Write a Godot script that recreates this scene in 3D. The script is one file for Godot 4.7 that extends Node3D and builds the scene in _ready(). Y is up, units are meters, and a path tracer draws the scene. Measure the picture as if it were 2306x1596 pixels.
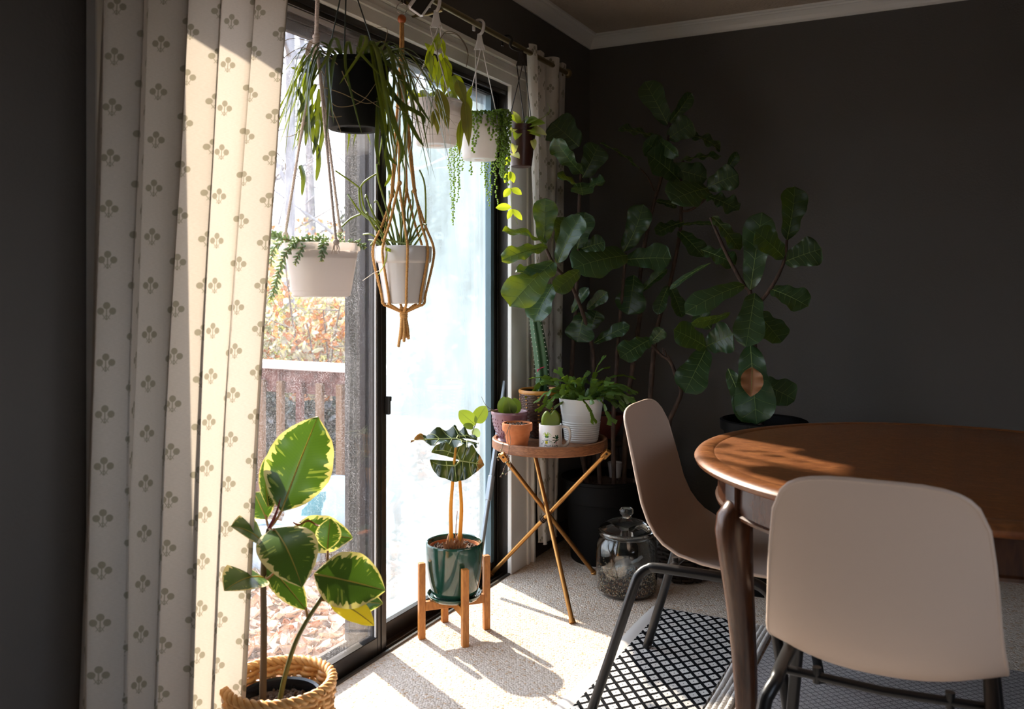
extends Node3D
# A room corner with a sliding glass door, hanging plants, figs, a tray table, chairs and a round dining table.
# Room axes: the door wall is the plane x = 0 (room at +x), the back wall is z = 0 (room at +z), the carpet is y = 0.

const FOCAL := 1980.0            # focal length in pixels of the 2306 x 1596 frame
const MID_X := 1153.0
const HORIZON := 645.0
const EYE := Vector3(1.68, 1.2, 4.18)
const YAW := 26.95
const CEIL := 2.47
const DOOR_A := 0.90             # door opening along z
const DOOR_B := 2.72
const DOOR_TOP := 2.035
const WIN_Y0 := 0.90           # window in the opposite wall, behind the picture
const WIN_Y1 := 2.05
const WIN_Z0 := 3.2
const WIN_Z1 := 5.4
const ROD_X := 0.14
const ROD_Y := 2.14

var right_dir: Vector3
var fwd_dir: Vector3
var mats := {}
var used_names := {}

# ---------------------------------------------------------------- pixels to places
func W(px: float, py: float, d: float) -> Vector3:
	return EYE + right_dir * ((px - MID_X) / FOCAL * d) + Vector3.UP * (-(py - HORIZON) / FOCAL * d) + fwd_dir * d

func at_height(px: float, py: float, h: float) -> Vector3:
	return W(px, py, (EYE.y - h) * FOCAL / (py - HORIZON))

func on_x(px: float, py: float, x: float) -> Vector3:
	var k: float = (W(px, py, 1.0) - EYE).x
	return W(px, py, (x - EYE.x) / k)

func depth_x(px: float, x: float) -> float:
	return (x - EYE.x) / (W(px, 0.0, 1.0) - EYE).x

# ---------------------------------------------------------------- mesh buffer
class MB:
	var v := PackedVector3Array()
	var n := PackedVector3Array()
	var t := PackedVector2Array()
	var c := PackedColorArray()
	var i := PackedInt32Array()

	func vert(p: Vector3, nn: Vector3, uv := Vector2.ZERO) -> int:
		v.append(p)
		n.append(nn)
		t.append(uv)
		return v.size() - 1

	func tri(a: int, b: int, d: int) -> void:
		i.append(a)
		i.append(b)
		i.append(d)

	func flat(a: Vector3, b: Vector3, d: Vector3, e: Vector3, out: Vector3) -> void:
		# a four-sided face, turned so that it looks towards out
		var nn := (b - a).cross(d - a).normalized()
		if nn.dot(out) < 0.0:
			var s := b
			b = e
			e = s
			nn = -nn
		var uw := (b - a).length()
		var uh := (e - a).length()
		var k := vert(a, nn, Vector2(0, 0))
		vert(b, nn, Vector2(uw, 0))
		vert(d, nn, Vector2(uw, uh))
		vert(e, nn, Vector2(0, uh))
		tri(k, k + 2, k + 1)
		tri(k, k + 3, k + 2)

	func flat3(a: Vector3, b: Vector3, d: Vector3, out: Vector3) -> void:
		var nn := (b - a).cross(d - a).normalized()
		if nn.dot(out) < 0.0:
			var s := b
			b = d
			d = s
			nn = -nn
		var k := vert(a, nn)
		vert(b, nn)
		vert(d, nn)
		tri(k, k + 2, k + 1)

	# a box with chamfered edges, in the frame tr
	func box(tr: Transform3D, size: Vector3, bev := 0.002) -> void:
		var h := size * 0.5
		bev = minf(bev, minf(h.x, minf(h.y, h.z)) * 0.45)
		var q := h - Vector3.ONE * bev
		for ax in 3:
			var b := (ax + 1) % 3
			var d := (ax + 2) % 3
			for s in [-1.0, 1.0]:
				var o := Vector3.ZERO
				o[ax] = s
				var p: Array[Vector3] = []
				for k in [[-1, -1], [1, -1], [1, 1], [-1, 1]]:
					var w := Vector3.ZERO
					w[ax] = s * h[ax]
					w[b] = k[0] * q[b]
					w[d] = k[1] * q[d]
					p.append(tr * w)
				flat(p[0], p[1], p[2], p[3], tr.basis * o)
			for s in [-1.0, 1.0]:
				for r in [-1.0, 1.0]:
					var w := Vector3.ZERO
					w[b] = s * h[b]
					w[d] = r * q[d]
					w[ax] = q[ax]
					var w2 := w
					w2[ax] = -q[ax]
					var x := Vector3.ZERO
					x[b] = s * q[b]
					x[d] = r * h[d]
					x[ax] = q[ax]
					var x2 := x
					x2[ax] = -q[ax]
					var o := Vector3.ZERO
					o[b] = s
					o[d] = r
					flat(tr * w, tr * w2, tr * x2, tr * x, tr.basis * o)
		for sx in [-1.0, 1.0]:
			for sy in [-1.0, 1.0]:
				for sz in [-1.0, 1.0]:
					flat3(tr * Vector3(sx * h.x, sy * q.y, sz * q.z), tr * Vector3(sx * q.x, sy * h.y, sz * q.z), tr * Vector3(sx * q.x, sy * q.y, sz * h.z), tr.basis * Vector3(sx, sy, sz))

	func span(lo: Vector3, hi: Vector3, bev := 0.002) -> void:
		box(Transform3D(Basis(), (lo + hi) * 0.5), hi - lo, bev)

	# a beam of width w (along side) and height h between two points
	func beam(a: Vector3, b: Vector3, side: Vector3, w: float, h: float, bev := 0.002) -> void:
		var z := (b - a).normalized()
		var x := (side - z * side.dot(z)).normalized()
		var y := z.cross(x)
		box(Transform3D(Basis(x, y, z), (a + b) * 0.5), Vector3(w, h, (b - a).length()), bev)

	# smooth grid of points; rows run along v. front: clockwise as seen from the side that du x dv points from
	func sheet(p: PackedVector3Array, rows: int, cols: int, wrap := false, flip := false, us := 1.0, vs := 1.0) -> void:
		var k := v.size()
		for r in rows:
			for q in cols:
				var l := q - 1
				var g := q + 1
				if wrap:
					l = cols - 2 if q == 0 else q - 1
					g = 1 if q == cols - 1 else q + 1
				else:
					l = maxi(l, 0)
					g = mini(g, cols - 1)
				var du := p[r * cols + g] - p[r * cols + l]
				var dv := p[mini(r + 1, rows - 1) * cols + q] - p[maxi(r - 1, 0) * cols + q]
				var nn := du.cross(dv)
				if nn.length_squared() < 1e-18:
					var r2 := 1 if r == 0 else rows - 2
					du = p[r2 * cols + g] - p[r2 * cols + l]
					nn = du.cross(dv)
				nn = nn.normalized()
				if flip:
					nn = -nn
				vert(p[r * cols + q], nn, Vector2(us * q / (cols - 1.0), vs * r / (rows - 1.0)))
		for r in rows - 1:
			for q in cols - 1:
				var a := k + r * cols + q
				if flip:
					tri(a, a + 1, a + cols + 1)
					tri(a, a + cols + 1, a + cols)
				else:
					tri(a, a + cols + 1, a + 1)
					tri(a, a + cols, a + cols + 1)

	# round tube along a path
	func tube(path: PackedVector3Array, rad: PackedFloat32Array, sides := 8, caps := true, flatten := 1.0, flat_dir := Vector3.ZERO) -> void:
		var m := path.size()
		if m < 2:
			return
		var tan0 := (path[1] - path[0]).normalized()
		var ref := Vector3.UP if absf(tan0.y) < 0.9 else Vector3.RIGHT
		if flat_dir != Vector3.ZERO:
			ref = flat_dir
		var x := (ref - tan0 * ref.dot(tan0)).normalized()
		var pts := PackedVector3Array()
		var length := 0.0
		var first := Vector3.ZERO
		for k in m:
			var tg := (path[mini(k + 1, m - 1)] - path[maxi(k - 1, 0)]).normalized()
			x = (x - tg * x.dot(tg)).normalized()
			var y := tg.cross(x)
			var r: float = rad[mini(k, rad.size() - 1)]
			if k > 0:
				length += (path[k] - path[k - 1]).length()
			for s in sides + 1:
				var a := TAU * s / sides
				pts.append(path[k] + x * (cos(a) * r * flatten) + y * (sin(a) * r))
		sheet(pts, m, sides + 1, true, false, 1.0, length)
		if caps:
			for e in [0, m - 1]:
				var tg: Vector3 = (path[0] - path[1]).normalized() if e == 0 else (path[m - 1] - path[m - 2]).normalized()
				var r: float = rad[mini(e, rad.size() - 1)]
				var mid := vert(path[e] + tg * r * 0.35, tg)
				var k0 := v.size()
				for s in sides + 1:
					vert(pts[e * (sides + 1) + s], (tg + (pts[e * (sides + 1) + s] - path[e]).normalized() * 0.6).normalized())
				for s in sides:
					if e == 0:
						tri(mid, k0 + s, k0 + s + 1)
					else:
						tri(mid, k0 + s + 1, k0 + s)

	# turned shape about the y axis of tr: profile of (radius, height), listed so that the outside is on the right when going up
	func lathe(tr: Transform3D, prof: PackedVector2Array, segs := 32, arc := TAU, a0 := 0.0) -> void:
		var m := prof.size()
		var total := 0.0
		for k in m - 1:
			total += (prof[k + 1] - prof[k]).length()
		var run := 0.0
		for k in m - 1:
			var d := (prof[k + 1] - prof[k])
			var seg := d.length()
			if seg < 1e-7:
				continue
			var own := Vector2(d.y, -d.x).normalized()
			var na := own
			var nb := own
			if k > 0:
				var e := prof[k] - prof[k - 1]
				var on := Vector2(e.y, -e.x).normalized()
				if on.dot(own) > 0.72:
					na = (on + own).normalized()
			if k < m - 2:
				var e := prof[k + 2] - prof[k + 1]
				var on := Vector2(e.y, -e.x).normalized()
				if on.dot(own) > 0.72:
					nb = (on + own).normalized()
			var k0 := v.size()
			for s in segs + 1:
				var a := a0 + arc * s / segs
				var cs := cos(a)
				var sn := sin(a)
				vert(tr * Vector3(prof[k].x * cs, prof[k].y, prof[k].x * sn), (tr.basis * Vector3(na.x * cs, na.y, na.x * sn)).normalized(), Vector2(float(s) / segs, run / total))
				vert(tr * Vector3(prof[k + 1].x * cs, prof[k + 1].y, prof[k + 1].x * sn), (tr.basis * Vector3(nb.x * cs, nb.y, nb.x * sn)).normalized(), Vector2(float(s) / segs, (run + seg) / total))
			for s in segs:
				var a := k0 + s * 2
				if prof[k].x > 1e-6:
					tri(a, a + 2, a + 1)
				if prof[k + 1].x > 1e-6:
					tri(a + 1, a + 2, a + 3)
			run += seg

	func ball(o: Vector3, rx: Vector3, ry: Vector3, rz: Vector3, segs := 8, rings := 6) -> void:
		var k0 := v.size()
		for r in rings + 1:
			var b := PI * r / rings
			for s in segs + 1:
				var a := TAU * s / segs
				var u := Vector3(sin(b) * cos(a), cos(b), sin(b) * sin(a))
				var nn := rx * (u.x / rx.length_squared()) + ry * (u.y / ry.length_squared()) + rz * (u.z / rz.length_squared())
				vert(o + rx * u.x + ry * u.y + rz * u.z, nn.normalized(), Vector2(float(s) / segs, float(r) / rings))
		for r in rings:
			for s in segs:
				var a := k0 + r * (segs + 1) + s
				if r > 0:
					tri(a, a + segs + 1, a + 1)
				if r < rings - 1:
					tri(a + 1, a + segs + 1, a + segs + 2)

	func mesh() -> ArrayMesh:
		var m := ArrayMesh.new()
		if i.is_empty():
			return m
		var arr := []
		arr.resize(Mesh.ARRAY_MAX)
		arr[Mesh.ARRAY_VERTEX] = v
		arr[Mesh.ARRAY_NORMAL] = n
		arr[Mesh.ARRAY_TEX_UV] = t
		arr[Mesh.ARRAY_INDEX] = i
		if c.size() == v.size():
			arr[Mesh.ARRAY_COLOR] = c
		m.add_surface_from_arrays(Mesh.PRIMITIVE_TRIANGLES, arr)
		return m

# ---------------------------------------------------------------- nodes
func numbered(called: String) -> String:
	if not used_names.has(called):
		used_names[called] = 0
		return called
	used_names[called] += 1
	return "%s_%03d" % [called, used_names[called]]

func thing(called: String, label: String, category: String, at := Vector3.ZERO, group := "", kind := "") -> Node3D:
	var o := Node3D.new()
	o.name = numbered(called)
	add_child(o)
	o.position = at
	if label:
		o.set_meta("label", label)
	if category:
		o.set_meta("category", category)
	if group:
		o.set_meta("group", group)
	if kind:
		o.set_meta("kind", kind)
	return o

# commits a buffer whose points are world places as a part of parent
func part(called: String, mb: MB, m: Material, parent: Node3D, label := "") -> MeshInstance3D:
	var o := MeshInstance3D.new()
	o.name = called
	var back := Vector3.ZERO
	var up: Node = parent
	while up != self and up is Node3D:
		back += (up as Node3D).position
		up = up.get_parent()
	if back != Vector3.ZERO:
		for k in mb.v.size():
			mb.v[k] -= back
	o.mesh = mb.mesh()
	o.material_override = m
	if parent == self:
		o.name = numbered(called)
		add_child(o)
	else:
		parent.add_child(o, true)
	if label:
		o.set_meta("label", label)
	return o

func struct(called: String, mb: MB, m: Material) -> MeshInstance3D:
	var o := part(called, mb, m, self)
	o.set_meta("kind", "structure")
	return o

func tag(o: Node3D, label: String, category: String, group := "", kind := "") -> Node3D:
	o.set_meta("label", label)
	o.set_meta("category", category)
	if group:
		o.set_meta("group", group)
	if kind:
		o.set_meta("kind", kind)
	return o

func at(p: Vector3) -> Transform3D:
	return Transform3D(Basis(), p)

func pv3(a: Array) -> PackedVector3Array:
	return PackedVector3Array(a)

func pv2(a: Array) -> PackedVector2Array:
	var r := PackedVector2Array()
	for q in a:
		r.append(Vector2(q[0], q[1]))
	return r

func smooth_path(a: Array, per := 6) -> PackedVector3Array:
	# Catmull-Rom through the points
	var r := PackedVector3Array()
	for k in a.size() - 1:
		var p0: Vector3 = a[maxi(k - 1, 0)]
		var p1: Vector3 = a[k]
		var p2: Vector3 = a[k + 1]
		var p3: Vector3 = a[mini(k + 2, a.size() - 1)]
		for s in per:
			var u := float(s) / per
			r.append(p1.cubic_interpolate(p2, p0, p3, u))
	r.append(a[a.size() - 1])
	return r

func taper(m: int, a: float, b: float) -> PackedFloat32Array:
	var r := PackedFloat32Array()
	for k in m:
		r.append(lerpf(a, b, k / maxf(m - 1.0, 1.0)))
	return r

func look_up(table: Array, t: float) -> float:
	for k in table.size() - 1:
		if t <= table[k + 1][0]:
			return lerpf(table[k][1], table[k + 1][1], (t - table[k][0]) / (table[k + 1][0] - table[k][0]))
	return table[table.size() - 1][1]

# ---------------------------------------------------------------- materials
func lin(r: float, g: float, b: float, a := 1.0) -> Color:
	var c := Color(r, g, b).linear_to_srgb()
	c.a = a
	return c

func mat(called: String, c: Color, rough := 0.6, metal := 0.0, spec := 0.5) -> StandardMaterial3D:
	if mats.has(called):
		return mats[called]
	var m := StandardMaterial3D.new()
	m.resource_name = called
	m.albedo_color = c
	m.roughness = rough
	m.metallic = metal
	m.metallic_specular = spec
	mats[called] = m
	return m

func leafy(called: String, c: Color, glow: Color, rough := 0.4) -> StandardMaterial3D:
	var m := mat(called, c, rough)
	m.backlight_enabled = true
	m.backlight = glow
	m.cull_mode = BaseMaterial3D.CULL_DISABLED
	return m

func tex(w: int, h: int, f: Callable) -> ImageTexture:
	# f(u, v) gives a Color
	var data := PackedByteArray()
	data.resize(w * h * 4)
	var k := 0
	for y in h:
		for x in w:
			var c: Color = f.call((x + 0.5) / w, (y + 0.5) / h)
			data[k] = int(clampf(c.r, 0, 1) * 255.0)
			data[k + 1] = int(clampf(c.g, 0, 1) * 255.0)
			data[k + 2] = int(clampf(c.b, 0, 1) * 255.0)
			data[k + 3] = int(clampf(c.a, 0, 1) * 255.0)
			k += 4
	return ImageTexture.create_from_image(Image.create_from_data(w, h, false, Image.FORMAT_RGBA8, data))

func noise(seed_: int, freq: float, octaves := 3) -> FastNoiseLite:
	var n := FastNoiseLite.new()
	n.seed = seed_
	n.noise_type = FastNoiseLite.TYPE_SIMPLEX_SMOOTH
	n.frequency = freq
	n.fractal_octaves = octaves
	return n

func noise_tex(seed_: int, freq: float, size := 512, ramp: Gradient = null, bump := false, strength := 4.0) -> NoiseTexture2D:
	var t := NoiseTexture2D.new()
	t.width = size
	t.height = size
	t.seamless = true
	t.noise = noise(seed_, freq, 4)
	if ramp:
		t.color_ramp = ramp
	if bump:
		t.as_normal_map = true
		t.bump_strength = strength
	return t

func ramp(cols: Array, offs: Array) -> Gradient:
	var g := Gradient.new()
	g.offsets = PackedFloat32Array(offs)
	g.colors = PackedColorArray(cols)
	return g

func triplanar(m: StandardMaterial3D, s: Vector3) -> void:
	m.uv1_triplanar = true
	m.uv1_world_triplanar = true
	m.uv1_scale = s

func wood(called: String, dark: Color, light: Color, scale: Vector3, rough := 0.45) -> StandardMaterial3D:
	var m := mat(called, Color.WHITE, rough)
	m.albedo_texture = noise_tex(called.hash() % 1000, 0.012, 512, ramp([dark, light, dark.lerp(light, 0.45), light, dark], [0.0, 0.3, 0.5, 0.7, 1.0]))
	triplanar(m, scale)
	return m

func _ready() -> void:
	right_dir = Vector3(cos(deg_to_rad(YAW)), 0, -sin(deg_to_rad(YAW)))
	fwd_dir = Vector3(-sin(deg_to_rad(YAW)), 0, -cos(deg_to_rad(YAW)))
	# camera: level, with the lens shifted so that uprights stay upright
	var cam := Camera3D.new()
	cam.name = "camera"
	add_child(cam)
	var ca := CameraAttributesPhysical.new()
	ca.frustum_focal_length = 35.0
	ca.frustum_focus_distance = 3.05
	ca.exposure_aperture = 4.5
	ca.frustum_near = 0.05
	ca.frustum_far = 200.0
	cam.attributes = ca
	cam.projection = Camera3D.PROJECTION_FRUSTUM
	cam.near = 0.05
	cam.far = 200.0
	cam.size = 0.05 * 1596.0 / FOCAL
	cam.frustum_offset = Vector2(0, -0.05 * (798.0 - HORIZON) / FOCAL)
	cam.position = EYE
	cam.rotation_degrees = Vector3(0, YAW, 0)
	cam.current = true
	# sky and exposure
	var sky_mat := ProceduralSkyMaterial.new()
	sky_mat.sky_top_color = Color(0.78, 0.84, 0.93)
	sky_mat.sky_horizon_color = Color(0.98, 0.98, 0.99)
	sky_mat.ground_bottom_color = Color(0.36, 0.30, 0.26)
	sky_mat.ground_horizon_color = Color(0.62, 0.58, 0.54)
	sky_mat.sky_energy_multiplier = 1.55
	var sky := Sky.new()
	sky.sky_material = sky_mat
	var env := Environment.new()
	env.background_mode = Environment.BG_SKY
	env.sky = sky
	env.tonemap_mode = Environment.TONE_MAPPER_LINEAR
	env.tonemap_exposure = 2.2
	env.sdfgi_enabled = true
	env.ssao_enabled = true
	env.ssil_enabled = true
	var we := WorldEnvironment.new()
	we.name = "world_environment"
	we.environment = env
	add_child(we)
	# low winter sun from beyond the far side of the door
	var sun := DirectionalLight3D.new()
	sun.name = "sun"
	sun.light_color = Color(1.0, 0.95, 0.875)
	sun.light_energy = 3.0
	sun.light_angular_distance = 1.1
	sun.shadow_enabled = true
	sun.sky_mode = DirectionalLight3D.SKY_MODE_LIGHT_ONLY
	add_child(sun)
	sun.look_at_from_position(Vector3(-7.2, 5.7, -3.9), Vector3.ZERO)
	build_shell()
	build_door()
	build_outside()
	build_furniture()
	build_tray_table()
	build_stand_and_alocasia()
	build_rubber_plant()
	build_figs()
	build_curtains()
	build_hanging()

# ---------------------------------------------------------------- the room
func build_shell() -> void:
	var wall_m := mat("wall_paint", lin(0.098, 0.091, 0.086), 0.75)
	wall_m.normal_enabled = true
	wall_m.normal_texture = noise_tex(11, 0.06, 512, null, true, 3.0)
	wall_m.normal_scale = 0.25
	triplanar(wall_m, Vector3.ONE * 2.5)
	var white_m := mat("white_trim_paint", lin(0.84, 0.83, 0.80), 0.35)
	white_m.normal_enabled = true
	white_m.normal_texture = noise_tex(12, 0.03, 256, null, true, 2.0)
	white_m.normal_scale = 0.15
	triplanar(white_m, Vector3.ONE * 4.0)
	var brown_m := mat("dark_baseboard", lin(0.035, 0.022, 0.015), 0.45)
	# carpet
	var carpet := mat("carpet_loops", Color(1.0, 0.972, 0.94), 0.95, 0.0, 0.2)
	var rng := RandomNumberGenerator.new()
	rng.seed = 5
	var cells := 64
	var tone := PackedFloat32Array()
	var jx := PackedFloat32Array()
	var jy := PackedFloat32Array()
	for k in cells * cells:
		tone.append(rng.randf())
		jx.append(rng.randf_range(-0.28, 0.28))
		jy.append(rng.randf_range(-0.28, 0.28))
	var S := 768
	var hgt := PackedFloat32Array()
	hgt.resize(S * S)
	var cd := PackedByteArray()
	cd.resize(S * S * 4)
	var hd := PackedByteArray()
	hd.resize(S * S)
	for y in S:
		for x in S:
			var gx := x * cells / float(S)
			var gy := y * cells / float(S)
			var row := int(gy)
			var best := 9.0
			var who := 0
			for dy in [-1, 0, 1]:
				for dx in [-1, 0, 1]:
					var cx: int = int(gx) + dx
					var cy: int = row + dy
					var id: int = posmod(cy, cells) * cells + posmod(cx, cells)
					var ox: float = cx + 0.5 + jx[id] + (0.25 if cy % 2 == 0 else -0.25)
					var oy: float = cy + 0.5 + jy[id]
					var dd: float = (gx - ox) * (gx - ox) * 0.8 + (gy - oy) * (gy - oy) * 1.25
					if dd < best:
						best = dd
						who = id
			var hh := clampf(1.0 - sqrt(best) * 1.25, 0.0, 1.0)
			# yarn colour of the loop: cream, with a few tan and oatmeal flecks
			var tn: float = tone[who]
			var c := Color(0.86, 0.825, 0.79)
			if tn > 0.93:
				c = Color(0.80, 0.70, 0.60)
			elif tn > 0.86:
				c = Color(0.83, 0.78, 0.72)
			elif tn > 0.6:
				c = Color(0.90, 0.87, 0.84)
			elif tn < 0.12:
				c = Color(0.82, 0.775, 0.735)
			var k := (y * S + x) * 4
			cd[k] = int(c.r * 255.0)
			cd[k + 1] = int(c.g * 255.0)
			cd[k + 2] = int(c.b * 255.0)
			cd[k + 3] = 255
			hd[y * S + x] = int(sqrt(hh) * 255.0)
	carpet.albedo_texture = ImageTexture.create_from_image(Image.create_from_data(S, S, false, Image.FORMAT_RGBA8, cd))
	carpet.heightmap_enabled = true
	carpet.heightmap_texture = ImageTexture.create_from_image(Image.create_from_data(S, S, false, Image.FORMAT_L8, hd))
	carpet.heightmap_scale = 0.40
	triplanar(carpet, Vector3.ONE * (1.0 / 0.52))
	var f := MB.new()
	f.span(Vector3(0, -0.12, 0), Vector3(3.4, 0, 7.0), 0.0005)
	struct("floor", f, carpet)
	# ceiling with a trowelled finish
	var ceil_m := mat("textured_ceiling", lin(0.52, 0.43, 0.34), 0.9)
	ceil_m.normal_enabled = true
	ceil_m.normal_texture = noise_tex(21, 0.05, 512, null, true, 8.0)
	ceil_m.normal_scale = 0.8
	triplanar(ceil_m, Vector3(1.6, 1.6, 3.2))
	f = MB.new()
	f.span(Vector3(-0.14, CEIL, -0.14), Vector3(3.54, CEIL + 0.12, 7.14), 0.0005)
	struct("ceiling", f, ceil_m)
	f = MB.new()
	f.span(Vector3(-0.14, -0.12, -0.14), Vector3(3.54, CEIL, 0), 0.0005)
	struct("wall_back", f, wall_m)
	f = MB.new()
	f.span(Vector3(-0.14, -0.12, 0.0), Vector3(0, CEIL, DOOR_A - 0.02), 0.0005)
	f.span(Vector3(-0.14, -0.12, DOOR_B + 0.02), Vector3(0, CEIL, 7.0), 0.0005)
	f.span(Vector3(-0.14, DOOR_TOP, DOOR_A - 0.02), Vector3(0, CEIL, DOOR_B + 0.02), 0.0005)
	f.span(Vector3(-0.14, -0.16, DOOR_A - 0.02), Vector3(0, -0.035, DOOR_B + 0.02), 0.0005)
	struct("wall_left", f, wall_m)
	f = MB.new()
	for q in [[-0.12, WIN_Y0, 0.0, 7.0], [WIN_Y1, CEIL, 0.0, 7.0], [WIN_Y0, WIN_Y1, 0.0, WIN_Z0], [WIN_Y0, WIN_Y1, WIN_Z1, 7.0]]:
		f.span(Vector3(3.4, q[0], q[2]), Vector3(3.54, q[1], q[3]), 0.0005)
	struct("wall_right", f, wall_m)
	f = MB.new()
	f.span(Vector3(-0.14, -0.12, 7.0), Vector3(3.54, CEIL, 7.14), 0.0005)
	struct("wall_front", f, wall_m)
	# crown mouldings: a stepped cove, swept along the two walls
	var prof := [[0.0, -0.062], [0.007, -0.062], [0.009, -0.052], [0.012, -0.047], [0.018, -0.038], [0.027, -0.028], [0.037, -0.020], [0.043, -0.018], [0.045, -0.011], [0.056, -0.009], [0.058, 0.0]]
	for side in 2:
		var p := PackedVector3Array()
		var long := 7.0 if side == 0 else 3.4
		for q in prof:
			for e in 2:
				var run: float = q[0] if e == 0 else long
				p.append(Vector3(q[0], CEIL + q[1], run) if side == 0 else Vector3(run, CEIL + q[1], q[0]))
		var mb := MB.new()
		# faceted profile, one strip for each pair of points
		for k in prof.size() - 1:
			mb.flat(p[k * 2], p[k * 2 + 1], p[k * 2 + 3], p[k * 2 + 2], Vector3(1, -1, 1))
		struct("trim_1" if side == 0 else "trim_2", mb, white_m)
	# baseboards
	f = MB.new()
	f.span(Vector3(0, 0, 0.012), Vector3(0.013, 0.085, DOOR_A - 0.19), 0.003)
	struct("baseboard_left", f, brown_m)
	f = MB.new()
	f.span(Vector3(0, 0, 0), Vector3(3.4, 0.085, 0.013), 0.003)
	struct("baseboard_back", f, brown_m)
	# door casing: a flat board with a stepped back band, up both sides and over the head
	var inner := [[-0.018, 0.128, 0.019], [0.128, 0.150, 0.026], [0.150, 0.168, 0.020], [0.168, 0.186, 0.034]]
	for side in 2:
		var mb := MB.new()
		for s in inner:
			var a: float = DOOR_A - s[1] if side == 0 else DOOR_B + s[0]
			var b: float = DOOR_A - s[0] if side == 0 else DOOR_B + s[1]
			mb.span(Vector3(0, 0, a), Vector3(s[2], DOOR_TOP + 0.02, b), 0.0025)
		struct("trim_3" if side == 0 else "trim_4", mb, white_m)
	f = MB.new()
	for s in [[0.0, 0.045, 0.019], [0.045, 0.062, 0.026], [0.062, 0.085, 0.020], [0.085, 0.107, 0.034]]:
		f.span(Vector3(0, DOOR_TOP + s[0], DOOR_A - 0.186), Vector3(s[2] + 0.001, DOOR_TOP + s[1], DOOR_B + 0.186), 0.0025)
	struct("trim_5", f, white_m)
	# the window of the opposite wall, out of the picture: its light falls on what faces the room
	var win := thing("window_1", "", "", Vector3(3.4, WIN_Y0, (WIN_Z0 + WIN_Z1) / 2), "", "structure")
	var panes := 3
	for k in panes + 1:
		var z := lerpf(WIN_Z0 + 0.03, WIN_Z1 - 0.03, k / float(panes))
		f = MB.new()
		f.span(Vector3(3.42, WIN_Y0, z - 0.03), Vector3(3.50, WIN_Y1, z + 0.03), 0.003)
		part("window_frame", f, white_m, win)
	for y in [WIN_Y0 + 0.025, WIN_Y1 - 0.025]:
		f = MB.new()
		f.span(Vector3(3.42, y - 0.025, WIN_Z0), Vector3(3.50, y + 0.025, WIN_Z1), 0.003)
		part("window_frame", f, white_m, win)
	var clear := mat("clear_glass", Color(1, 1, 1, 0.02), 0.02)
	clear.transparency = BaseMaterial3D.TRANSPARENCY_ALPHA
	for k in panes:
		f = MB.new()
		f.span(Vector3(3.458, WIN_Y0 + 0.05, lerpf(WIN_Z0 + 0.06, WIN_Z1, k / float(panes))), Vector3(3.462, WIN_Y1 - 0.05, lerpf(WIN_Z0, WIN_Z1 - 0.06, (k + 1) / float(panes))), 0.0005)
		part("pane", f, clear, win)

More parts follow.
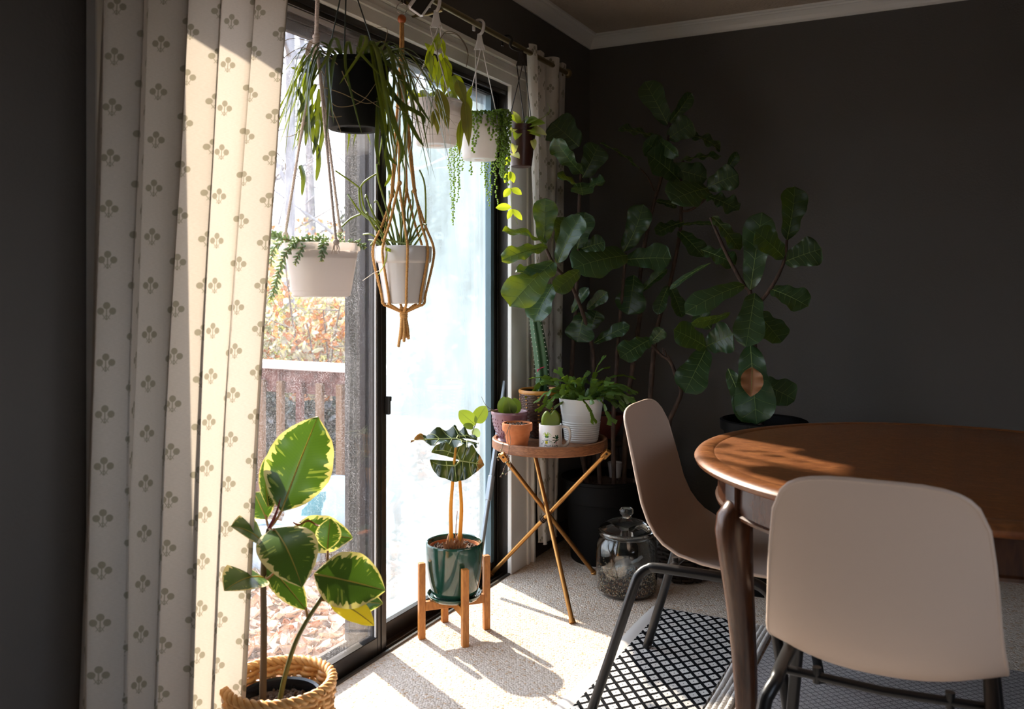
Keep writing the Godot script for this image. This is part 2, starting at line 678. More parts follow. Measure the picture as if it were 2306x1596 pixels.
# ---------------------------------------------------------------- the sliding door
func build_door() -> void:
	var dark := mat("bronze_aluminium", lin(0.022, 0.018, 0.015), 0.35, 0.35)
	var edge := mat("pale_weatherstrip", lin(0.55, 0.56, 0.55), 0.5)
	var teal := mat("weathered_outer_metal", lin(0.10, 0.16, 0.19), 0.4, 0.3)
	var rub := mat("dusty_screen_metal", Color.WHITE, 0.7, 0.2)
	rub.albedo_texture = noise_tex(33, 0.25, 512, ramp([lin(0.012, 0.011, 0.010), lin(0.03, 0.026, 0.024), lin(0.30, 0.26, 0.23)], [0.0, 0.55, 0.95]))
	triplanar(rub, Vector3(6, 6, 6))
	var glass := mat("clear_glass", Color(1, 1, 1, 0.02), 0.02)
	glass.transparency = BaseMaterial3D.TRANSPARENCY_ALPHA
	# dust on the clear pane: a thin veil, specks and runs
	var n1 := noise(41, 0.011, 3)
	var n2 := noise(42, 0.5, 1)
	var n3 := noise(43, 0.03, 2)
	var rng := RandomNumberGenerator.new()
	rng.seed = 4
	var dust := mat("dusty_film", Color(1, 1, 1), 0.9, 0.0, 0.0)
	dust.transparency = BaseMaterial3D.TRANSPARENCY_ALPHA
	dust.backlight_enabled = true
	dust.backlight = Color(1.0, 1.0, 1.0)
	dust.albedo_texture = tex(1024, 2048, func(u: float, v: float) -> Color:
		var a := 0.014 + 0.05 * maxf(0.0, n1.get_noise_2d(u * 512.0, v * 700.0))
		a += 0.05 * maxf(0.0, n3.get_noise_2d(u * 1400.0, v * 90.0) - 0.1)
		if n2.get_noise_2d(u * 512.0, v * 1024.0) > 0.70:
			a += 0.14
		var grain := rng.randf()
		if grain > 0.92:
			a += 0.26 + 0.5 * maxf(0.0, n1.get_noise_2d(u * 512.0 + 90.0, v * 700.0))
		if grain > 0.9985:
			a += 0.4
		return Color(0.95, 0.95, 0.97, a))
	# fogged unit: a milky condensation between its two sheets
	var n4 := noise(51, 0.010, 3)
	var fog := mat("fogged_double_glazing", Color(1, 1, 1), 0.8, 0.0, 0.0)
	fog.transparency = BaseMaterial3D.TRANSPARENCY_ALPHA
	fog.backlight_enabled = true
	fog.backlight = Color(0.94, 0.97, 0.985)
	fog.albedo_texture = tex(256, 512, func(u: float, v: float) -> Color:
		var a := 0.38 + 0.16 * n4.get_noise_2d(u * 256.0, v * 300.0) + 0.025 * n3.get_noise_2d(u * 500.0, v * 60.0)
		return Color(0.88, 0.95, 0.985, a))
	var door := thing("door_1", "", "", Vector3(0, 0, (DOOR_A + DOOR_B) / 2), "", "structure")
	var mb := MB.new()
	mb.span(Vector3(-0.14, -0.035, DOOR_A - 0.02), Vector3(0.0, DOOR_TOP, DOOR_A), 0.001)
	mb.span(Vector3(-0.14, -0.035, DOOR_B), Vector3(0.0, DOOR_TOP, DOOR_B + 0.02), 0.001)
	mb.span(Vector3(-0.14, DOOR_TOP - 0.022, DOOR_A), Vector3(0.0, DOOR_TOP, DOOR_B), 0.001)
	for x in [-0.135, -0.098, -0.052, -0.008]:
		mb.span(Vector3(x - 0.003, -0.02, DOOR_A), Vector3(x + 0.003, DOOR_TOP - 0.022, DOOR_A + 0.010), 0.001)
		mb.span(Vector3(x - 0.003, DOOR_TOP - 0.036, DOOR_A), Vector3(x + 0.003, DOOR_TOP - 0.022, DOOR_B), 0.001)
	part("door_frame", mb, dark, door)
	mb = MB.new()
	mb.span(Vector3(-0.14, -0.045, DOOR_A), Vector3(0.012, -0.022, DOOR_B), 0.001)
	for x in [-0.125, -0.075, -0.030]:
		mb.span(Vector3(x - 0.003, -0.022, DOOR_A), Vector3(x + 0.003, -0.004, DOOR_B), 0.001)
	mb.span(Vector3(0.0, -0.022, DOOR_A), Vector3(0.014, 0.006, DOOR_B), 0.002)
	part("sill_track", mb, mat("sill_aluminium", lin(0.10, 0.085, 0.07), 0.35, 0.6), door)
	# panels: the near one slides on the inner track, the far one is fixed on the outer track
	panel(door, -0.030, 1.770, DOOR_B - 0.004, dark, glass, dust, edge, "door_panel", true)
	panel(door, -0.075, DOOR_A + 0.004, 1.826, dark, glass, fog, teal, "fixed_panel", false)
	# screen door left half open outside
	mb = MB.new()
	mb.span(Vector3(-0.137, -0.02, 1.775), Vector3(-0.118, DOOR_TOP - 0.03, 1.832), 0.002)
	mb.span(Vector3(-0.137, -0.02, DOOR_B - 0.05), Vector3(-0.118, DOOR_TOP - 0.03, DOOR_B - 0.002), 0.002)
	mb.span(Vector3(-0.137, -0.02, 1.832), Vector3(-0.118, 0.03, DOOR_B - 0.05), 0.002)
	mb.span(Vector3(-0.137, 1.97, 1.832), Vector3(-0.118, DOOR_TOP - 0.03, DOOR_B - 0.05), 0.002)
	part("screen_frame", mb, rub, door)
	# security bar leaning across the fixed pane
	var bar := thing("security_bar", "thin grey steel security bar leaning across the fogged glass door", "door bar", Vector3(0.0, 0.35, 1.2))
	var a := on_x(1139, 846, -0.026)
	var b := on_x(1080, 1262, -0.026)
	var g := mat("grey_steel", lin(0.32, 0.36, 0.40), 0.35, 0.5)
	mb = MB.new()
	mb.beam(a, b, Vector3.RIGHT, 0.014, 0.022, 0.003)
	part("bar", mb, g, bar)
	mb = MB.new()
	var mid := a.lerp(b, 0.62)
	mb.beam(mid - (b - a).normalized() * 0.05, mid + (b - a).normalized() * 0.05, Vector3.RIGHT, 0.020, 0.027, 0.003)
	part("sleeve", mb, g, bar)
	mb = MB.new()
	mb.span(a + Vector3(-0.012, -0.03, -0.02), a + Vector3(0.010, 0.035, 0.004), 0.003)
	part("latch_bracket", mb, mat("cream_plastic", lin(0.6, 0.55, 0.42), 0.4), bar)

func panel(door: Node3D, x: float, z0: float, z1: float, dark: Material, glass: Material, film: Material, strip: Material, called: String, inner: bool) -> void:
	var o := Node3D.new()
	o.name = called
	door.add_child(o)
	var lo := -0.006
	var hi := DOOR_TOP - 0.026
	var w := 0.050
	var t := 0.018
	for e in 2:
		var mb := MB.new()
		var a := z0 if e == 0 else z1 - w
		mb.span(Vector3(x - t, lo, a), Vector3(x + t, hi, a + w), 0.002)
		# a groove down the face
		mb.span(Vector3(x + t, lo + 0.002, a + w * 0.38), Vector3(x + t + 0.003, hi - 0.002, a + w * 0.62), 0.001)
		part("stile", mb, dark, o)
	for e in 2:
		var mb := MB.new()
		var y0 := lo if e == 0 else hi - 0.012
		var y1 := 0.055 if e == 0 else hi
		mb.span(Vector3(x - t, y0, z0 + w), Vector3(x + t, y1, z1 - w), 0.002)
		part("rail", mb, dark, o)
	var mb := MB.new()
	mb.span(Vector3(x - 0.003, 0.050, z0 + w - 0.006), Vector3(x + 0.003, hi - 0.008, z1 - w + 0.006), 0.0005)
	part("pane", mb, glass, o, "large glass pane")
	mb = MB.new()
	mb.flat(Vector3(x - 0.0045, 0.050, z0 + w), Vector3(x - 0.0045, 0.050, z1 - w), Vector3(x - 0.0045, hi - 0.010, z1 - w), Vector3(x - 0.0045, hi - 0.010, z0 + w), Vector3.LEFT)
	# one copy of the texture over the whole sheet
	mb.t[0] = Vector2(0, 1)
	mb.t[1] = Vector2(1, 1)
	mb.t[2] = Vector2(1, 0)
	mb.t[3] = Vector2(0, 0)
	part("dust" if inner else "condensation", mb, film, o, "dusty film on the glass" if inner else "milky condensation between the sheets of glass")
	mb = MB.new()
	if inner:
		mb.span(Vector3(x + 0.007, 0.05, z0 + w), Vector3(x + 0.014, hi - 0.012, z0 + w + 0.004), 0.001)
	else:
		mb.span(Vector3(x - 0.016, 0.05, z0 + w - 0.02), Vector3(x + t + 0.002, hi - 0.012, z0 + w + 0.006), 0.001)
	part("weatherstrip", mb, strip, o)
	if inner:
		mb = MB.new()
		var p := on_x(871, 912, x + 0.02)
		mb.span(Vector3(x + t, p.y - 0.03, z0 - 0.001), Vector3(x + t + 0.018, p.y + 0.03, z0 + 0.012), 0.004)
		mb.span(Vector3(x + t, p.y + 0.012, z0 - 0.014), Vector3(x + t + 0.012, p.y + 0.028, z0 + 0.004), 0.002)
		part("latch", mb, mat("black_plastic", lin(0.02, 0.02, 0.02), 0.4), o)
		mb = MB.new()
		mb.span(Vector3(x - t - 0.03, 0.93, z0 + w * 0.2), Vector3(x - t, 1.13, z0 + w * 0.2 + 0.03), 0.004)
		part("outer_handle", mb, mat("black_plastic", lin(0.02, 0.02, 0.02), 0.4), o)

# ---------------------------------------------------------------- the garden
func build_outside() -> void:
	var rng := RandomNumberGenerator.new()
	rng.seed = 77
	var earth := mat("garden_earth", Color.WHITE, 0.95)
	earth.albedo_texture = noise_tex(61, 0.02, 512, ramp([lin(0.10, 0.065, 0.05), lin(0.22, 0.15, 0.12), lin(0.34, 0.26, 0.21)], [0.1, 0.5, 0.9]))
	triplanar(earth, Vector3.ONE * 0.9)
	var f := MB.new()
	f.span(Vector3(-70, -0.6, -60), Vector3(-0.145, -0.16, 60), 0.001)
	struct("ground", f, earth)
	# leaf litter
	var one := MB.new()
	var p := PackedVector3Array()
	for r in 5:
		for q in 3:
			var t := r / 4.0
			var w := sin(PI * pow(t, 0.8)) * 0.5 + 0.02
			p.append(Vector3((q - 1) * w * 0.6, 0.12 * absf(q - 1.0) + 0.25 * (t - 0.5) * (t - 0.5), t - 0.5))
	one.sheet(p, 5, 3)
	var dry := leafy("dry_leaf", lin(1, 1, 1), Color(0.55, 0.5, 0.45), 0.55)
	dry.vertex_color_use_as_albedo = true
	# colours of copies multiply the albedo through the vertex colours
	for k in one.v.size():
		one.c.append(Color.WHITE)
	var mm := MultiMesh.new()
	mm.transform_format = MultiMesh.TRANSFORM_3D
	mm.use_colors = true
	mm.mesh = one.mesh()
	var count := 9000
	mm.instance_count = count
	for k in count:
		var d := lerpf(2.5, 7.5, pow(rng.randf(), 1.6))
		var q := W(rng.randf_range(430, 1120), HORIZON + 1.36 * FOCAL / d, d)
		var s := rng.randf_range(0.045, 0.12)
		var b := Basis.from_euler(Vector3(rng.randf_range(-0.7, 0.7), rng.randf_range(0, TAU), rng.randf_range(-0.7, 0.7))).scaled(Vector3.ONE * s)
		q.x = minf(q.x, -0.24)
		q.y = -0.16 + rng.randf_range(0.008, 0.05)
		mm.set_instance_transform(k, Transform3D(b, q))
		var z := rng.randf()
		var c := Color(0.42, 0.27, 0.19)
		if z < 0.25:
			c = Color(0.62, 0.50, 0.42)
		elif z < 0.42:
			c = Color(0.78, 0.72, 0.66)
		elif z < 0.58:
			c = Color(0.48, 0.20, 0.09)
		mm.set_instance_color(k, c)
	var mi := MultiMeshInstance3D.new()
	mi.name = "leaf_litter"
	mi.multimesh = mm
	mi.material_override = dry
	add_child(mi)
	tag(mi, "brown and tan fallen leaves covering the ground outside the glass", "leaf litter", "", "stuff")
	# deck railing, running away from the house
	var red := mat("red_stained_timber", Color.WHITE, 0.8)
	red.albedo_texture = noise_tex(62, 0.02, 512, ramp([lin(0.07, 0.022, 0.016), lin(0.14, 0.05, 0.038), lin(0.20, 0.09, 0.07)], [0.1, 0.5, 0.95]))
	triplanar(red, Vector3(1.2, 1.2, 6))
	var tan_m := mat("tan_timber", lin(0.19, 0.10, 0.05), 0.8)
	var rz := 0.25
	var rail := thing("deck_railing", "red-brown wooden deck railing with upright balusters outside the glass", "railing", Vector3(-2.6, -0.16, rz))
	var mb := MB.new()
	mb.span(Vector3(-4.9, 0.728, rz - 0.075), Vector3(-1.02, 0.766, rz + 0.065), 0.004)
	part("top_rail", mb, mat("weathered_rail_cap", lin(0.62, 0.54, 0.50), 0.7), rail)
	mb = MB.new()
	mb.span(Vector3(-4.9, 0.590, rz - 0.02), Vector3(-1.06, 0.728, rz + 0.02), 0.004)
	part("upper_beam", mb, red, rail)
	mb = MB.new()
	mb.span(Vector3(-4.9, -0.04, rz - 0.02), Vector3(-1.06, 0.05, rz + 0.02), 0.004)
	part("lower_beam", mb, red, rail)
	for x in [-1.10, -3.0, -4.85]:
		mb = MB.new()
		mb.span(Vector3(x - 0.045, -0.16, rz - 0.11), Vector3(x + 0.045, 0.728, rz - 0.02), 0.004)
		part("post", mb, red, rail)
	var x0 := -1.22
	while x0 > -4.8:
		mb = MB.new()
		mb.span(Vector3(x0 - 0.022, -0.02, rz + 0.021), Vector3(x0 + 0.022, 0.66, rz + 0.052), 0.004)
		part("baluster", mb, red if int(x0 * 10) % 2 == 0 else tan_m, rail)
		x0 -= 0.142
	# plastic sacks of soil lying in front of the railing
	var sack_m := mat("printed_white_plastic", Color.WHITE, 0.3)
	sack_m.albedo_texture = tex(256, 192, func(u: float, v: float) -> Color:
		var c := Color(0.70, 0.78, 0.84)
		if absf(v - 0.62) < 0.05:
			c = Color(0.74, 0.76, 0.70)
		# a row of four round letters, O O C O
		for k in 4:
			var q := Vector2((u - 0.30 - k * 0.14) / 0.055, (v - 0.36) / 0.09)
			var r := q.length()
			if r < 1.0 and r > 0.62 and not (k == 2 and q.x > 0.35):
				c = Color(0.50, 0.58, 0.70)
		if u < 0.16 and u > 0.08 and absf(v - 0.36) < 0.1:
			c = Color(0.25, 0.48, 0.50)
		return c)
	for k in 2:
		var o: Vector3 = [at_height(768, 1245, -0.16), at_height(606, 1295, -0.16)][k]
		var sz: Vector3 = [Vector3(0.27, 0.19, 0.16), Vector3(0.24, 0.12, 0.16)][k]
		var s := thing("soil_sack", ["bulging white plastic soil sack with blue print standing by the railing", "small crumpled pale blue plastic sack lying on fallen leaves"][k], "sack", Vector3(o.x, -0.16, o.z))
		var pts := PackedVector3Array()
		var nn := noise(70 + k, 3.0, 2)
		for r in 15:
			for q in 25:
				var bb := PI * r / 14.0
				var aa := TAU * q / 24.0
				var u := Vector3(sin(bb) * cos(aa), cos(bb), sin(bb) * sin(aa))
				var sq := Vector3(signf(u.x) * pow(absf(u.x), 0.6), signf(u.y) * pow(absf(u.y), 0.7), signf(u.z) * pow(absf(u.z), 0.7))
				var wob := 1.0 + 0.22 * nn.get_noise_3d(u.x, u.y, u.z)
				var w := Vector3(sq.x * sz.x, sq.y * sz.y, sq.z * sz.z) * wob
				if absf(w.y) > sz.y * 0.7 and k == 0 and w.y > 0:
					w.x *= 0.8
				pts.append(Vector3(o.x, -0.16 + sz.y, o.z) + right_dir * w.x + fwd_dir * w.z + Vector3.UP * maxf(w.y, -sz.y * 0.98))
		mb = MB.new()
		mb.sheet(pts, 15, 25, true, true, 1.6, 1.0)
		part("sack_body", mb, sack_m, s)
		mb = MB.new()
		var top := Vector3(o.x, -0.16 + sz.y * 1.92, o.z)
		mb.tube(smooth_path([top - right_dir * sz.x * 0.5, top + Vector3.UP * 0.02, top + right_dir * sz.x * 0.5]), taper(13, 0.012, 0.012), 6)
		part("rolled_seam", mb, sack_m, s)
	# shrubs behind the railing
	var shiny := leafy("glossy_shrub_leaf", Color.WHITE, Color(0.95, 0.95, 0.7), 0.18)
	shiny.vertex_color_use_as_albedo = true
	var twig := mat("grey_brown_twig", lin(0.22, 0.17, 0.14), 0.8)
	var spots := [[735, 6.6, 1.7, 1], [480, 6.7, 1.6, 0], [610, 8.4, 1.9, 2], [800, 9.4, 2.0, 0], [690, 11.4, 2.3, 1], [530, 10.6, 2.1, 0]]
	var words := ["glossy green and white-flecked shrub behind the deck railing", "rust-orange leaved shrub tangled behind the deck railing", "yellow-green leaved shrub with pale twigs behind the railing"]
	for sp in spots:
		var o := W(sp[0], 900, sp[1])
		o.y = -0.16
		var hgt: float = sp[2]
		var sh := thing("garden_shrub", words[sp[3]], "shrub", o, "shrubs behind the railing")
		mb = MB.new()
		for k in 9:
			var a := rng.randf_range(0, TAU)
			var e := o + Vector3(cos(a) * hgt * 0.4, hgt * rng.randf_range(0.6, 1.0), sin(a) * hgt * 0.4)
			var m := o.lerp(e, 0.5) + Vector3(rng.randf_range(-0.12, 0.12), 0.1, rng.randf_range(-0.12, 0.12))
			var path := smooth_path([o + Vector3(cos(a) * 0.05, 0, sin(a) * 0.05), m, e], 5)
			mb.tube(path, taper(path.size(), 0.014, 0.004), 5, false)
			for b in 3:
				var s0: Vector3 = path[4 + b * 2]
				mb.tube(pv3([s0, s0 + Vector3(rng.randf_range(-0.3, 0.3), rng.randf_range(0.0, 0.3), rng.randf_range(-0.3, 0.3))]), taper(2, 0.005, 0.002), 4, false)
		part("stem", mb, twig, sh)
		var fm := MultiMesh.new()
		fm.transform_format = MultiMesh.TRANSFORM_3D
		fm.use_colors = true
		fm.mesh = mm.mesh
		var cnt := 2600
		fm.instance_count = cnt
		for k in cnt:
			var u := Vector3(rng.randfn(), rng.randfn() * 1.1, rng.randfn()).limit_length(2.0) * 0.5
			var q := Vector3(u.x * hgt * 0.42, hgt * 0.55 + u.y * hgt * 0.42, u.z * hgt * 0.42)
			if q.y < 0.08:
				q.y = 0.08 + rng.randf() * 0.3
			var b := Basis.from_euler(Vector3(rng.randf_range(-1.2, 1.2), rng.randf_range(0, TAU), rng.randf_range(-1.2, 1.2))).scaled(Vector3.ONE * rng.randf_range(0.035, 0.085))
			fm.set_instance_transform(k, Transform3D(b, q))
			var z := rng.randf()
			var c := Color(0.30, 0.33, 0.16)
			if sp[3] == 1:
				c = Color(0.50, 0.20, 0.08) if z < 0.4 else Color(0.46, 0.40, 0.30)
			elif sp[3] == 2:
				c = Color(0.52, 0.52, 0.12) if z < 0.4 else Color(0.40, 0.36, 0.28)
			if z > 0.72:
				c = Color(0.74, 0.72, 0.68)
			if z > 0.95:
				c = Color(0.62, 0.24, 0.10)
			fm.set_instance_color(k, c)
		var fi := MultiMeshInstance3D.new()
		fi.name = "foliage"
		fi.multimesh = fm
		fi.material_override = shiny
		fi.set_meta("kind", "stuff")
		sh.add_child(fi)
	# low dark evergreens at the foot of the railing and a stand of conifers beyond the fogged pane
	var dark_leaf := leafy("evergreen_leaf", Color.WHITE, Color(0.4, 0.45, 0.25), 0.4)
	dark_leaf.vertex_color_use_as_albedo = true
	for sp in [[520, 5.72, 0.62], [605, 5.75, 0.66], [690, 5.70, 0.6], [775, 5.74, 0.62]]:
		var o := W(sp[0], 900, sp[1])
		o.y = -0.16
		var sh := thing("low_evergreen", "low dark evergreen shrub at the foot of the railing", "shrub", o, "low evergreens at the railing")
		bush(sh, o, sp[2], 0.24, 900, mm.mesh, dark_leaf, twig, rng, [Color(0.035, 0.05, 0.04), Color(0.06, 0.075, 0.06), Color(0.10, 0.10, 0.10)])
	for sp in [[905, 13.0, 4.9, 1.2], [985, 12.0, 4.3, 1.25], [1070, 13.5, 5.4, 1.3], [1130, 11.0, 4.4, 1.2], [865, 15.0, 5.2, 1.3], [945, 10.5, 3.0, 1.0], [1030, 10.0, 2.7, 1.0]]:
		var o := W(sp[0], 900, sp[1])
		o.y = -0.16
		var sh := thing("conifer", "soft conifer showing dimly through the fogged glass", "tree", o, "conifers beyond the fogged pane")
		bush(sh, o, sp[2], sp[3], 5200, mm.mesh, dark_leaf, twig, rng, [Color(0.06, 0.09, 0.08), Color(0.10, 0.13, 0.12), Color(0.15, 0.18, 0.17)], true)
	# bare trees
	var bark := mat("grey_bark", Color.WHITE, 0.9)
	bark.albedo_texture = noise_tex(63, 0.03, 256, ramp([lin(0.20, 0.19, 0.20), lin(0.38, 0.37, 0.38)], [0.2, 0.8]))
	triplanar(bark, Vector3(2, 0.6, 2))
	var trees := [[648, 7.6, 0.055, 8.0], [602, 12.0, 0.11, 10.0], [712, 13.5, 0.10, 11.0], [775, 11.0, 0.09, 9.5], [560, 16.0, 0.15, 12.0], [690, 19.0, 0.14, 13.0], [820, 16.0, 0.13, 12.0], [500, 11.0, 0.12, 10.0], [960, 17.0, 0.14, 12.0], [1050, 22.0, 0.16, 13.0], [890, 24.0, 0.15, 13.0], [430, 14.0, 0.13, 11.0]]
	var names := ["slim grey tree trunk just behind the shrubs", "bare grey woodland tree with thin crossing branches"]
	for k in trees.size():
		var t: Array = trees[k]
		var o := W(t[0], 900, t[1])
		o.y = -0.16
		var tr := thing("bare_tree", names[0] if k == 0 else names[1], "tree", o, "" if k == 0 else "bare trees in the wood")
		var lean := Vector3(rng.randf_range(-0.05, 0.05), 1, rng.randf_range(-0.05, 0.05)) * float(t[3])
		var path := smooth_path([o, o + lean * 0.35 + Vector3(rng.randf_range(-0.15, 0.15), 0, 0), o + lean * 0.7, o + lean], 5)
		mb = MB.new()
		mb.tube(path, taper(path.size(), t[2] * (1.0 if k == 0 else 0.6), 0.02), 10, false)
		part("trunk", mb, bark, tr)
		mb = MB.new()
		for b in 22:
			var s: int = rng.randi_range(3, path.size() - 2)
			var a := rng.randf_range(0, TAU)
			var ln := rng.randf_range(0.8, 2.4)
			var e := path[s] + Vector3(cos(a) * ln, rng.randf_range(0.1, 1.0) * ln, sin(a) * ln)
			var bend := path[s].lerp(e, 0.5) + Vector3(rng.randf_range(-0.2, 0.2), rng.randf_range(-0.2, 0.1), rng.randf_range(-0.2, 0.2))
			var bp := smooth_path([path[s], bend, e], 4)
			mb.tube(bp, taper(bp.size(), 0.024, 0.006), 5, false)
			for w in 4:
				var s0: Vector3 = bp[2 + w]
				mb.tube(pv3([s0, s0 + Vector3(rng.randf_range(-0.7, 0.7), rng.randf_range(-0.1, 0.7), rng.randf_range(-0.7, 0.7))]), taper(2, 0.009, 0.004), 4, false)
		part("branches", mb, bark, tr).set_meta("kind", "stuff")

func bush(sh: Node3D, o: Vector3, hgt: float, wide: float, cnt: int, leaf_mesh: Mesh, lm: Material, twig: Material, rng: RandomNumberGenerator, cols: Array, cone := false) -> void:
	var mb := MB.new()
	if cone:
		mb.tube(pv3([o, o + Vector3(0, hgt * 0.5, 0), o + Vector3(0, hgt * 0.97, 0)]), PackedFloat32Array([0.12, 0.07, 0.015]), 8, false)
	else:
		for k in 6:
			var a := TAU * k / 6.0
			mb.tube(pv3([o, o + Vector3(cos(a) * wide * 0.3, hgt * 0.5, sin(a) * wide * 0.3), o + Vector3(cos(a) * wide * 0.5, hgt * 0.85, sin(a) * wide * 0.5)]), taper(3, 0.010, 0.004), 5, false)
	part("stem", mb, twig, sh)
	var fm := MultiMesh.new()
	fm.transform_format = MultiMesh.TRANSFORM_3D
	fm.use_colors = true
	fm.mesh = leaf_mesh
	fm.instance_count = cnt
	for k in cnt:
		var y := pow(rng.randf(), 1.4 if cone else 0.8)
		var rad := wide * ((1.0 - y) * 1.0 + 0.03 if cone else sqrt(maxf(0.05, 1.0 - pow(y * 1.6 - 0.6, 2.0)))) * sqrt(rng.randf())
		var a := rng.randf_range(0, TAU)
		var s := rng.randf_range(0.10, 0.24) if cone else rng.randf_range(0.04, 0.09)
		var b := Basis.from_euler(Vector3(rng.randf_range(-1.0, 1.0), rng.randf_range(0, TAU), rng.randf_range(-1.0, 1.0))).scaled(Vector3.ONE * s)
		fm.set_instance_transform(k, Transform3D(b, Vector3(cos(a) * rad, 0.08 + y * (hgt - 0.08), sin(a) * rad)))
		fm.set_instance_color(k, cols[rng.randi() % cols.size()])
	var fi := MultiMeshInstance3D.new()
	fi.name = "foliage"
	fi.multimesh = fm
	fi.material_override = lm
	fi.set_meta("kind", "stuff")
	sh.add_child(fi)

# ---------------------------------------------------------------- dining corner
func build_furniture() -> void:
	build_rugs()
	build_dining_table()
	chair(Vector3(0.945, 0.0, 1.635), 0.0, "beige plastic shell chair turned to the dining table, its back lit by the window")
	chair(Vector3(1.545, 0.0, 2.345), PI / 2, "beige plastic shell chair standing with its back to the room, on the speckled rug")
	build_jar()
	# dark woven basket planter on the carpet
	var o := Vector3(0.655, 0, 0.62)
	var dark := mat("dark_woven_cane", lin(0.030, 0.020, 0.014), 0.6)
	var bk := thing("woven_planter", "small dark woven basket with a wooden rim standing behind the beige chair", "basket", o)
	weave(bk, o, [[0.095, 0.0], [0.112, 0.12], [0.108, 0.235]], 0.235, 13, 26, dark, dark)
	var mb := MB.new()
	mb.lathe(at(o), pv2([[0.100, 0.228], [0.116, 0.230], [0.118, 0.240], [0.112, 0.248], [0.098, 0.246], [0.096, 0.232]]), 36)
	part("rim", mb, wood("rim_wood", lin(0.14, 0.06, 0.025), lin(0.30, 0.14, 0.06), Vector3(3, 3, 9)), bk)
	soil(bk, o + Vector3(0, 0.225, 0), 0.099, 3)
	# tall black planter behind the table
	o = Vector3(0.985, 0, 0.60)
	var black := mat("matt_black_plastic", lin(0.005, 0.005, 0.005), 0.7, 0.0, 0.25)
	black = mat("matt_black_plastic", lin(0.006, 0.006, 0.006), 0.6)
	var pl := thing("tall_planter", "tall round matt black planter behind the dining table", "planter", o)
	mb = MB.new()
	mb.lathe(at(o), pv2([[0.0, 0.0], [0.12, 0.0], [0.125, 0.01], [0.155, 0.63], [0.168, 0.632], [0.170, 0.668], [0.160, 0.672], [0.150, 0.665], [0.148, 0.60]]), 40)
	part("planter_body", mb, black, pl)
	soil(pl, o + Vector3(0, 0.62, 0), 0.150, 8)

# flat ring rows woven round upright stakes
func weave(parent: Node3D, o: Vector3, shape: Array, top: float, rows: int, stakes: int, m: Material, stake_m: Material, r_strand := 0.0, bottom := 0.006) -> void:
	var table := []
	for q in shape:
		table.append([q[1], q[0]])
	var rr: float = r_strand if r_strand > 0.0 else top / rows * 0.52
	for k in rows:
		var y := lerpf(bottom + rr, top - rr, k / (rows - 1.0))
		var rad := look_up(table, y)
		var path := PackedVector3Array()
		var steps := stakes * 2
		for s in steps + 1:
			var a := TAU * s / steps
			var off := (rr * 0.75) * (1.0 if (s + k * 1) % 4 < 2 else -1.0) * (1.0 if s % 2 == 0 else 0.4)
			off *= 1.0 if k % 2 == 0 else -1.0
			path.append(o + Vector3(cos(a) * (rad + off), y, sin(a) * (rad + off)))
		var mb := MB.new()
		mb.tube(path, PackedFloat32Array([rr]), 5, false)
		part("strand", mb, m, parent)
	for k in stakes:
		var a := TAU * (k + 0.5) / stakes
		var path := PackedVector3Array()
		for s in 6:
			var y := lerpf(bottom, top, s / 5.0)
			var rad := look_up(table, y)
			path.append(o + Vector3(cos(a) * rad, y, sin(a) * rad))
		var mb := MB.new()
		mb.tube(path, PackedFloat32Array([rr * 0.8]), 5)
		part("stake", mb, stake_m, parent)

func soil(parent: Node3D, o: Vector3, rad: float, seed_: int, chunks := 60) -> void:
	var rng := RandomNumberGenerator.new()
	rng.seed = seed_ + 900
	var nn := noise(seed_, 60.0, 3)
	var pts := PackedVector3Array()
	for r in 9:
		for q in 29:
			var a := TAU * q / 28.0
			var rr := rad * (1.0 - r / 8.0)
			pts.append(o + Vector3(cos(a) * rr, 0.006 * nn.get_noise_2d(cos(a) * rr, sin(a) * rr), sin(a) * rr))
	var mb := MB.new()
	mb.sheet(pts, 9, 29, true, true)
	for k in chunks:
		var a := rng.randf_range(0, TAU)
		var rr := rad * sqrt(rng.randf()) * 0.93
		var s := rng.randf_range(0.0025, 0.007)
		var b := Basis.from_euler(Vector3(rng.randf() * 3, rng.randf() * 3, rng.randf() * 3))
		mb.ball(o + Vector3(cos(a) * rr, 0.002, sin(a) * rr), b.x * s, b.y * s * 0.6, b.z * s * rng.randf_range(0.8, 1.8), 5, 4)
	var m := mat("potting_soil", Color.WHITE, 0.95)
	if m.albedo_texture == null:
		m.albedo_texture = noise_tex(81, 0.09, 256, ramp([lin(0.03, 0.018, 0.012), lin(0.10, 0.06, 0.04), lin(0.26, 0.18, 0.13)], [0.2, 0.55, 0.95]))
		triplanar(m, Vector3.ONE * 9.0)
	part("soil", mb, m, parent)

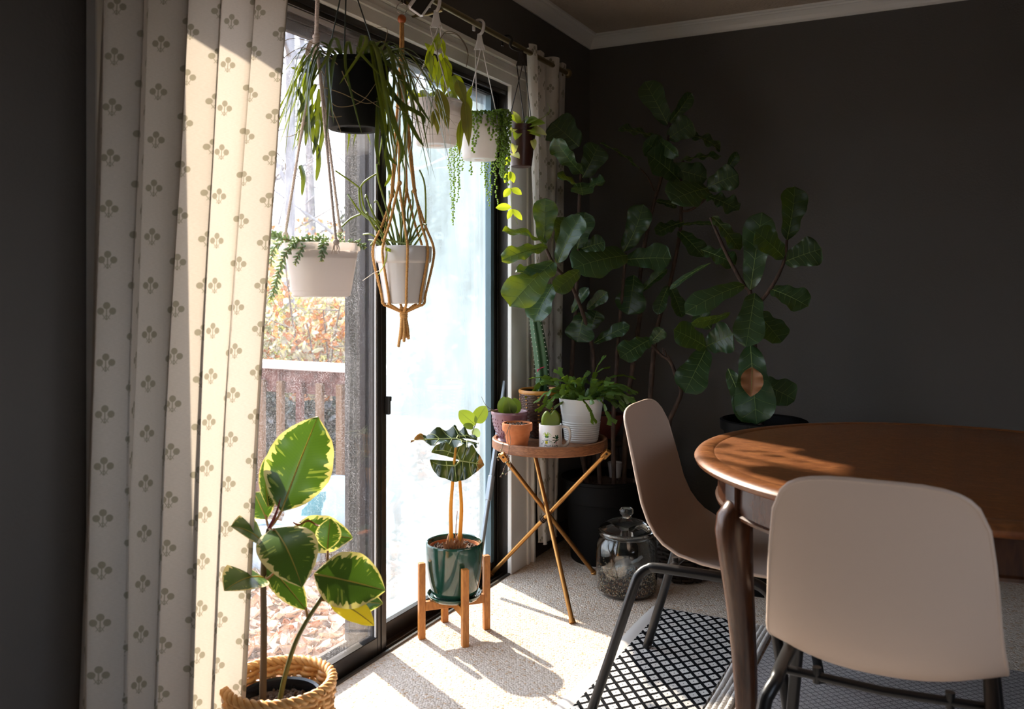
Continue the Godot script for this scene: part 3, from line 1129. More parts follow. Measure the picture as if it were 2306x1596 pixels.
func build_rugs() -> void:
	var dm := mat("diamond_weave", Color.WHITE, 0.95, 0.0, 0.2)
	dm.albedo_texture = tex(128, 128, func(u: float, v: float) -> Color:
		var du := absf(fposmod(u, 1.0) - 0.5)
		var dv := absf(fposmod(v, 1.0) - 0.5)
		var wob := 0.018 * sin(u * TAU * 9.0) + 0.018 * sin(v * TAU * 9.0)
		var q := minf(du + dv, 1.0 - du - dv) + wob
		# diamonds in two interleaved rows, each with a small dark heart
		var c := Color(0.90, 0.885, 0.865) if absf(du + dv - 0.5) > 0.16 + wob else Color(0.055, 0.06, 0.075)
		if q < 0.055:
			c = Color(0.22, 0.22, 0.24)
		return c * Color(1, 1, 1) * (0.94 + 0.06 * sin(v * TAU * 24.0)))
	dm.heightmap_enabled = true
	dm.heightmap_texture = tex(128, 128, func(u: float, v: float) -> Color:
		var h := 0.5 + 0.25 * sin(u * TAU * 8.0) * sin(v * TAU * 12.0)
		return Color(h, h, h))
	dm.heightmap_scale = 0.15
	triplanar(dm, Vector3(1.0 / 0.046, 1.0, 1.0 / 0.058))
	var o := Vector3(0.87, 0, 2.3)
	var rug := thing("diamond_rug", "flat runner rug woven in black and white diamonds under the beige chair", "rug", o)
	var mb := MB.new()
	mb.span(Vector3(0.70, 0.001, 1.02), Vector3(1.035, 0.009, 3.6), 0.002)
	part("rug_field", mb, dm, rug)
	var cream := mat("cream_cotton", lin(0.66, 0.62, 0.58), 0.95, 0.0, 0.2)
	mb = MB.new()
	# plain selvage with a little waviness
	var pts := PackedVector3Array()
	for r in 41:
		var z := lerpf(1.0, 3.6, r / 40.0)
		for q in 5:
			var t := q / 4.0
			pts.append(Vector3(0.655 + 0.05 * t + 0.004 * sin(z * 9.0) * (1.0 - t), 0.0015 + 0.005 * sin(PI * clampf(t + 0.02, 0, 1)) + 0.0005, z))
	mb.sheet(pts, 41, 5, false, true)
	part("selvage", mb, cream, rug)
	mb = MB.new()
	var rng := RandomNumberGenerator.new()
	rng.seed = 21
	for k in 60:
		var x := 0.70 + 0.335 * (k + 0.5) / 60.0
		var e := Vector3(x + rng.randf_range(-0.003, 0.003), 0.003, 1.02 - rng.randf_range(0.012, 0.022))
		mb.tube(pv3([Vector3(x, 0.006, 1.022), e]), PackedFloat32Array([0.0018]), 4)
	part("fringe", mb, cream, rug)
	# second rug: speckled field with a border of plaited cords
	var sm := mat("speckled_weave", Color.WHITE, 0.95, 0.0, 0.2)
	var nn := noise(91, 0.5, 2)
	sm.albedo_texture = tex(256, 256, func(u: float, v: float) -> Color:
		var du := absf(fposmod(u * 4.0, 1.0) - 0.5)
		var dv := absf(fposmod(v * 4.0, 1.0) - 0.5)
		var s := sin(u * TAU * 16.0) * sin(v * TAU * 16.0)
		var q := 0.35 * s + 0.9 * nn.get_noise_2d(u * 256.0, v * 256.0) + (0.3 if absf(du - dv) < 0.09 else 0.0)
		return Color(0.10, 0.10, 0.115) if q > 0.22 else Color(0.80, 0.78, 0.77))
	triplanar(sm, Vector3(9, 9, 9))
	o = Vector3(1.7, 0, 2.2)
	var rug2 := thing("speckled_rug", "black and white speckled rug with plaited cream cord edging under the table", "rug", o)
	mb = MB.new()
	mb.span(Vector3(1.115, 0.001, 1.04), Vector3(2.45, 0.010, 3.6), 0.003)
	part("rug_field", mb, sm, rug2)
	for k in 4:
		var path := PackedVector3Array()
		for s in 40:
			path.append(Vector3(1.050 + 0.0165 * k + 0.0015 * sin(s * 0.8 + k), 0.0095, lerpf(1.04, 3.3, s / 39.0)))
		mb = MB.new()
		rope(mb, path, 0.0085, 3, 42.0, 10)
		part("cord", mb, cream, rug2)

# twisted rope: strands wound about a path
func rope(mb: MB, path: PackedVector3Array, r: float, strands := 3, turns_per_m := 60.0, per := 8, sides := 5) -> void:
	var total := 0.0
	for k in path.size() - 1:
		total += (path[k + 1] - path[k]).length()
	var n := maxi(int(total * turns_per_m * per), 6)
	n = mini(n, 1200)
	# resample
	var pts := PackedVector3Array()
	var seg := 0
	var done := 0.0
	for k in n + 1:
		var want := total * k / n
		while seg < path.size() - 2 and done + (path[seg + 1] - path[seg]).length() < want:
			done += (path[seg + 1] - path[seg]).length()
			seg += 1
		var l := (path[seg + 1] - path[seg]).length()
		pts.append(path[seg].lerp(path[seg + 1], clampf((want - done) / maxf(l, 1e-6), 0, 1)))
	for s in strands:
		var q := PackedVector3Array()
		var tg := (pts[1] - pts[0]).normalized()
		var ref := Vector3.UP if absf(tg.y) < 0.9 else Vector3.RIGHT
		var x := (ref - tg * ref.dot(tg)).normalized()
		for k in n + 1:
			tg = (pts[mini(k + 1, n)] - pts[maxi(k - 1, 0)]).normalized()
			x = (x - tg * x.dot(tg)).normalized()
			var y := tg.cross(x)
			var a := TAU * (turns_per_m * total * k / n) + TAU * s / strands
			q.append(pts[k] + (x * cos(a) + y * sin(a)) * r * 0.5)
		mb.tube(q, PackedFloat32Array([r * 0.56]), sides)

func build_dining_table() -> void:
	var o := Vector3(1.67, 0, 1.69)
	var top_m := mat("polished_walnut_top", Color.WHITE, 0.32)
	top_m.albedo_texture = noise_tex(101, 0.012, 1024, ramp([lin(0.075, 0.022, 0.007), lin(0.20, 0.068, 0.018), lin(0.13, 0.042, 0.012), lin(0.27, 0.10, 0.028), lin(0.09, 0.028, 0.009)], [0.0, 0.3, 0.5, 0.72, 1.0]))
	top_m.roughness_texture = noise_tex(102, 0.25, 512, ramp([Color(0.45, 0.45, 0.45), Color(0.7, 0.7, 0.7), Color(1, 1, 1)], [0.0, 0.6, 1.0]))
	top_m.roughness = 0.55
	triplanar(top_m, Vector3(1.0, 1.0, 5.0))
	var leg_m := mat("dark_walnut", Color.WHITE, 0.27)
	leg_m.albedo_texture = noise_tex(103, 0.012, 512, ramp([lin(0.016, 0.006, 0.004), lin(0.065, 0.024, 0.010), lin(0.028, 0.010, 0.005)], [0.0, 0.5, 1.0]))
	triplanar(leg_m, Vector3(6, 1.0, 6))
	var tb := thing("dining_table", "round brown wooden dining table with moulded edge and curved legs", "table", o)
	var mb := MB.new()
	var R := 0.645
	mb.lathe(at(o), pv2([[0.0, 0.728], [R - 0.05, 0.728], [R - 0.02, 0.732], [R - 0.004, 0.740], [R, 0.750], [R - 0.006, 0.758], [R - 0.022, 0.7615], [R - 0.046, 0.7625], [R - 0.052, 0.7590], [R - 0.058, 0.7605], [0.30, 0.7605], [0.0, 0.7605]]), 96)
	part("tabletop", mb, top_m, tb)
	mb = MB.new()
	mb.lathe(at(o), pv2([[0.560, 0.728], [0.560, 0.640], [0.578, 0.638], [0.588, 0.640], [0.590, 0.648], [0.584, 0.652], [0.582, 0.728]]), 96)
	part("apron", mb, leg_m, tb)
	var ang0 := atan2(2.02 - o.z, 1.19 - o.x)
	for k in 4:
		var a := ang0 + k * PI / 2
		var out := Vector3(cos(a), 0, sin(a))
		# block joining the apron
		mb = MB.new()
		mb.box(Transform3D(Basis(out, Vector3.UP, out.cross(Vector3.UP)), o + out * 0.560 + Vector3.UP * 0.684), Vector3(0.066, 0.088, 0.066), 0.004)
		part("leg_block", mb, leg_m, tb)
		var path := PackedVector3Array()
		var rad := PackedFloat32Array()
		for q in [[0.560, 0.655, 0.028], [0.572, 0.650, 0.039], [0.580, 0.635, 0.0445], [0.583, 0.605, 0.0455], [0.580, 0.565, 0.043], [0.574, 0.50, 0.0385], [0.566, 0.42, 0.0345], [0.558, 0.32, 0.031], [0.552, 0.22, 0.028], [0.550, 0.13, 0.0245], [0.556, 0.075, 0.0235], [0.570, 0.045, 0.028], [0.582, 0.022, 0.034], [0.584, 0.012, 0.033]]:
			path.append(o + out * q[0] + Vector3.UP * q[1])
			rad.append(q[2])
		mb = MB.new()
		mb.tube(path, rad, 18)
		part("leg", mb, leg_m, tb)

# shell chair: its seat looks along +x when turn is 0
func chair(o: Vector3, turn: float, label: String) -> void:
	var ch := thing("shell_chair", label, "chair", o)
	var tr := Transform3D(Basis(Vector3.UP, turn), o)
	var beige := mat("beige_polypropylene", lin(0.68, 0.53, 0.425), 0.5)
	if not beige.normal_enabled:
		beige.normal_enabled = true
		beige.normal_texture = noise_tex(111, 0.4, 256, null, true, 2.0)
		beige.normal_scale = 0.12
		triplanar(beige, Vector3.ONE * 6.0)
	var metal := mat("black_steel_tube", lin(0.012, 0.012, 0.013), 0.32, 0.2)
	# side profile (forward, up) with half width and how far the edges curl forward or up
	var prof := [[-0.129, 0.848, 0.045, 0.000], [-0.1287, 0.8465, 0.080, 0.001], [-0.128, 0.8425, 0.112, 0.002], [-0.127, 0.836, 0.134, 0.004], [-0.1255, 0.826, 0.151, 0.007], [-0.1225, 0.811, 0.165, 0.011], [-0.114, 0.770, 0.182, 0.018], [-0.104, 0.710, 0.190, 0.024], [-0.094, 0.650, 0.196, 0.029], [-0.084, 0.590, 0.200, 0.034], [-0.070, 0.535, 0.205, 0.042], [-0.046, 0.488, 0.210, 0.048], [-0.006, 0.456, 0.213, 0.045], [0.050, 0.440, 0.215, 0.034], [0.12, 0.434, 0.215, 0.024], [0.20, 0.434, 0.214, 0.016], [0.28, 0.438, 0.211, 0.009], [0.34, 0.441, 0.206, 0.004], [0.375, 0.439, 0.197, 0.0], [0.392, 0.430, 0.18, -0.002]]
	var cols := 17
	var n := prof.size()
	var mid := PackedVector3Array()
	var nor := PackedVector3Array()
	for r in n:
		var a: Array = prof[maxi(r - 1, 0)]
		var b: Array = prof[mini(r + 1, n - 1)]
		var tg := Vector2(b[0] - a[0], b[1] - a[1]).normalized()
		var nn := Vector2(-tg.y, tg.x)          # towards the sitter
		if nn.x < 0 and nn.y < 0:
			nn = -nn
		for q in cols:
			var u := (q / (cols - 1.0)) * 2.0 - 1.0
			var curl: float = prof[r][3] * pow(absf(u), 2.4)
			mid.append(Vector3(prof[r][0] + nn.x * curl, prof[r][1] + nn.y * curl, u * prof[r][2]))
	for r in n:
		for q in cols:
			var du := mid[r * cols + mini(q + 1, cols - 1)] - mid[r * cols + maxi(q - 1, 0)]
			var dv := mid[mini(r + 1, n - 1) * cols + q] - mid[maxi(r - 1, 0) * cols + q]
			nor.append(du.cross(dv).normalized())
	var front := PackedVector3Array()
	var back := PackedVector3Array()
	for k in mid.size():
		front.append(tr * (mid[k] + nor[k] * 0.0035))
		back.append(tr * (mid[k] - nor[k] * 0.0035))
	var mb := MB.new()
	mb.sheet(front, n, cols)
	mb.sheet(back, n, cols, false, true)
	# rolled edge all the way round
	var rim := PackedVector3Array()
	for q in cols:
		rim.append(tr * mid[q])
	for r in range(1, n):
		rim.append(tr * mid[r * cols + cols - 1])
	for q in range(cols - 2, -1, -1):
		rim.append(tr * mid[(n - 1) * cols + q])
	for r in range(n - 2, -1, -1):
		rim.append(tr * mid[r * cols])
	mb.tube(rim, PackedFloat32Array([0.0048]), 8, false)
	part("seat_shell", mb, beige, ch, "one-piece beige plastic seat and back")
	# two bent tubes make the four legs
	for s in [-1.0, 1.0]:
		var z0: float = s * 0.19
		var z1: float = s * 0.245
		var pts := [Vector3(-0.185, 0.008, z1), Vector3(-0.13, 0.18, s * 0.228), Vector3(-0.072, 0.365, s * 0.208), Vector3(-0.058, 0.398, s * 0.2), Vector3(-0.035, 0.415, z0), Vector3(0.0, 0.421, z0), Vector3(0.20, 0.421, z0), Vector3(0.25, 0.419, z0), Vector3(0.285, 0.405, s * 0.195), Vector3(0.30, 0.375, s * 0.2), Vector3(0.335, 0.18, s * 0.22), Vector3(0.365, 0.008, s * 0.24)]
		var path := PackedVector3Array()
		for p in smooth_path(pts, 4):
			path.append(tr * p)
		mb = MB.new()
		mb.tube(path, PackedFloat32Array([0.0140]), 12)
		part("leg_tube", mb, metal, ch)
	for x in [0.02, 0.21]:
		mb = MB.new()
		mb.tube(pv3([tr * Vector3(x, 0.419, -0.19), tr * Vector3(x, 0.412, 0.0), tr * Vector3(x, 0.419, 0.19)]), PackedFloat32Array([0.009]), 10)
		part("cross_brace", mb, metal, ch)
	for q in [[0.02, -0.12], [0.02, 0.12], [0.21, -0.12], [0.21, 0.12]]:
		mb = MB.new()
		mb.lathe(Transform3D(tr.basis, tr * Vector3(q[0], 0.415, q[1])), pv2([[0.0, -0.012], [0.008, -0.012], [0.009, -0.008], [0.009, 0.02], [0.0, 0.02]]), 12)
		part("bolt", mb, metal, ch)

func build_jar() -> void:
	var o := at_height(1411, 1334, 0.0)
	var glass := mat("jar_glass", Color(0.96, 0.98, 0.98, 0.0), 0.02)
	glass.refraction_enabled = true
	glass.refraction_scale = 0.05
	var jar := thing("seed_jar", "large clear glass jar with knobbed lid, part filled with birdseed", "jar", o)
	var mb := MB.new()
	# outer wall up, over the lip, inner wall down
	mb.lathe(at(o), pv2([[0.0, 0.002], [0.095, 0.002], [0.108, 0.008], [0.117, 0.022], [0.119, 0.05], [0.119, 0.175], [0.116, 0.198], [0.108, 0.215], [0.104, 0.224], [0.108, 0.232], [0.110, 0.240], [0.106, 0.246], [0.101, 0.246], [0.099, 0.236], [0.099, 0.224], [0.103, 0.213], [0.111, 0.196], [0.1145, 0.175], [0.1145, 0.05], [0.112, 0.026], [0.104, 0.014], [0.0, 0.010]]), 48)
	part("jar_body", mb, glass, jar)
	mb = MB.new()
	mb.lathe(at(o), pv2([[0.0, 0.247], [0.108, 0.247], [0.110, 0.251], [0.106, 0.256], [0.098, 0.262], [0.075, 0.276], [0.050, 0.286], [0.030, 0.291], [0.020, 0.294], [0.017, 0.300], [0.021, 0.306], [0.027, 0.313], [0.028, 0.322], [0.023, 0.331], [0.010, 0.334], [0.0, 0.3345]]), 48)
	part("lid", mb, glass, jar)
	# seed: a heaped base with loose grains on it
	var rng := RandomNumberGenerator.new()
	rng.seed = 31
	mb = MB.new()
	mb.lathe(at(o), pv2([[0.0, 0.0115], [0.100, 0.0135], [0.1105, 0.026], [0.1125, 0.05], [0.1125, 0.062], [0.07, 0.052], [0.0, 0.046]]), 36)
	var seedbed := mat("seed_bed", lin(0.05, 0.03, 0.018), 0.9)
	part("seed_bed", mb, seedbed, jar)
	var one := MB.new()
	one.ball(Vector3.ZERO, Vector3(0.0022, 0, 0), Vector3(0, 0.0016, 0), Vector3(0, 0, 0.0042), 6, 5)
	for k in one.v.size():
		one.c.append(Color.WHITE)
	var mm := MultiMesh.new()
	mm.transform_format = MultiMesh.TRANSFORM_3D
	mm.use_colors = true
	mm.mesh = one.mesh()
	var cnt := 3800
	mm.instance_count = cnt
	for k in cnt:
		var a := rng.randf_range(0, TAU)
		var p := Vector3.ZERO
		if k < 2000:
			var y := rng.randf_range(0.022, 0.066)
			var rr := 0.1122
			if y > 0.058:
				rr -= rng.randf() * 0.02
			p = Vector3(cos(a) * rr, y, sin(a) * rr)
		elif k < 3500:
			var rr := 0.11 * sqrt(rng.randf())
			p = Vector3(cos(a) * rr, 0.049 + 0.013 * pow(rr / 0.11, 2.0) + rng.randf() * 0.006, sin(a) * rr)
		else:
			# grains stuck higher up, banked against the sides
			a = rng.randf_range(-0.6, 1.2) if k % 2 == 0 else rng.randf_range(2.2, 3.6)
			p = Vector3(cos(a) * 0.1122, 0.066 + 0.06 * pow(rng.randf(), 2.0), sin(a) * 0.1122)
		mm.set_instance_transform(k, Transform3D(Basis.from_euler(Vector3(rng.randf() * 6, rng.randf() * 6, rng.randf() * 6)), p))
		var z := rng.randf()
		mm.set_instance_color(k, Color(0.025, 0.018, 0.014) if z < 0.5 else (Color(0.42, 0.24, 0.10) if z < 0.72 else (Color(0.74, 0.62, 0.44) if z < 0.93 else Color(0.34, 0.10, 0.05))))
	var sm := mat("mixed_seed", Color.WHITE, 0.6)
	sm.vertex_color_use_as_albedo = true
	var mi := MultiMeshInstance3D.new()
	mi.name = "birdseed"
	mi.multimesh = mm
	mi.material_override = sm
	mi.set_meta("kind", "stuff")
	mi.set_meta("label", "mixed black, tan and orange birdseed")
	jar.add_child(mi)
	# clear plastic scoop lying in the seed
	var clear := mat("clear_acrylic", Color(1, 1, 1, 0.12), 0.05)
	clear.transparency = BaseMaterial3D.TRANSPARENCY_ALPHA
	var axis := (right_dir * 0.80 + Vector3.UP * 0.58 - fwd_dir * 0.1).normalized()
	var sp := o + Vector3(0, 0.098, 0) - right_dir * 0.010 - fwd_dir * 0.01
	var scoop := thing("seed_scoop", "clear plastic scoop stuck in the birdseed inside the glass jar", "scoop", sp)
	var y := Vector3.UP - axis * axis.y
	y = y.normalized()
	var bs := Basis(y, axis, y.cross(axis))
	mb = MB.new()
	mb.lathe(Transform3D(bs, sp), pv2([[0.0, -0.042], [0.020, -0.040], [0.033, -0.030], [0.038, -0.012], [0.038, 0.010], [0.033, 0.028], [0.020, 0.038], [0.0, 0.042]]), 28)
	part("scoop_bowl", mb, clear, scoop)
	mb = MB.new()
	mb.tube(pv3([sp + axis * 0.038, sp + axis * 0.07, sp + axis * 0.085]), PackedFloat32Array([0.008, 0.007, 0.006]), 10)
	part("handle", mb, clear, scoop)

# ---------------------------------------------------------------- leaves
const FIDDLE := [[0.0, 0.10], [0.06, 0.34], [0.15, 0.56], [0.28, 0.66], [0.40, 0.68], [0.52, 0.80], [0.64, 0.95], [0.75, 1.0], [0.85, 0.93], [0.93, 0.70], [0.98, 0.38], [1.0, 0.06]]
const OVAL := [[0.0, 0.05], [0.06, 0.32], [0.15, 0.62], [0.28, 0.88], [0.42, 1.0], [0.56, 0.99], [0.70, 0.86], [0.82, 0.64], [0.91, 0.38], [0.97, 0.15], [1.0, 0.02]]
const LANCE := [[0.0, 0.15], [0.10, 0.55], [0.25, 0.92], [0.40, 1.0], [0.58, 0.85], [0.75, 0.56], [0.90, 0.24], [1.0, 0.02]]
const ROUND := [[0.0, 0.30], [0.05, 0.62], [0.15, 0.86], [0.30, 0.99], [0.48, 1.0], [0.65, 0.92], [0.80, 0.73], [0.90, 0.50], [0.97, 0.26], [1.0, 0.08]]
const STRAP := [[0.0, 0.55], [0.15, 0.85], [0.40, 1.0], [0.65, 0.9], [0.85, 0.6], [0.95, 0.3], [1.0, 0.04]]

# one leaf from base to tip; hint is the way its upper face looks. o: bend, fold, wave, nwave, droop, rows, cols, vein (material), vr, lat, thick
func leaf(parent: Node3D, base: Vector3, tip: Vector3, hint: Vector3, hw: float, prof: Array, m: Material, o := {}) -> MeshInstance3D:
	var ax := tip - base
	var L := ax.length()
	var a := ax / L
	var nn := (hint - a * hint.dot(a)).normalized()
	var s := a.cross(nn)
	var bend: float = o.get("bend", 0.06)
	var fold: float = o.get("fold", 0.12)
	var wave: float = o.get("wave", 0.0)
	var nw: float = o.get("nwave", 3.0)
	var droop: float = o.get("droop", 0.0)
	var ph: float = o.get("phase", base.x * 37.0 + base.y * 91.0)
	var skew: float = o.get("skew", 0.0)
	var rows: int = o.get("rows", 15)
	var cols: int = o.get("cols", 9)
	var spot := func(u: float, t: float) -> Vector3:
		var w := look_up(prof, t) * hw
		var p := base + a * (L * t) + nn * (bend * L * 4.0 * t * (1.0 - t)) - nn * (droop * L * t * t) + s * (skew * L * sin(PI * t))
		p += s * (u * w) + nn * (absf(u) * fold * w) + nn * (wave * hw * absf(u) * u * u * sin(t * TAU * nw + ph + (1.3 if u > 0.0 else 0.0)))
		return p
	var pts := PackedVector3Array()
	for r in rows:
		for q in cols:
			pts.append(spot.call(q / (cols - 1.0) * 2.0 - 1.0, r / (rows - 1.0)))
	var mb := MB.new()
	mb.sheet(pts, rows, cols, false, true)
	var thick: float = o.get("thick", 0.0)
	if thick > 0.0:
		var under := PackedVector3Array()
		for r in rows:
			for q in cols:
				var u := q / (cols - 1.0) * 2.0 - 1.0
				under.append(pts[r * cols + q] - nn * thick * (1.0 - 0.9 * absf(u) * absf(u)))
		mb.sheet(under, rows, cols, false, false)
	var leaf_node := part(o.get("name", "leaf"), mb, m, parent)
	if o.has("vein"):
		var vm := MB.new()
		var vr: float = o.get("vr", 0.0012)
		var path := PackedVector3Array()
		for r in 12:
			path.append(spot.call(0.0, minf(r / 11.0, 0.985)))
		vm.tube(path, taper(12, vr * 1.7, vr * 0.5), 6)
		var lat: int = o.get("lat", 0)
		for k in lat:
			var t0 := 0.10 + 0.72 * k / maxf(lat - 1.0, 1.0)
			for sd in [-1.0, 1.0]:
				var q := PackedVector3Array()
				for e in 6:
					var f := e / 5.0
					q.append(spot.call(sd * f * 0.93, minf(t0 + 0.15 * f - 0.05 * f * f, 0.985)))
				vm.tube(q, taper(6, vr * 0.75, vr * 0.3), 4, false)
		part("vein", vm, o["vein"], leaf_node)
	return leaf_node

# a curved strap along a path of points
func strap(parent: Node3D, path: PackedVector3Array, hw: float, m: Material, hint: Vector3, called := "leaf") -> void:
	var pts := PackedVector3Array()
	var n := path.size()
	var up := hint
	for k in n:
		var tg := (path[mini(k + 1, n - 1)] - path[maxi(k - 1, 0)]).normalized()
		up = (up - tg * up.dot(tg)).normalized()
		var s := tg.cross(up)
		var w := look_up(STRAP, k / (n - 1.0)) * hw
		pts.append(path[k] - s * w + up * w * 0.35)
		pts.append(path[k])
		pts.append(path[k] + s * w + up * w * 0.35)
	var mb := MB.new()
	mb.sheet(pts, n, 3, false, true)
	part(called, mb, m, parent)

# ---------------------------------------------------------------- tray table and what stands on it
func build_tray_table() -> void:
	var c := W(1235, 645, 3.47)
	c.y = 0.0
	c.x += 0.006
	var tray_h := 0.606
	var R := 0.227
	var top_m := wood("tray_wood", lin(0.10, 0.036, 0.016), lin(0.34, 0.14, 0.058), Vector3(2, 9, 2), 0.5)
	var brass := mat("antique_brass", lin(0.42, 0.20, 0.055), 0.36, 0.85)
	var tb := thing("tray_table", "round wooden tray table on three crossed brass legs", "side table", c)
	var mb := MB.new()
	mb.lathe(at(c), pv2([[0.0, tray_h - 0.040], [R - 0.008, tray_h - 0.040], [R, tray_h - 0.034], [R, tray_h - 0.004], [R - 0.004, tray_h], [R - 0.014, tray_h], [R - 0.017, tray_h - 0.004], [R - 0.018, tray_h - 0.018], [0.0, tray_h - 0.018]]), 72)
	part("tray", mb, top_m, tb)
	var feet := [at_height(1289, 1401, 0.004), at_height(1338, 1290, 0.004), at_height(1105, 1293, 0.004)]
	var tops := [W(1197, 1026, 3.62), W(1137, 1043, 3.30), W(1361, 1024, 3.36)]
	tops[0].y = tray_h - 0.04
	tops[1].y = tray_h - 0.052
	tops[2].y = tray_h - 0.052
	for k in 3:
		mb = MB.new()
		var a: Vector3 = feet[k]
		var b: Vector3 = tops[k]
		mb.tube(pv3([a, a.lerp(b, 0.5), b]), PackedFloat32Array([0.0088]), 12)
		part("leg", mb, brass, tb)
		mb = MB.new()
		var d := (b - a).normalized()
		mb.tube(pv3([a - d * 0.002, a + d * 0.012]), PackedFloat32Array([0.0125, 0.0115]), 12)
		part("foot_cap", mb, brass, tb)
		mb = MB.new()
		var out := (b - c)
		out.y = 0
		out = out.normalized()
		mb.beam(b - d * 0.012, b + d * 0.030, right_dir, 0.026, 0.016, 0.003)
		part("bracket", mb, brass, tb)
		mb = MB.new()
		var face := -fwd_dir
		mb.lathe(Transform3D(Basis(face.cross(Vector3.UP), face, Vector3.UP), b + d * 0.012), pv2([[0.0, 0.004], [0.0045, 0.004], [0.0045, 0.0115], [0.003, 0.0125], [0.0, 0.0125]]), 12)
		part("screw", mb, mat("dark_screw", lin(0.05, 0.03, 0.02), 0.4, 0.7), tb)
	var hub: Vector3 = feet[2].lerp(tops[2], 0.475)
	mb = MB.new()
	for k in 3:
		var d: Vector3 = (tops[2] - feet[2]).normalized()
		mb.lathe(Transform3D(Basis(d.cross(Vector3.UP).normalized(), d, d.cross(Vector3.UP).normalized().cross(d)), hub + d * (0.008 * k)), pv2([[0.009, -0.003], [0.0125, -0.002], [0.0125, 0.002], [0.009, 0.003]]), 14)
	part("wire_clasp", mb, mat("dark_screw", lin(0.05, 0.03, 0.02), 0.4, 0.7), tb)
	var fl := tray_h - 0.018
	purple_pot(spot_on(1148, 3.46, fl))
	terracotta(spot_on(1165, 3.335, fl))
	cactus_basket(spot_on(1219, 3.600, fl))
	mug(spot_on(1239.5, 3.318, fl))
	ribbed_pot(spot_on(1309, 3.49, fl))

func spot_on(px: float, d: float, h: float) -> Vector3:
	var p := W(px, HORIZON, d)
	p.y = h
	return p

func purple_pot(o: Vector3) -> void:
	var glaze := mat("mauve_glaze", lin(0.24, 0.12, 0.145), 0.18)
	var po := thing("mauve_pot", "mauve glazed pot with dimpled sides holding a round-leaved hoya", "potted plant", o)
	var mb := MB.new()
	var prof := [[0.0, 0.0], [0.048, 0.0], [0.052, 0.004], [0.052, 0.010], [0.043, 0.018], [0.052, 0.036], [0.063, 0.062], [0.0685, 0.088], [0.0700, 0.106], [0.0725, 0.110], [0.0735, 0.118], [0.0710, 0.123], [0.0665, 0.122], [0.064, 0.112], [0.062, 0.09]]
	mb.lathe(at(o), pv2(prof), 48)
	part("pot", mb, glaze, po)
	var table := []
	for k in range(5, 9):
		table.append([prof[k][1], prof[k][0]])
	var rng := RandomNumberGenerator.new()
	rng.seed = 8
	mb = MB.new()
	for r in 6:
		for k in 26:
			var y := 0.030 + r * 0.0125 + rng.randf_range(-0.002, 0.002)
			var a := TAU * (k + 0.5 * (r % 2)) / 26.0 + rng.randf_range(-0.05, 0.05)
			var rr := look_up(table, y) + 0.0002
			var out := Vector3(cos(a), -0.3, sin(a)).normalized()
			var side := Vector3(-sin(a), 0, cos(a))
			var up := side.cross(out)
			var tw := rng.randf_range(-0.6, 0.6)
			mb.ball(o + Vector3(cos(a) * rr, y, sin(a) * rr), (side * cos(tw) + up * sin(tw)) * 0.0026, out * 0.0018, (up * cos(tw) - side * sin(tw)) * 0.0046, 6, 4)
	part("dimple", mb, glaze, po).set_meta("kind", "stuff")
	soil(po, o + Vector3(0, 0.105, 0), 0.063, 41, 30)
	var green := leafy("hoya_round_leaf", lin(0.13, 0.20, 0.05), Color(0.50, 0.56, 0.10), 0.35)
	var vn := mat("pale_vein", lin(0.26, 0.34, 0.10), 0.5)
	var back := -fwd_dir
	var b := o + Vector3(0, 0.112, 0)
	leaf(po, b - right_dir * 0.012 + back * 0.010, W(1134, 893, 3.43), back + Vector3(-0.2, 0.1, 0), 0.030, ROUND, green, {"fold": 0.18, "vein": vn, "vr": 0.0006, "thick": 0.0015})
	leaf(po, b + right_dir * 0.004 + back * 0.018, W(1142, 894, 3.40), back + Vector3(0.1, 0.2, 0), 0.028, ROUND, green, {"fold": 0.22, "vein": vn, "vr": 0.0006, "thick": 0.0015})
	leaf(po, b + right_dir * 0.022 + back * 0.012, W(1158, 896, 3.44), back + right_dir * 0.7, 0.026, ROUND, green, {"fold": 0.15, "vein": vn, "vr": 0.0006, "thick": 0.0015})
	# a runner leaning out over the glass side with round leaves
	var twig := mat("hoya_stem", lin(0.16, 0.12, 0.06), 0.6)
	mb = MB.new()
	var run := smooth_path([b - right_dir * 0.02, W(1104, 925, 3.42), W(1078, 945, 3.33), W(1068, 962, 3.28), W(1062, 982, 3.26)], 5)
	mb.tube(run, taper(run.size(), 0.0020, 0.0012), 6)
	var spur := smooth_path([b - right_dir * 0.015, W(1100, 918, 3.42), W(1084, 893, 3.40)], 4)
	mb.tube(spur, taper(spur.size(), 0.0016, 0.0008), 6)
	part("stem", mb, twig, po)
	leaf(po, W(1071, 950, 3.30), W(1094, 914, 3.30), back, 0.0275, ROUND, green, {"fold": 0.05, "vein": vn, "vr": 0.0005})
	leaf(po, W(1070, 956, 3.29), W(1034, 925, 3.28), back + Vector3(0, 0.1, 0.1), 0.0285, ROUND, green, {"fold": 0.08, "vein": vn, "vr": 0.0005})
	leaf(po, W(1066, 962, 3.28), W(1043, 958, 3.27), back + Vector3(0, 0.8, 0), 0.014, ROUND, green, {"fold": 0.1})
	leaf(po, W(1066, 966, 3.28), W(1079, 984, 3.27), back + Vector3(0.3, 0.3, 0), 0.015, ROUND, leafy("hoya_pale_leaf", lin(0.40, 0.46, 0.32), Color(0.6, 0.7, 0.35), 0.35), {"fold": 0.1})

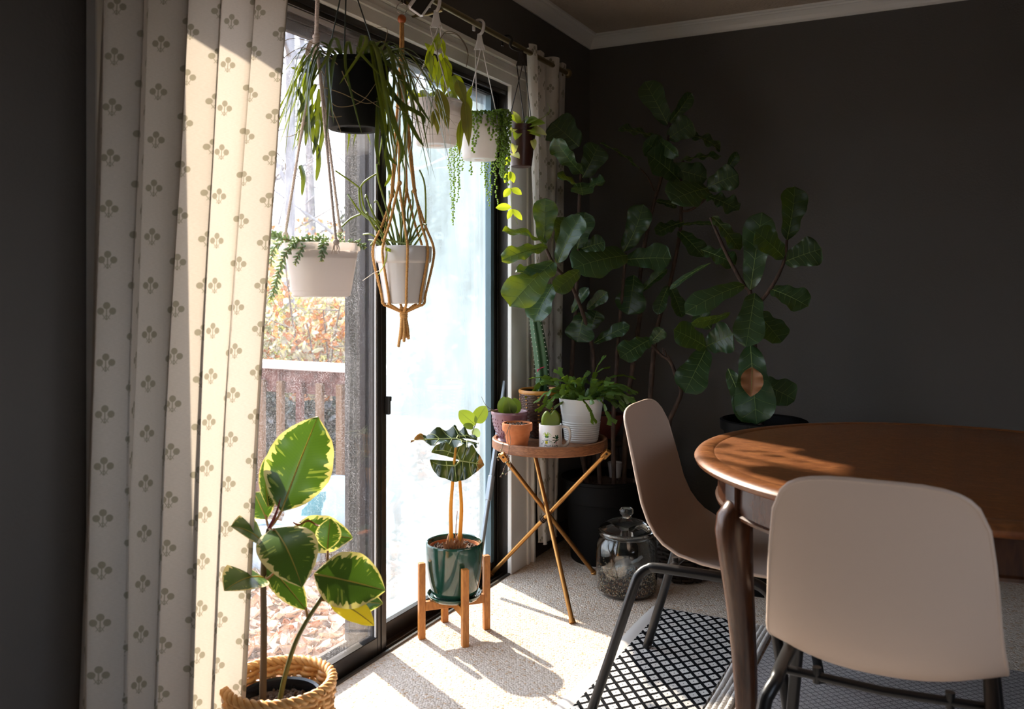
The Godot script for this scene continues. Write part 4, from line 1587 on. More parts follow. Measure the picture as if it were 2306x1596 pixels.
func terracotta(o: Vector3) -> void:
	var clay := mat("terracotta", Color.WHITE, 0.8)
	clay.albedo_texture = noise_tex(121, 0.02, 256, ramp([lin(0.44, 0.125, 0.040), lin(0.56, 0.185, 0.062), lin(0.50, 0.155, 0.050)], [0.1, 0.6, 1.0]))
	triplanar(clay, Vector3.ONE * 5.0)
	var po := thing("terracotta_pot", "small orange terracotta pot trailing a thin dried string vine", "potted plant", o)
	var mb := MB.new()
	mb.lathe(at(o), pv2([[0.0, 0.0], [0.036, 0.0], [0.0375, 0.002], [0.050, 0.066], [0.0555, 0.0665], [0.0570, 0.070], [0.0575, 0.092], [0.0560, 0.0955], [0.0515, 0.0955], [0.0500, 0.092], [0.0485, 0.070]]), 48)
	part("pot", mb, clay, po)
	soil(po, o + Vector3(0, 0.084, 0), 0.0495, 43, 90)
	var white := mat("perlite", lin(0.6, 0.58, 0.54), 0.9)
	mb = MB.new()
	var rng := RandomNumberGenerator.new()
	rng.seed = 12
	for k in 60:
		var a := rng.randf_range(0, TAU)
		var r := 0.046 * sqrt(rng.randf())
		mb.ball(o + Vector3(cos(a) * r, 0.088, sin(a) * r), Vector3(0.0018, 0, 0), Vector3(0, 0.0014, 0), Vector3(0, 0, 0.0018), 5, 4)
	part("grit", mb, white, po).set_meta("kind", "stuff")
	var dry := mat("dry_vine", lin(0.20, 0.13, 0.09), 0.8)
	var bead := leafy("dry_bead_leaf", lin(0.36, 0.36, 0.20), Color(0.6, 0.6, 0.3), 0.5)
	var d := 3.285
	var starts := [[[1147, 958], [1144, 966], [1142, 985], [1146, 1008], [1143, 1030], [1136, 1052], [1131, 1066], [1125, 1074]], [[1150, 956], [1147, 972], [1150, 992], [1146, 1012], [1147, 1032], [1150, 1048], [1146, 1058], [1138, 1070]], [[1146, 962], [1136, 985], [1132, 1005], [1127, 1020], [1120, 1030], [1124, 1036]]]
	for st in starts:
		var a := [o + Vector3(0, 0.088, 0) - right_dir * 0.03]
		for q in st:
			a.append(W(q[0], q[1], d - 0.03 - 0.02 * smoothstep(985, 1010, q[1])))
		mb = MB.new()
		var path := smooth_path(a, 4)
		mb.tube(path, PackedFloat32Array([0.0009]), 5)
		part("vine", mb, dry, po)
		for k in range(path.size() - 14, path.size(), 3):
			if k < 4:
				continue
			mb = MB.new()
			mb.ball(path[k] + Vector3(rng.randf_range(-0.003, 0.003), 0, rng.randf_range(-0.003, 0.003)), Vector3(0.0034, 0, 0), Vector3(0, 0.0030, 0), Vector3(0, 0, 0.0034), 7, 5)
			part("leaf", mb, bead if k % 2 == 0 else dry, po)

func cactus_basket(o: Vector3) -> void:
	var cane := mat("dark_brown_cane", lin(0.060, 0.022, 0.012), 0.32)
	var tan_m := mat("honey_cane", lin(0.46, 0.19, 0.035), 0.4)
	var bk := thing("cane_basket", "dark brown woven cane basket flecked with tan on the tray table", "basket", o)
	var table := [[0.0, 0.070], [0.10, 0.083], [0.185, 0.088]]
	# wall liner, then woven rows of short raised slips
	var mb := MB.new()
	mb.lathe(at(o), pv2([[0.0, 0.0], [0.068, 0.0], [0.081, 0.10], [0.086, 0.185], [0.083, 0.185], [0.078, 0.10], [0.066, 0.006], [0.0, 0.006]]), 48)
	part("liner", mb, mat("black_cane_core", lin(0.012, 0.007, 0.005), 0.7), bk)
	var cols := 40
	var tan_mb := MB.new()
	for r in 24:
		var row := MB.new()
		var y := 0.006 + r * 0.0072
		for k in cols:
			var a := TAU * (k + 0.5 * (r % 2)) / cols
			var rr := look_up(table, y) + 0.0012 + (0.0012 if (k + r) % 2 == 0 else 0.0)
			var out := Vector3(cos(a), 0, sin(a))
			var side := Vector3(-sin(a), 0, cos(a))
			var tn := (k * 2 + (r % 2)) % 8 == 0 and r % 4 < 3 and r > 2
			var tr := Transform3D(Basis(side, Vector3.UP, -out), o + out * rr + Vector3.UP * (y + 0.0035))
			(tan_mb if tn else row).box(tr, Vector3(0.0152 if not tn else 0.0085, 0.0062 if not tn else 0.0055, 0.0030 if not tn else 0.0044), 0.0012)
		part("strand", row, cane, bk)
	part("tan_slip", tan_mb, tan_m, bk, "tan cane slips")
	mb = MB.new()
	mb.lathe(at(o), pv2([[0.084, 0.176], [0.090, 0.176], [0.0935, 0.181], [0.0935, 0.188], [0.089, 0.193], [0.084, 0.191], [0.082, 0.184]]), 48)
	part("rim", mb, tan_m, bk)
	var ca := thing("column_cactus", "tall green ribbed column cactus standing in the cane basket", "potted plant", o + Vector3(0, 0.007, 0))
	mb = MB.new()
	var pot_o := o + Vector3(0, 0.008, 0)
	mb.lathe(at(pot_o), pv2([[0.0, 0.0], [0.055, 0.0], [0.072, 0.160], [0.076, 0.162], [0.076, 0.168], [0.071, 0.168], [0.069, 0.15]]), 32)
	part("pot", mb, mat("matt_black_plastic", lin(0.006, 0.006, 0.006), 0.6), ca)
	soil(ca, pot_o + Vector3(0, 0.150, 0), 0.069, 47, 20)
	# ribbed column
	var skin := mat("cactus_skin", lin(0.030, 0.085, 0.030), 0.45)
	var ribs := 5
	var b0 := pot_o + Vector3(0, 0.15, 0) - right_dir * 0.002
	var axis := [b0, W(1223, 860, 3.575), W(1220, 810, 3.57), W(1213, 760, 3.56), W(1206, 715, 3.555), W(1204, 690, 3.55), W(1203, 683, 3.55)]
	var rads := [0.024, 0.026, 0.027, 0.026, 0.022, 0.012, 0.002]
	var path := smooth_path(axis, 5)
	var pts := PackedVector3Array()
	var n := path.size()
	var crest := []
	for r in n:
		var rr := look_up([[0, rads[0]], [5, rads[1]], [10, rads[2]], [15, rads[3]], [20, rads[4]], [25, rads[5]], [30, rads[6]]], r)
		for q in 51:
			var a := TAU * q / 50.0 + 0.35
			var w := rr * (0.72 + 0.42 * pow(absf(cos((a - 0.35) * ribs / 2.0)), 2.2))
			pts.append(path[r] + Vector3(cos(a) * w, 0, sin(a) * w))
	mb = MB.new()
	mb.sheet(pts, n, 51, true, true)
	part("cactus_column", mb, skin, ca)
	mb = MB.new()
	for k in ribs:
		for r in range(2, n - 3, 1):
			var p := pts[r * 51 + (k * 10) % 50]
			var out := (p - path[r]).normalized()
			mb.ball(p + out * 0.0005, Vector3(0.0018, 0, 0), Vector3(0, 0.0018, 0), Vector3(0, 0, 0.0018), 5, 4)
			for e in 3:
				mb.tube(pv3([p, p + (out + Vector3(0, (e - 1) * 0.6, 0)) * 0.006]), taper(2, 0.0004, 0.0001), 3, false)
	part("spine", mb, mat("pale_spine", lin(0.62, 0.58, 0.48), 0.6), ca).set_meta("kind", "stuff")

func mug(o: Vector3) -> void:
	var S := 512
	var img := Image.create(S, 256, false, Image.FORMAT_RGBA8)
	img.fill(Color(0.90, 0.895, 0.90))
	# the print faces the room; u runs round the mug
	var dot := func(x: float, y: float, r: float, c: Color) -> void:
		for yy in range(int(y - r), int(y + r) + 1):
			for xx in range(int(x - r), int(x + r) + 1):
				if (xx - x) * (xx - x) + (yy - y) * (yy - y) <= r * r and yy >= 0 and yy < 256:
					img.set_pixel(posmod(xx, S), yy, c)
	var stroke := func(pts: Array, w0: float, w1: float, c: Color) -> void:
		var total := 0
		for k in pts.size() - 1:
			var a := Vector2(pts[k][0], pts[k][1])
			var b := Vector2(pts[k + 1][0], pts[k + 1][1])
			var steps := int(a.distance_to(b) * 1.5) + 1
			for s in steps:
				var f := (k + s / float(steps)) / (pts.size() - 1.0)
				var p := a.lerp(b, s / float(steps))
				dot.call(p.x, p.y, lerpf(w0, w1, f), c)
	var ox := 206.0
	# fern in a dark green pot
	var lime := Color(0.55, 0.66, 0.10)
	for q in [[-34, -18], [-24, -26], [-36, -4], [-26, 8], [-14, -14], [14, -30], [30, -20], [34, -8], [30, 6], [8, -18]]:
		stroke.call([[ox, 112], [ox + q[0] * 0.55, 112 + q[1] - 6], [ox + q[0], 112 + q[1] + 6]], 3.2, 0.8, lime if q[0] < 12 else Color(0.62, 0.74, 0.36))
	stroke.call([[ox - 8, 118], [ox - 7, 130]], 5.0, 4.5, Color(0.14, 0.42, 0.24))
	stroke.call([[ox + 8, 118], [ox + 7, 130]], 5.0, 4.5, Color(0.10, 0.34, 0.24))
	stroke.call([[ox, 118], [ox, 130]], 5.0, 4.5, Color(0.40, 0.52, 0.10))
	# yellow pot with dark leaves
	var dg := Color(0.05, 0.22, 0.13)
	stroke.call([[ox - 8, 172], [ox - 7, 192]], 5, 5, Color(0.90, 0.83, 0.10))
	stroke.call([[ox + 2, 172], [ox + 1, 192]], 5, 5, Color(0.90, 0.83, 0.10))
	for q in [[-10, 160], [-2, 156], [6, 162], [0, 166], [-4, 178], [4, 184], [-8, 190]]:
		dot.call(ox + q[0], q[1], 4.0, dg)
	# trailing vines either side
	for q in [[-20, 166], [-26, 160], [-24, 172], [-28, 178], [-32, 170], [-26, 186], [-34, 190], [-38, 196], [-44, 202], [-40, 208], [-46, 196], [-36, 166], [16, 158], [20, 164], [24, 170], [18, 174], [28, 166], [34, 170], [36, 178], [38, 186], [22, 180], [-14, 148], [4, 150], [14, 152]]:
		dot.call(ox + q[0], q[1], 2.3, dg if q[0] < 0 else Color(0.22, 0.40, 0.30))
	# rubber plant in a pink pot
	var rx := ox + 68.0
	stroke.call([[rx, 184], [rx + 2, 130]], 1.0, 1.0, Color(0.2, 0.25, 0.2))
	for q in [[-4, 112, 2, 134], [12, 112, 6, 136], [-22, 128, 0, 140], [16, 130, 4, 150], [-24, 156, -2, 158], [16, 156, 2, 164], [-16, 184, 0, 168]]:
		stroke.call([[rx + q[0], q[1]], [rx + (q[0] + q[2]) * 0.5, (q[1] + q[3]) * 0.5], [rx + q[2], q[3]]], 5.0, 4.5, dg)
	stroke.call([[rx, 178], [rx, 192]], 5.0, 5.0, Color(0.80, 0.62, 0.68))
	# lettering: Plant Lady in a running hand
	var ink := Color(0.16, 0.20, 0.22)
	var tx := ox - 16.0
	stroke.call([[tx - 2, 224], [tx + 1, 206], [tx + 8, 206], [tx + 9, 212], [tx + 2, 215]], 1.5, 1.5, ink)
	stroke.call([[tx + 13, 206], [tx + 11, 222], [tx + 15, 222]], 1.4, 1.2, ink)
	stroke.call([[tx + 24, 215], [tx + 18, 215], [tx + 18, 222], [tx + 24, 220], [tx + 24, 215], [tx + 26, 222]], 1.3, 1.2, ink)
	stroke.call([[tx + 29, 222], [tx + 30, 215], [tx + 34, 215], [tx + 35, 222]], 1.3, 1.2, ink)
	stroke.call([[tx + 41, 208], [tx + 39, 222], [tx + 43, 221]], 1.3, 1.2, ink)
	stroke.call([[tx + 36, 213], [tx + 45, 212]], 1.0, 1.0, ink)
	stroke.call([[tx + 60, 204], [tx + 54, 208], [tx + 56, 222], [tx + 50, 222], [tx + 66, 220]], 1.5, 1.3, ink)
	stroke.call([[tx + 74, 214], [tx + 68, 215], [tx + 68, 221], [tx + 74, 219], [tx + 74, 214], [tx + 76, 221]], 1.3, 1.2, ink)
	stroke.call([[tx + 84, 215], [tx + 79, 216], [tx + 79, 221], [tx + 84, 219], [tx + 86, 205], [tx + 86, 221]], 1.3, 1.2, ink)
	stroke.call([[tx + 90, 213], [tx + 92, 219], [tx + 97, 213], [tx + 94, 228], [tx + 89, 230]], 1.3, 1.2, ink)
	var china := mat("printed_white_china", Color.WHITE, 0.12)
	china.albedo_texture = ImageTexture.create_from_image(img)
	var plain := mat("white_china", lin(0.78, 0.77, 0.77), 0.12)
	var mg := thing("mug", "white mug printed with potted plants and lettering, holding a heart-shaped leaf", "mug", o)
	# printed wall: one turned strip with its own coordinates
	var r := 0.0435
	var h := 0.094
	var mb := MB.new()
	var towards := atan2((-fwd_dir).z, (-fwd_dir).x)
	for q in 65:
		# u grows to the reader's right
		var a := towards - TAU * (q / 64.0) + TAU * 0.46
		for e in 2:
			mb.vert(o + Vector3(cos(a) * r, 0.004 + e * (h - 0.006), sin(a) * r), Vector3(cos(a), 0, sin(a)), Vector2(q / 64.0, 1.0 - 0.95 * e))
	for q in 64:
		var k := q * 2
		mb.tri(k, k + 1, k + 2)
		mb.tri(k + 1, k + 3, k + 2)
	part("printed_wall", mb, china, mg)
	mb = MB.new()
	mb.lathe(at(o), pv2([[0.0, 0.0], [0.040, 0.0], [0.0432, 0.0045]]), 48)
	mb.lathe(at(o), pv2([[r, h - 0.002], [r - 0.0005, h], [r - 0.003, h], [r - 0.0038, h - 0.004], [r - 0.0045, 0.012], [0.0, 0.010]]), 48)
	part("cup_lining", mb, plain, mg)
	mb = MB.new()
	var hb := o + right_dir * r
	var hp := smooth_path([hb + Vector3(0, 0.082, 0) - right_dir * 0.004, hb + Vector3(0, 0.084, 0) + right_dir * 0.012, hb + Vector3(0, 0.076, 0) + right_dir * 0.026, hb + Vector3(0, 0.048, 0) + right_dir * 0.030, hb + Vector3(0, 0.022, 0) + right_dir * 0.022, hb + Vector3(0, 0.011, 0) + right_dir * 0.008, hb + Vector3(0, 0.012, 0) - right_dir * 0.004], 6)
	mb.tube(hp, PackedFloat32Array([0.0055]), 12, true, 1.0)
	part("handle", mb, plain, mg)
	soil(mg, o + Vector3(0, 0.080, 0), 0.0385, 53, 10)
	# one thick heart-shaped leaf
	var hl := thing("heart_leaf", "thick green heart-shaped hoya leaf planted in the white mug", "plant", o + Vector3(0, 0.078, 0))
	var green := leafy("thick_heart_leaf", lin(0.12, 0.165, 0.018), Color(0.5, 0.55, 0.06), 0.4)
	var c0 := o + Vector3(0, 0.062, 0) + right_dir * 0.002
	var out := []
	var N := 48
	for k in N:
		var a := TAU * k / N
		var x := 0.0365 * sin(a)
		var y := 0.044 + 0.043 * cos(a) + (0.003 if x > 0.004 else 0.0)
		if cos(a) > 0.0:
			y -= 0.017 * exp(-pow(x / 0.0095, 2.0))
		out.append(Vector2(x, y))
	mb = MB.new()
	var ring := PackedVector3Array()
	var face := -fwd_dir
	for layer in [[0.0, 0.55], [0.45, 0.98], [0.8, 0.75], [1.0, 0.0], [0.8, -0.75], [0.45, -0.98], [0.0, -0.55]]:
		for k in N + 1:
			var q: Vector2 = out[k % N]
			var ctr := Vector2(0.0, 0.050)
			var s: float = layer[0]
			if s < 0.01:
				s = 0.02
			# widen the foot so that it sits in the soil
			var w := ctr + (q - ctr) * s
			w.x = clampf(w.x, -0.039, 0.039)
			if w.y < 0.022:
				w.x = signf(w.x) * maxf(absf(w.x), 0.0)
			ring.append(c0 + right_dir * w.x + Vector3.UP * w.y + face * float(layer[1]) * 0.0050)
	mb.sheet(ring, 7, N + 1, true, true)
	part("leaf", mb, green, hl)

func ribbed_pot(o: Vector3) -> void:
	var white := mat("white_glazed_ceramic", lin(0.76, 0.75, 0.73), 0.22)
	var po := thing("ribbed_white_pot", "white ceramic pot with ribbed lower half holding a leafy holiday cactus", "potted plant", o)
	var H := 0.172
	var prof := [[0.0, 0.0], [0.062, 0.0], [0.0645, 0.003]]
	for k in 9:
		var y := 0.006 + k * 0.0085
		var r := 0.0650 + y * 0.135
		prof.append([r, y])
		prof.append([r + 0.0016, y + 0.0025])
		prof.append([r + 0.0016, y + 0.0050])
		prof.append([r - 0.0001, y + 0.0075])
	prof.append([0.0765, 0.088])
	for q in [[0.0885, H - 0.002], [0.0890, H], [0.0855, H], [0.0845, H - 0.004], [0.080, 0.11]]:
		prof.append(q)
	var mb := MB.new()
	mb.lathe(at(o), pv2(prof), 64)
	part("pot", mb, white, po)
	soil(po, o + Vector3(0, 0.150, 0), 0.082, 59, 20)
	# arching stems made of flat notched joints
	var g1 := leafy("cactus_joint", lin(0.075, 0.14, 0.034), Color(0.58, 0.64, 0.12), 0.24)
	var rng := RandomNumberGenerator.new()
	rng.seed = 19
	for k in 62:
		var a := rng.randf_range(0, TAU)
		var dirv := Vector3(cos(a), 0, sin(a))
		var rightness := dirv.dot(right_dir)
		# the clump spreads wider along the window wall's normal
		var reach := rng.randf_range(0.05, 0.125) * (1.0 + 0.45 * absf(rightness))
		var up0 := rng.randf_range(0.5, 2.2) * (1.0 if reach < 0.12 else 0.7)
		var p0 := o + Vector3(0, 0.150, 0) + dirv * rng.randf_range(0.0, 0.05)
		var step := 0.030
		var joints := 3 + int(reach / step)
		var heading := (dirv + Vector3.UP * up0).normalized()
		mb = MB.new()
		var alive := true
		for j in joints:
			if not alive:
				break
			var ln := step * rng.randf_range(0.8, 1.2)
			var ax := heading
			var up := Vector3.UP + Vector3(rng.randf_range(-0.9, 0.9), 0, rng.randf_range(-0.9, 0.9))
			up = (up - ax * up.dot(ax)).normalized()
			joint(mb, p0, ax, up, ln * 1.08, rng.randf_range(0.0085, 0.0125))
			# some tips fork
			if j == joints - 1 and rng.randf() < 0.6:
				for e in [-1.0, 1.0]:
					var fx: Vector3 = (ax + ax.cross(up) * 0.75 * e).normalized()
					var fu: Vector3 = (up - fx * up.dot(fx)).normalized()
					joint(mb, p0 + ax * ln, fx, fu, step * 0.95, 0.0095)
			p0 += ax * ln
			heading = (heading + Vector3(rng.randf_range(-0.3, 0.3), -0.16 - 0.06 * j * (0.5 + reach * 4.0) + rng.randf_range(-0.2, 0.25), rng.randf_range(-0.3, 0.3))).normalized()
			if p0.y < o.y + 0.125:
				alive = false
		part("jointed_stem", mb, g1, po)
	mb = MB.new()
	mb.ball(W(1211, 834, 3.42), Vector3(0.003, 0, 0), Vector3(0, 0.006, 0), Vector3(0, 0, 0.003), 8, 6)
	mb.tube(pv3([W(1211, 834, 3.42), W(1217, 829, 3.43), W(1226, 826, 3.44)]), taper(3, 0.002, 0.0015), 5)
	part("bud", mb, mat("magenta_bud", lin(0.5, 0.02, 0.09), 0.4), po, "small magenta flower bud")

# one flat notched joint of the holiday cactus
func joint(mb: MB, p0: Vector3, ax: Vector3, up: Vector3, ln: float, hw: float) -> void:
	var s := ax.cross(up)
	var outline := [0.28, 0.62, 0.95, 0.74, 1.08, 0.82, 1.12, 0.60, 0.50]
	var along := [0.0, 0.12, 0.36, 0.40, 0.66, 0.70, 0.96, 0.97, 1.0]
	var pts := PackedVector3Array()
	var low := PackedVector3Array()
	for r in outline.size():
		for q in 3:
			var p: Vector3 = p0 + ax * (ln * along[r]) + s * ((q - 1) * hw * outline[r]) + up * (0.0020 * (1.0 - absf(q - 1.0)))
			pts.append(p)
			low.append(p - up * (0.0030 if q == 1 else 0.0006))
	mb.sheet(pts, outline.size(), 3, false, true)
	mb.sheet(low, outline.size(), 3, false, false)

# ---------------------------------------------------------------- plant stand, green pot and alocasia
func build_stand_and_alocasia() -> void:
	var honey := wood("honey_stained_wood", lin(0.27, 0.085, 0.016), lin(0.56, 0.23, 0.050), Vector3(5, 1.2, 5), 0.42)
	# nearest lower corners of the feet, as they touch the carpet
	var feet := [at_height(947, 1441, 0.0), at_height(1000, 1400, 0.0), at_height(1043, 1461, 0.0), at_height(1101, 1418, 0.0)]
	var c: Vector3 = (feet[0] + feet[1] + feet[2] + feet[3]) / 4.0
	c -= fwd_dir * -0.012
	var st := thing("plant_stand", "square four-legged wooden plant stand holding the green pot", "plant stand", c)
	var d1: Vector3 = (feet[3] - feet[0]).normalized()
	var d2: Vector3 = d1.cross(Vector3.UP)
	for k in 4:
		var out: Vector3 = [-d1, -d2, d2, d1][k]
		if k == 1 or k == 2:
			out = d2 if d2.dot(feet[k] - c) > 0 else -d2
		var p := c + out * 0.117
		var mb := MB.new()
		mb.box(Transform3D(Basis(d1, Vector3.UP, d1.cross(Vector3.UP)), p + Vector3.UP * 0.129), Vector3(0.0225, 0.258, 0.0225), 0.0015)
		part("leg", mb, honey, st)
	for k in 2:
		var dd := d1 if k == 0 else d2
		var mb := MB.new()
		mb.beam(c - dd * 0.106 + Vector3.UP * (0.110 if k == 0 else 0.1095), c + dd * 0.106 + Vector3.UP * (0.110 if k == 0 else 0.1095), Vector3.UP, 0.030, 0.020 if k == 0 else 0.0195, 0.0012)
		part("cross_bar", mb, honey, st)
	var o := c + Vector3.UP * 0.1255
	var glaze := mat("green_glaze", Color.WHITE, 0.10)
	glaze.albedo_texture = noise_tex(131, 0.008, 512, ramp([lin(0.008, 0.040, 0.028), lin(0.014, 0.060, 0.040), lin(0.03, 0.085, 0.06)], [0.1, 0.6, 1.0]))
	triplanar(glaze, Vector3.ONE * 3.0)
	glaze.clearcoat_enabled = true
	glaze.clearcoat = 0.6
	glaze.clearcoat_roughness = 0.05
	var po := thing("green_pot", "glossy dark green glazed pot and saucer planted with an alocasia", "potted plant", o)
	var mb := MB.new()
	mb.lathe(at(o), pv2([[0.0, 0.0], [0.078, 0.0], [0.086, 0.003], [0.094, 0.014], [0.0945, 0.018], [0.092, 0.019], [0.084, 0.008], [0.0, 0.007]]), 56)
	part("saucer", mb, glaze, po)
	mb = MB.new()
	var p1 := o + Vector3.UP * 0.0085
	mb.lathe(at(p1), pv2([[0.0, 0.0], [0.070, 0.0], [0.076, 0.006], [0.082, 0.022], [0.090, 0.060], [0.0955, 0.100], [0.0985, 0.150], [0.0995, 0.178], [0.0990, 0.183], [0.0960, 0.186], [0.0925, 0.184], [0.0915, 0.178], [0.0905, 0.150]]), 64)
	part("pot", mb, glaze, po)
	mb = MB.new()
	mb.lathe(at(p1), pv2([[0.0905, 0.148], [0.0900, 0.170], [0.0840, 0.171], [0.083, 0.160], [0.081, 0.15]]), 48)
	part("clay_liner", mb, mat("terracotta_liner", lin(0.50, 0.16, 0.055), 0.85), po)
	soil(po, p1 + Vector3.UP * 0.160, 0.0835, 61, 200)
	var s0 := p1 + Vector3.UP * 0.159
	# bulb with papery sheaths
	var sheath := mat("papery_sheath", lin(0.26, 0.11, 0.04), 0.7)
	for k in 2:
		mb = MB.new()
		var b := s0 + right_dir * (-0.012 + 0.030 * k)
		mb.tube(smooth_path([b - Vector3.UP * 0.004, b + Vector3.UP * 0.02 - right_dir * 0.004, b + Vector3.UP * 0.05 + right_dir * 0.002 * k], 4), taper(9, 0.019, 0.009), 9)
		part("bulb", mb, sheath, po)
	for k in 7:
		var b := s0 + right_dir * (-0.018 + 0.007 * k) - fwd_dir * 0.014
		leaf(po, b, b + Vector3(0.004 * (k - 3), 0.030 + 0.008 * (k % 3), 0.0) - fwd_dir * 0.005 + right_dir * 0.004 * (k - 3), -fwd_dir, 0.008, LANCE, sheath, {"rows": 7, "cols": 5, "fold": 0.5, "name": "sheath"})
	mb = MB.new()
	mb.tube(smooth_path([s0 + right_dir * 0.004, W(1027, 1185, 3.0), W(1030, 1150, 3.0)], 4), taper(9, 0.0022, 0.0008), 5)
	part("dry_stalk", mb, sheath, po)
	var stalk := leafy("yellow_stalk", lin(0.55, 0.30, 0.035), Color(0.75, 0.55, 0.08), 0.4)
	var stems := [[s0 - right_dir * 0.010, W(1015, 1150, 3.005), W(1019, 1090, 2.99), W(1023, 1040, 2.985), W(1028, 990, 2.98)], [s0 + right_dir * 0.016, W(1039, 1150, 3.02), W(1036, 1090, 3.02), W(1034, 1060, 3.02), W(1036, 1037, 2.995)]]
	for s in stems:
		mb = MB.new()
		var p := smooth_path(s, 5)
		mb.tube(p, taper(p.size(), 0.0075, 0.0035), 9)
		part("stalk", mb, stalk, po)
	# the lower leaf hangs facing the room, its tip to the table; the upper one lies nearly flat
	shield(po, W(1036, 1037, 2.99), W(1091, 1046, 2.99), (-fwd_dir + Vector3.UP * 0.30).normalized(), 0.072, 1.2, 3)
	shield(po, W(1028, 988, 2.975), W(926, 987, 2.92), (Vector3.UP + -fwd_dir * 0.42).normalized(), 0.060, 0.80, 9)

# an arrow-shaped leaf with two rear lobes, dark with pale ribs and a scalloped edge
func shield(po: Node3D, stem: Vector3, tip: Vector3, up: Vector3, hw: float, rear: float, seed_: int) -> void:
	var dark := leafy("alocasia_blade", lin(0.012, 0.028, 0.014), Color(0.17, 0.19, 0.02), 0.18)
	var rib := leafy("alocasia_rib", lin(0.40, 0.46, 0.18), Color(0.5, 0.55, 0.12), 0.4)
	var ax := tip - stem
	var L := ax.length()
	var a := ax / L
	var n := (up - a * up.dot(a)).normalized()
	var s := a.cross(n)
	var back := rear * L if L < 0.11 else rear * L * 0.62
	var place := func(sd: float, u: float, t: float) -> Vector3:
		# t from -1 (end of the lobe) to 1 (tip); u from the inner to the outer edge
		var along := t * L if t > 0.0 else t * back
		var inner := 0.0 if t > 0.0 else hw * 0.16 * pow(-t, 0.6)
		var outer := hw * look_up([[-1.0, 0.20], [-0.93, 0.44], [-0.82, 0.68], [-0.6, 0.88], [-0.3, 0.98], [0.0, 1.0], [0.25, 0.90], [0.5, 0.68], [0.75, 0.38], [0.92, 0.13], [1.0, 0.0]], t)
		outer *= 1.0 + 0.035 * sin(t * 13.0 + seed_) * smoothstep(-1.0, -0.6, t)
		var w := lerpf(inner, maxf(outer, inner), u)
		var lift := 0.16 * w + 0.010 * sin(t * 14.0 + seed_) * u - 0.05 * L * t * t * (1.0 if t > 0.0 else 1.6)
		return stem + a * along + s * (sd * w) + n * lift
	var mb := MB.new()
	for sd in [-1.0, 1.0]:
		var pts := PackedVector3Array()
		for r in 27:
			for q in 7:
				pts.append(place.call(sd, q / 6.0, -1.0 + 2.0 * r / 26.0))
		mb.sheet(pts, 27, 7, false, sd > 0.0)
	var lf := part("leaf", mb, dark, po)
	mb = MB.new()
	var p := PackedVector3Array()
	for r in 10:
		p.append(place.call(1.0, 0.0, r / 9.0 * 0.97) + n * 0.0006)
	mb.tube(p, taper(10, 0.0030, 0.0008), 6)
	for sd in [-1.0, 1.0]:
		p = PackedVector3Array()
		for r in 8:
			p.append(place.call(sd, 0.22 + 0.10 * r / 7.0 if r > 0 else 0.0, -r / 7.0 * 0.9) + n * 0.0006)
		mb.tube(p, taper(8, 0.0026, 0.0007), 6)
		for k in 5:
			var t0 := -0.45 + 0.28 * k
			p = PackedVector3Array()
			for e in 6:
				var f := e / 5.0
				p.append(place.call(sd, lerpf(0.05, 0.95, f), t0 + 0.16 * f) + n * 0.0006)
			mb.tube(p, taper(6, 0.0017, 0.0006), 5, false)
	part("vein", mb, rib, lf)
	# scorched rust-coloured tip
	mb = MB.new()
	for sd in [-1.0, 1.0]:
		var pts := PackedVector3Array()
		for r in 7:
			for q in 5:
				pts.append(place.call(sd, q / 4.0, 0.72 + 0.28 * r / 6.0) + n * 0.0008)
		mb.sheet(pts, 7, 5, false, sd > 0.0)
	part("dry_tip", mb, leafy("scorched_leaf", lin(0.40, 0.19, 0.04), Color(0.6, 0.4, 0.08), 0.5), lf)

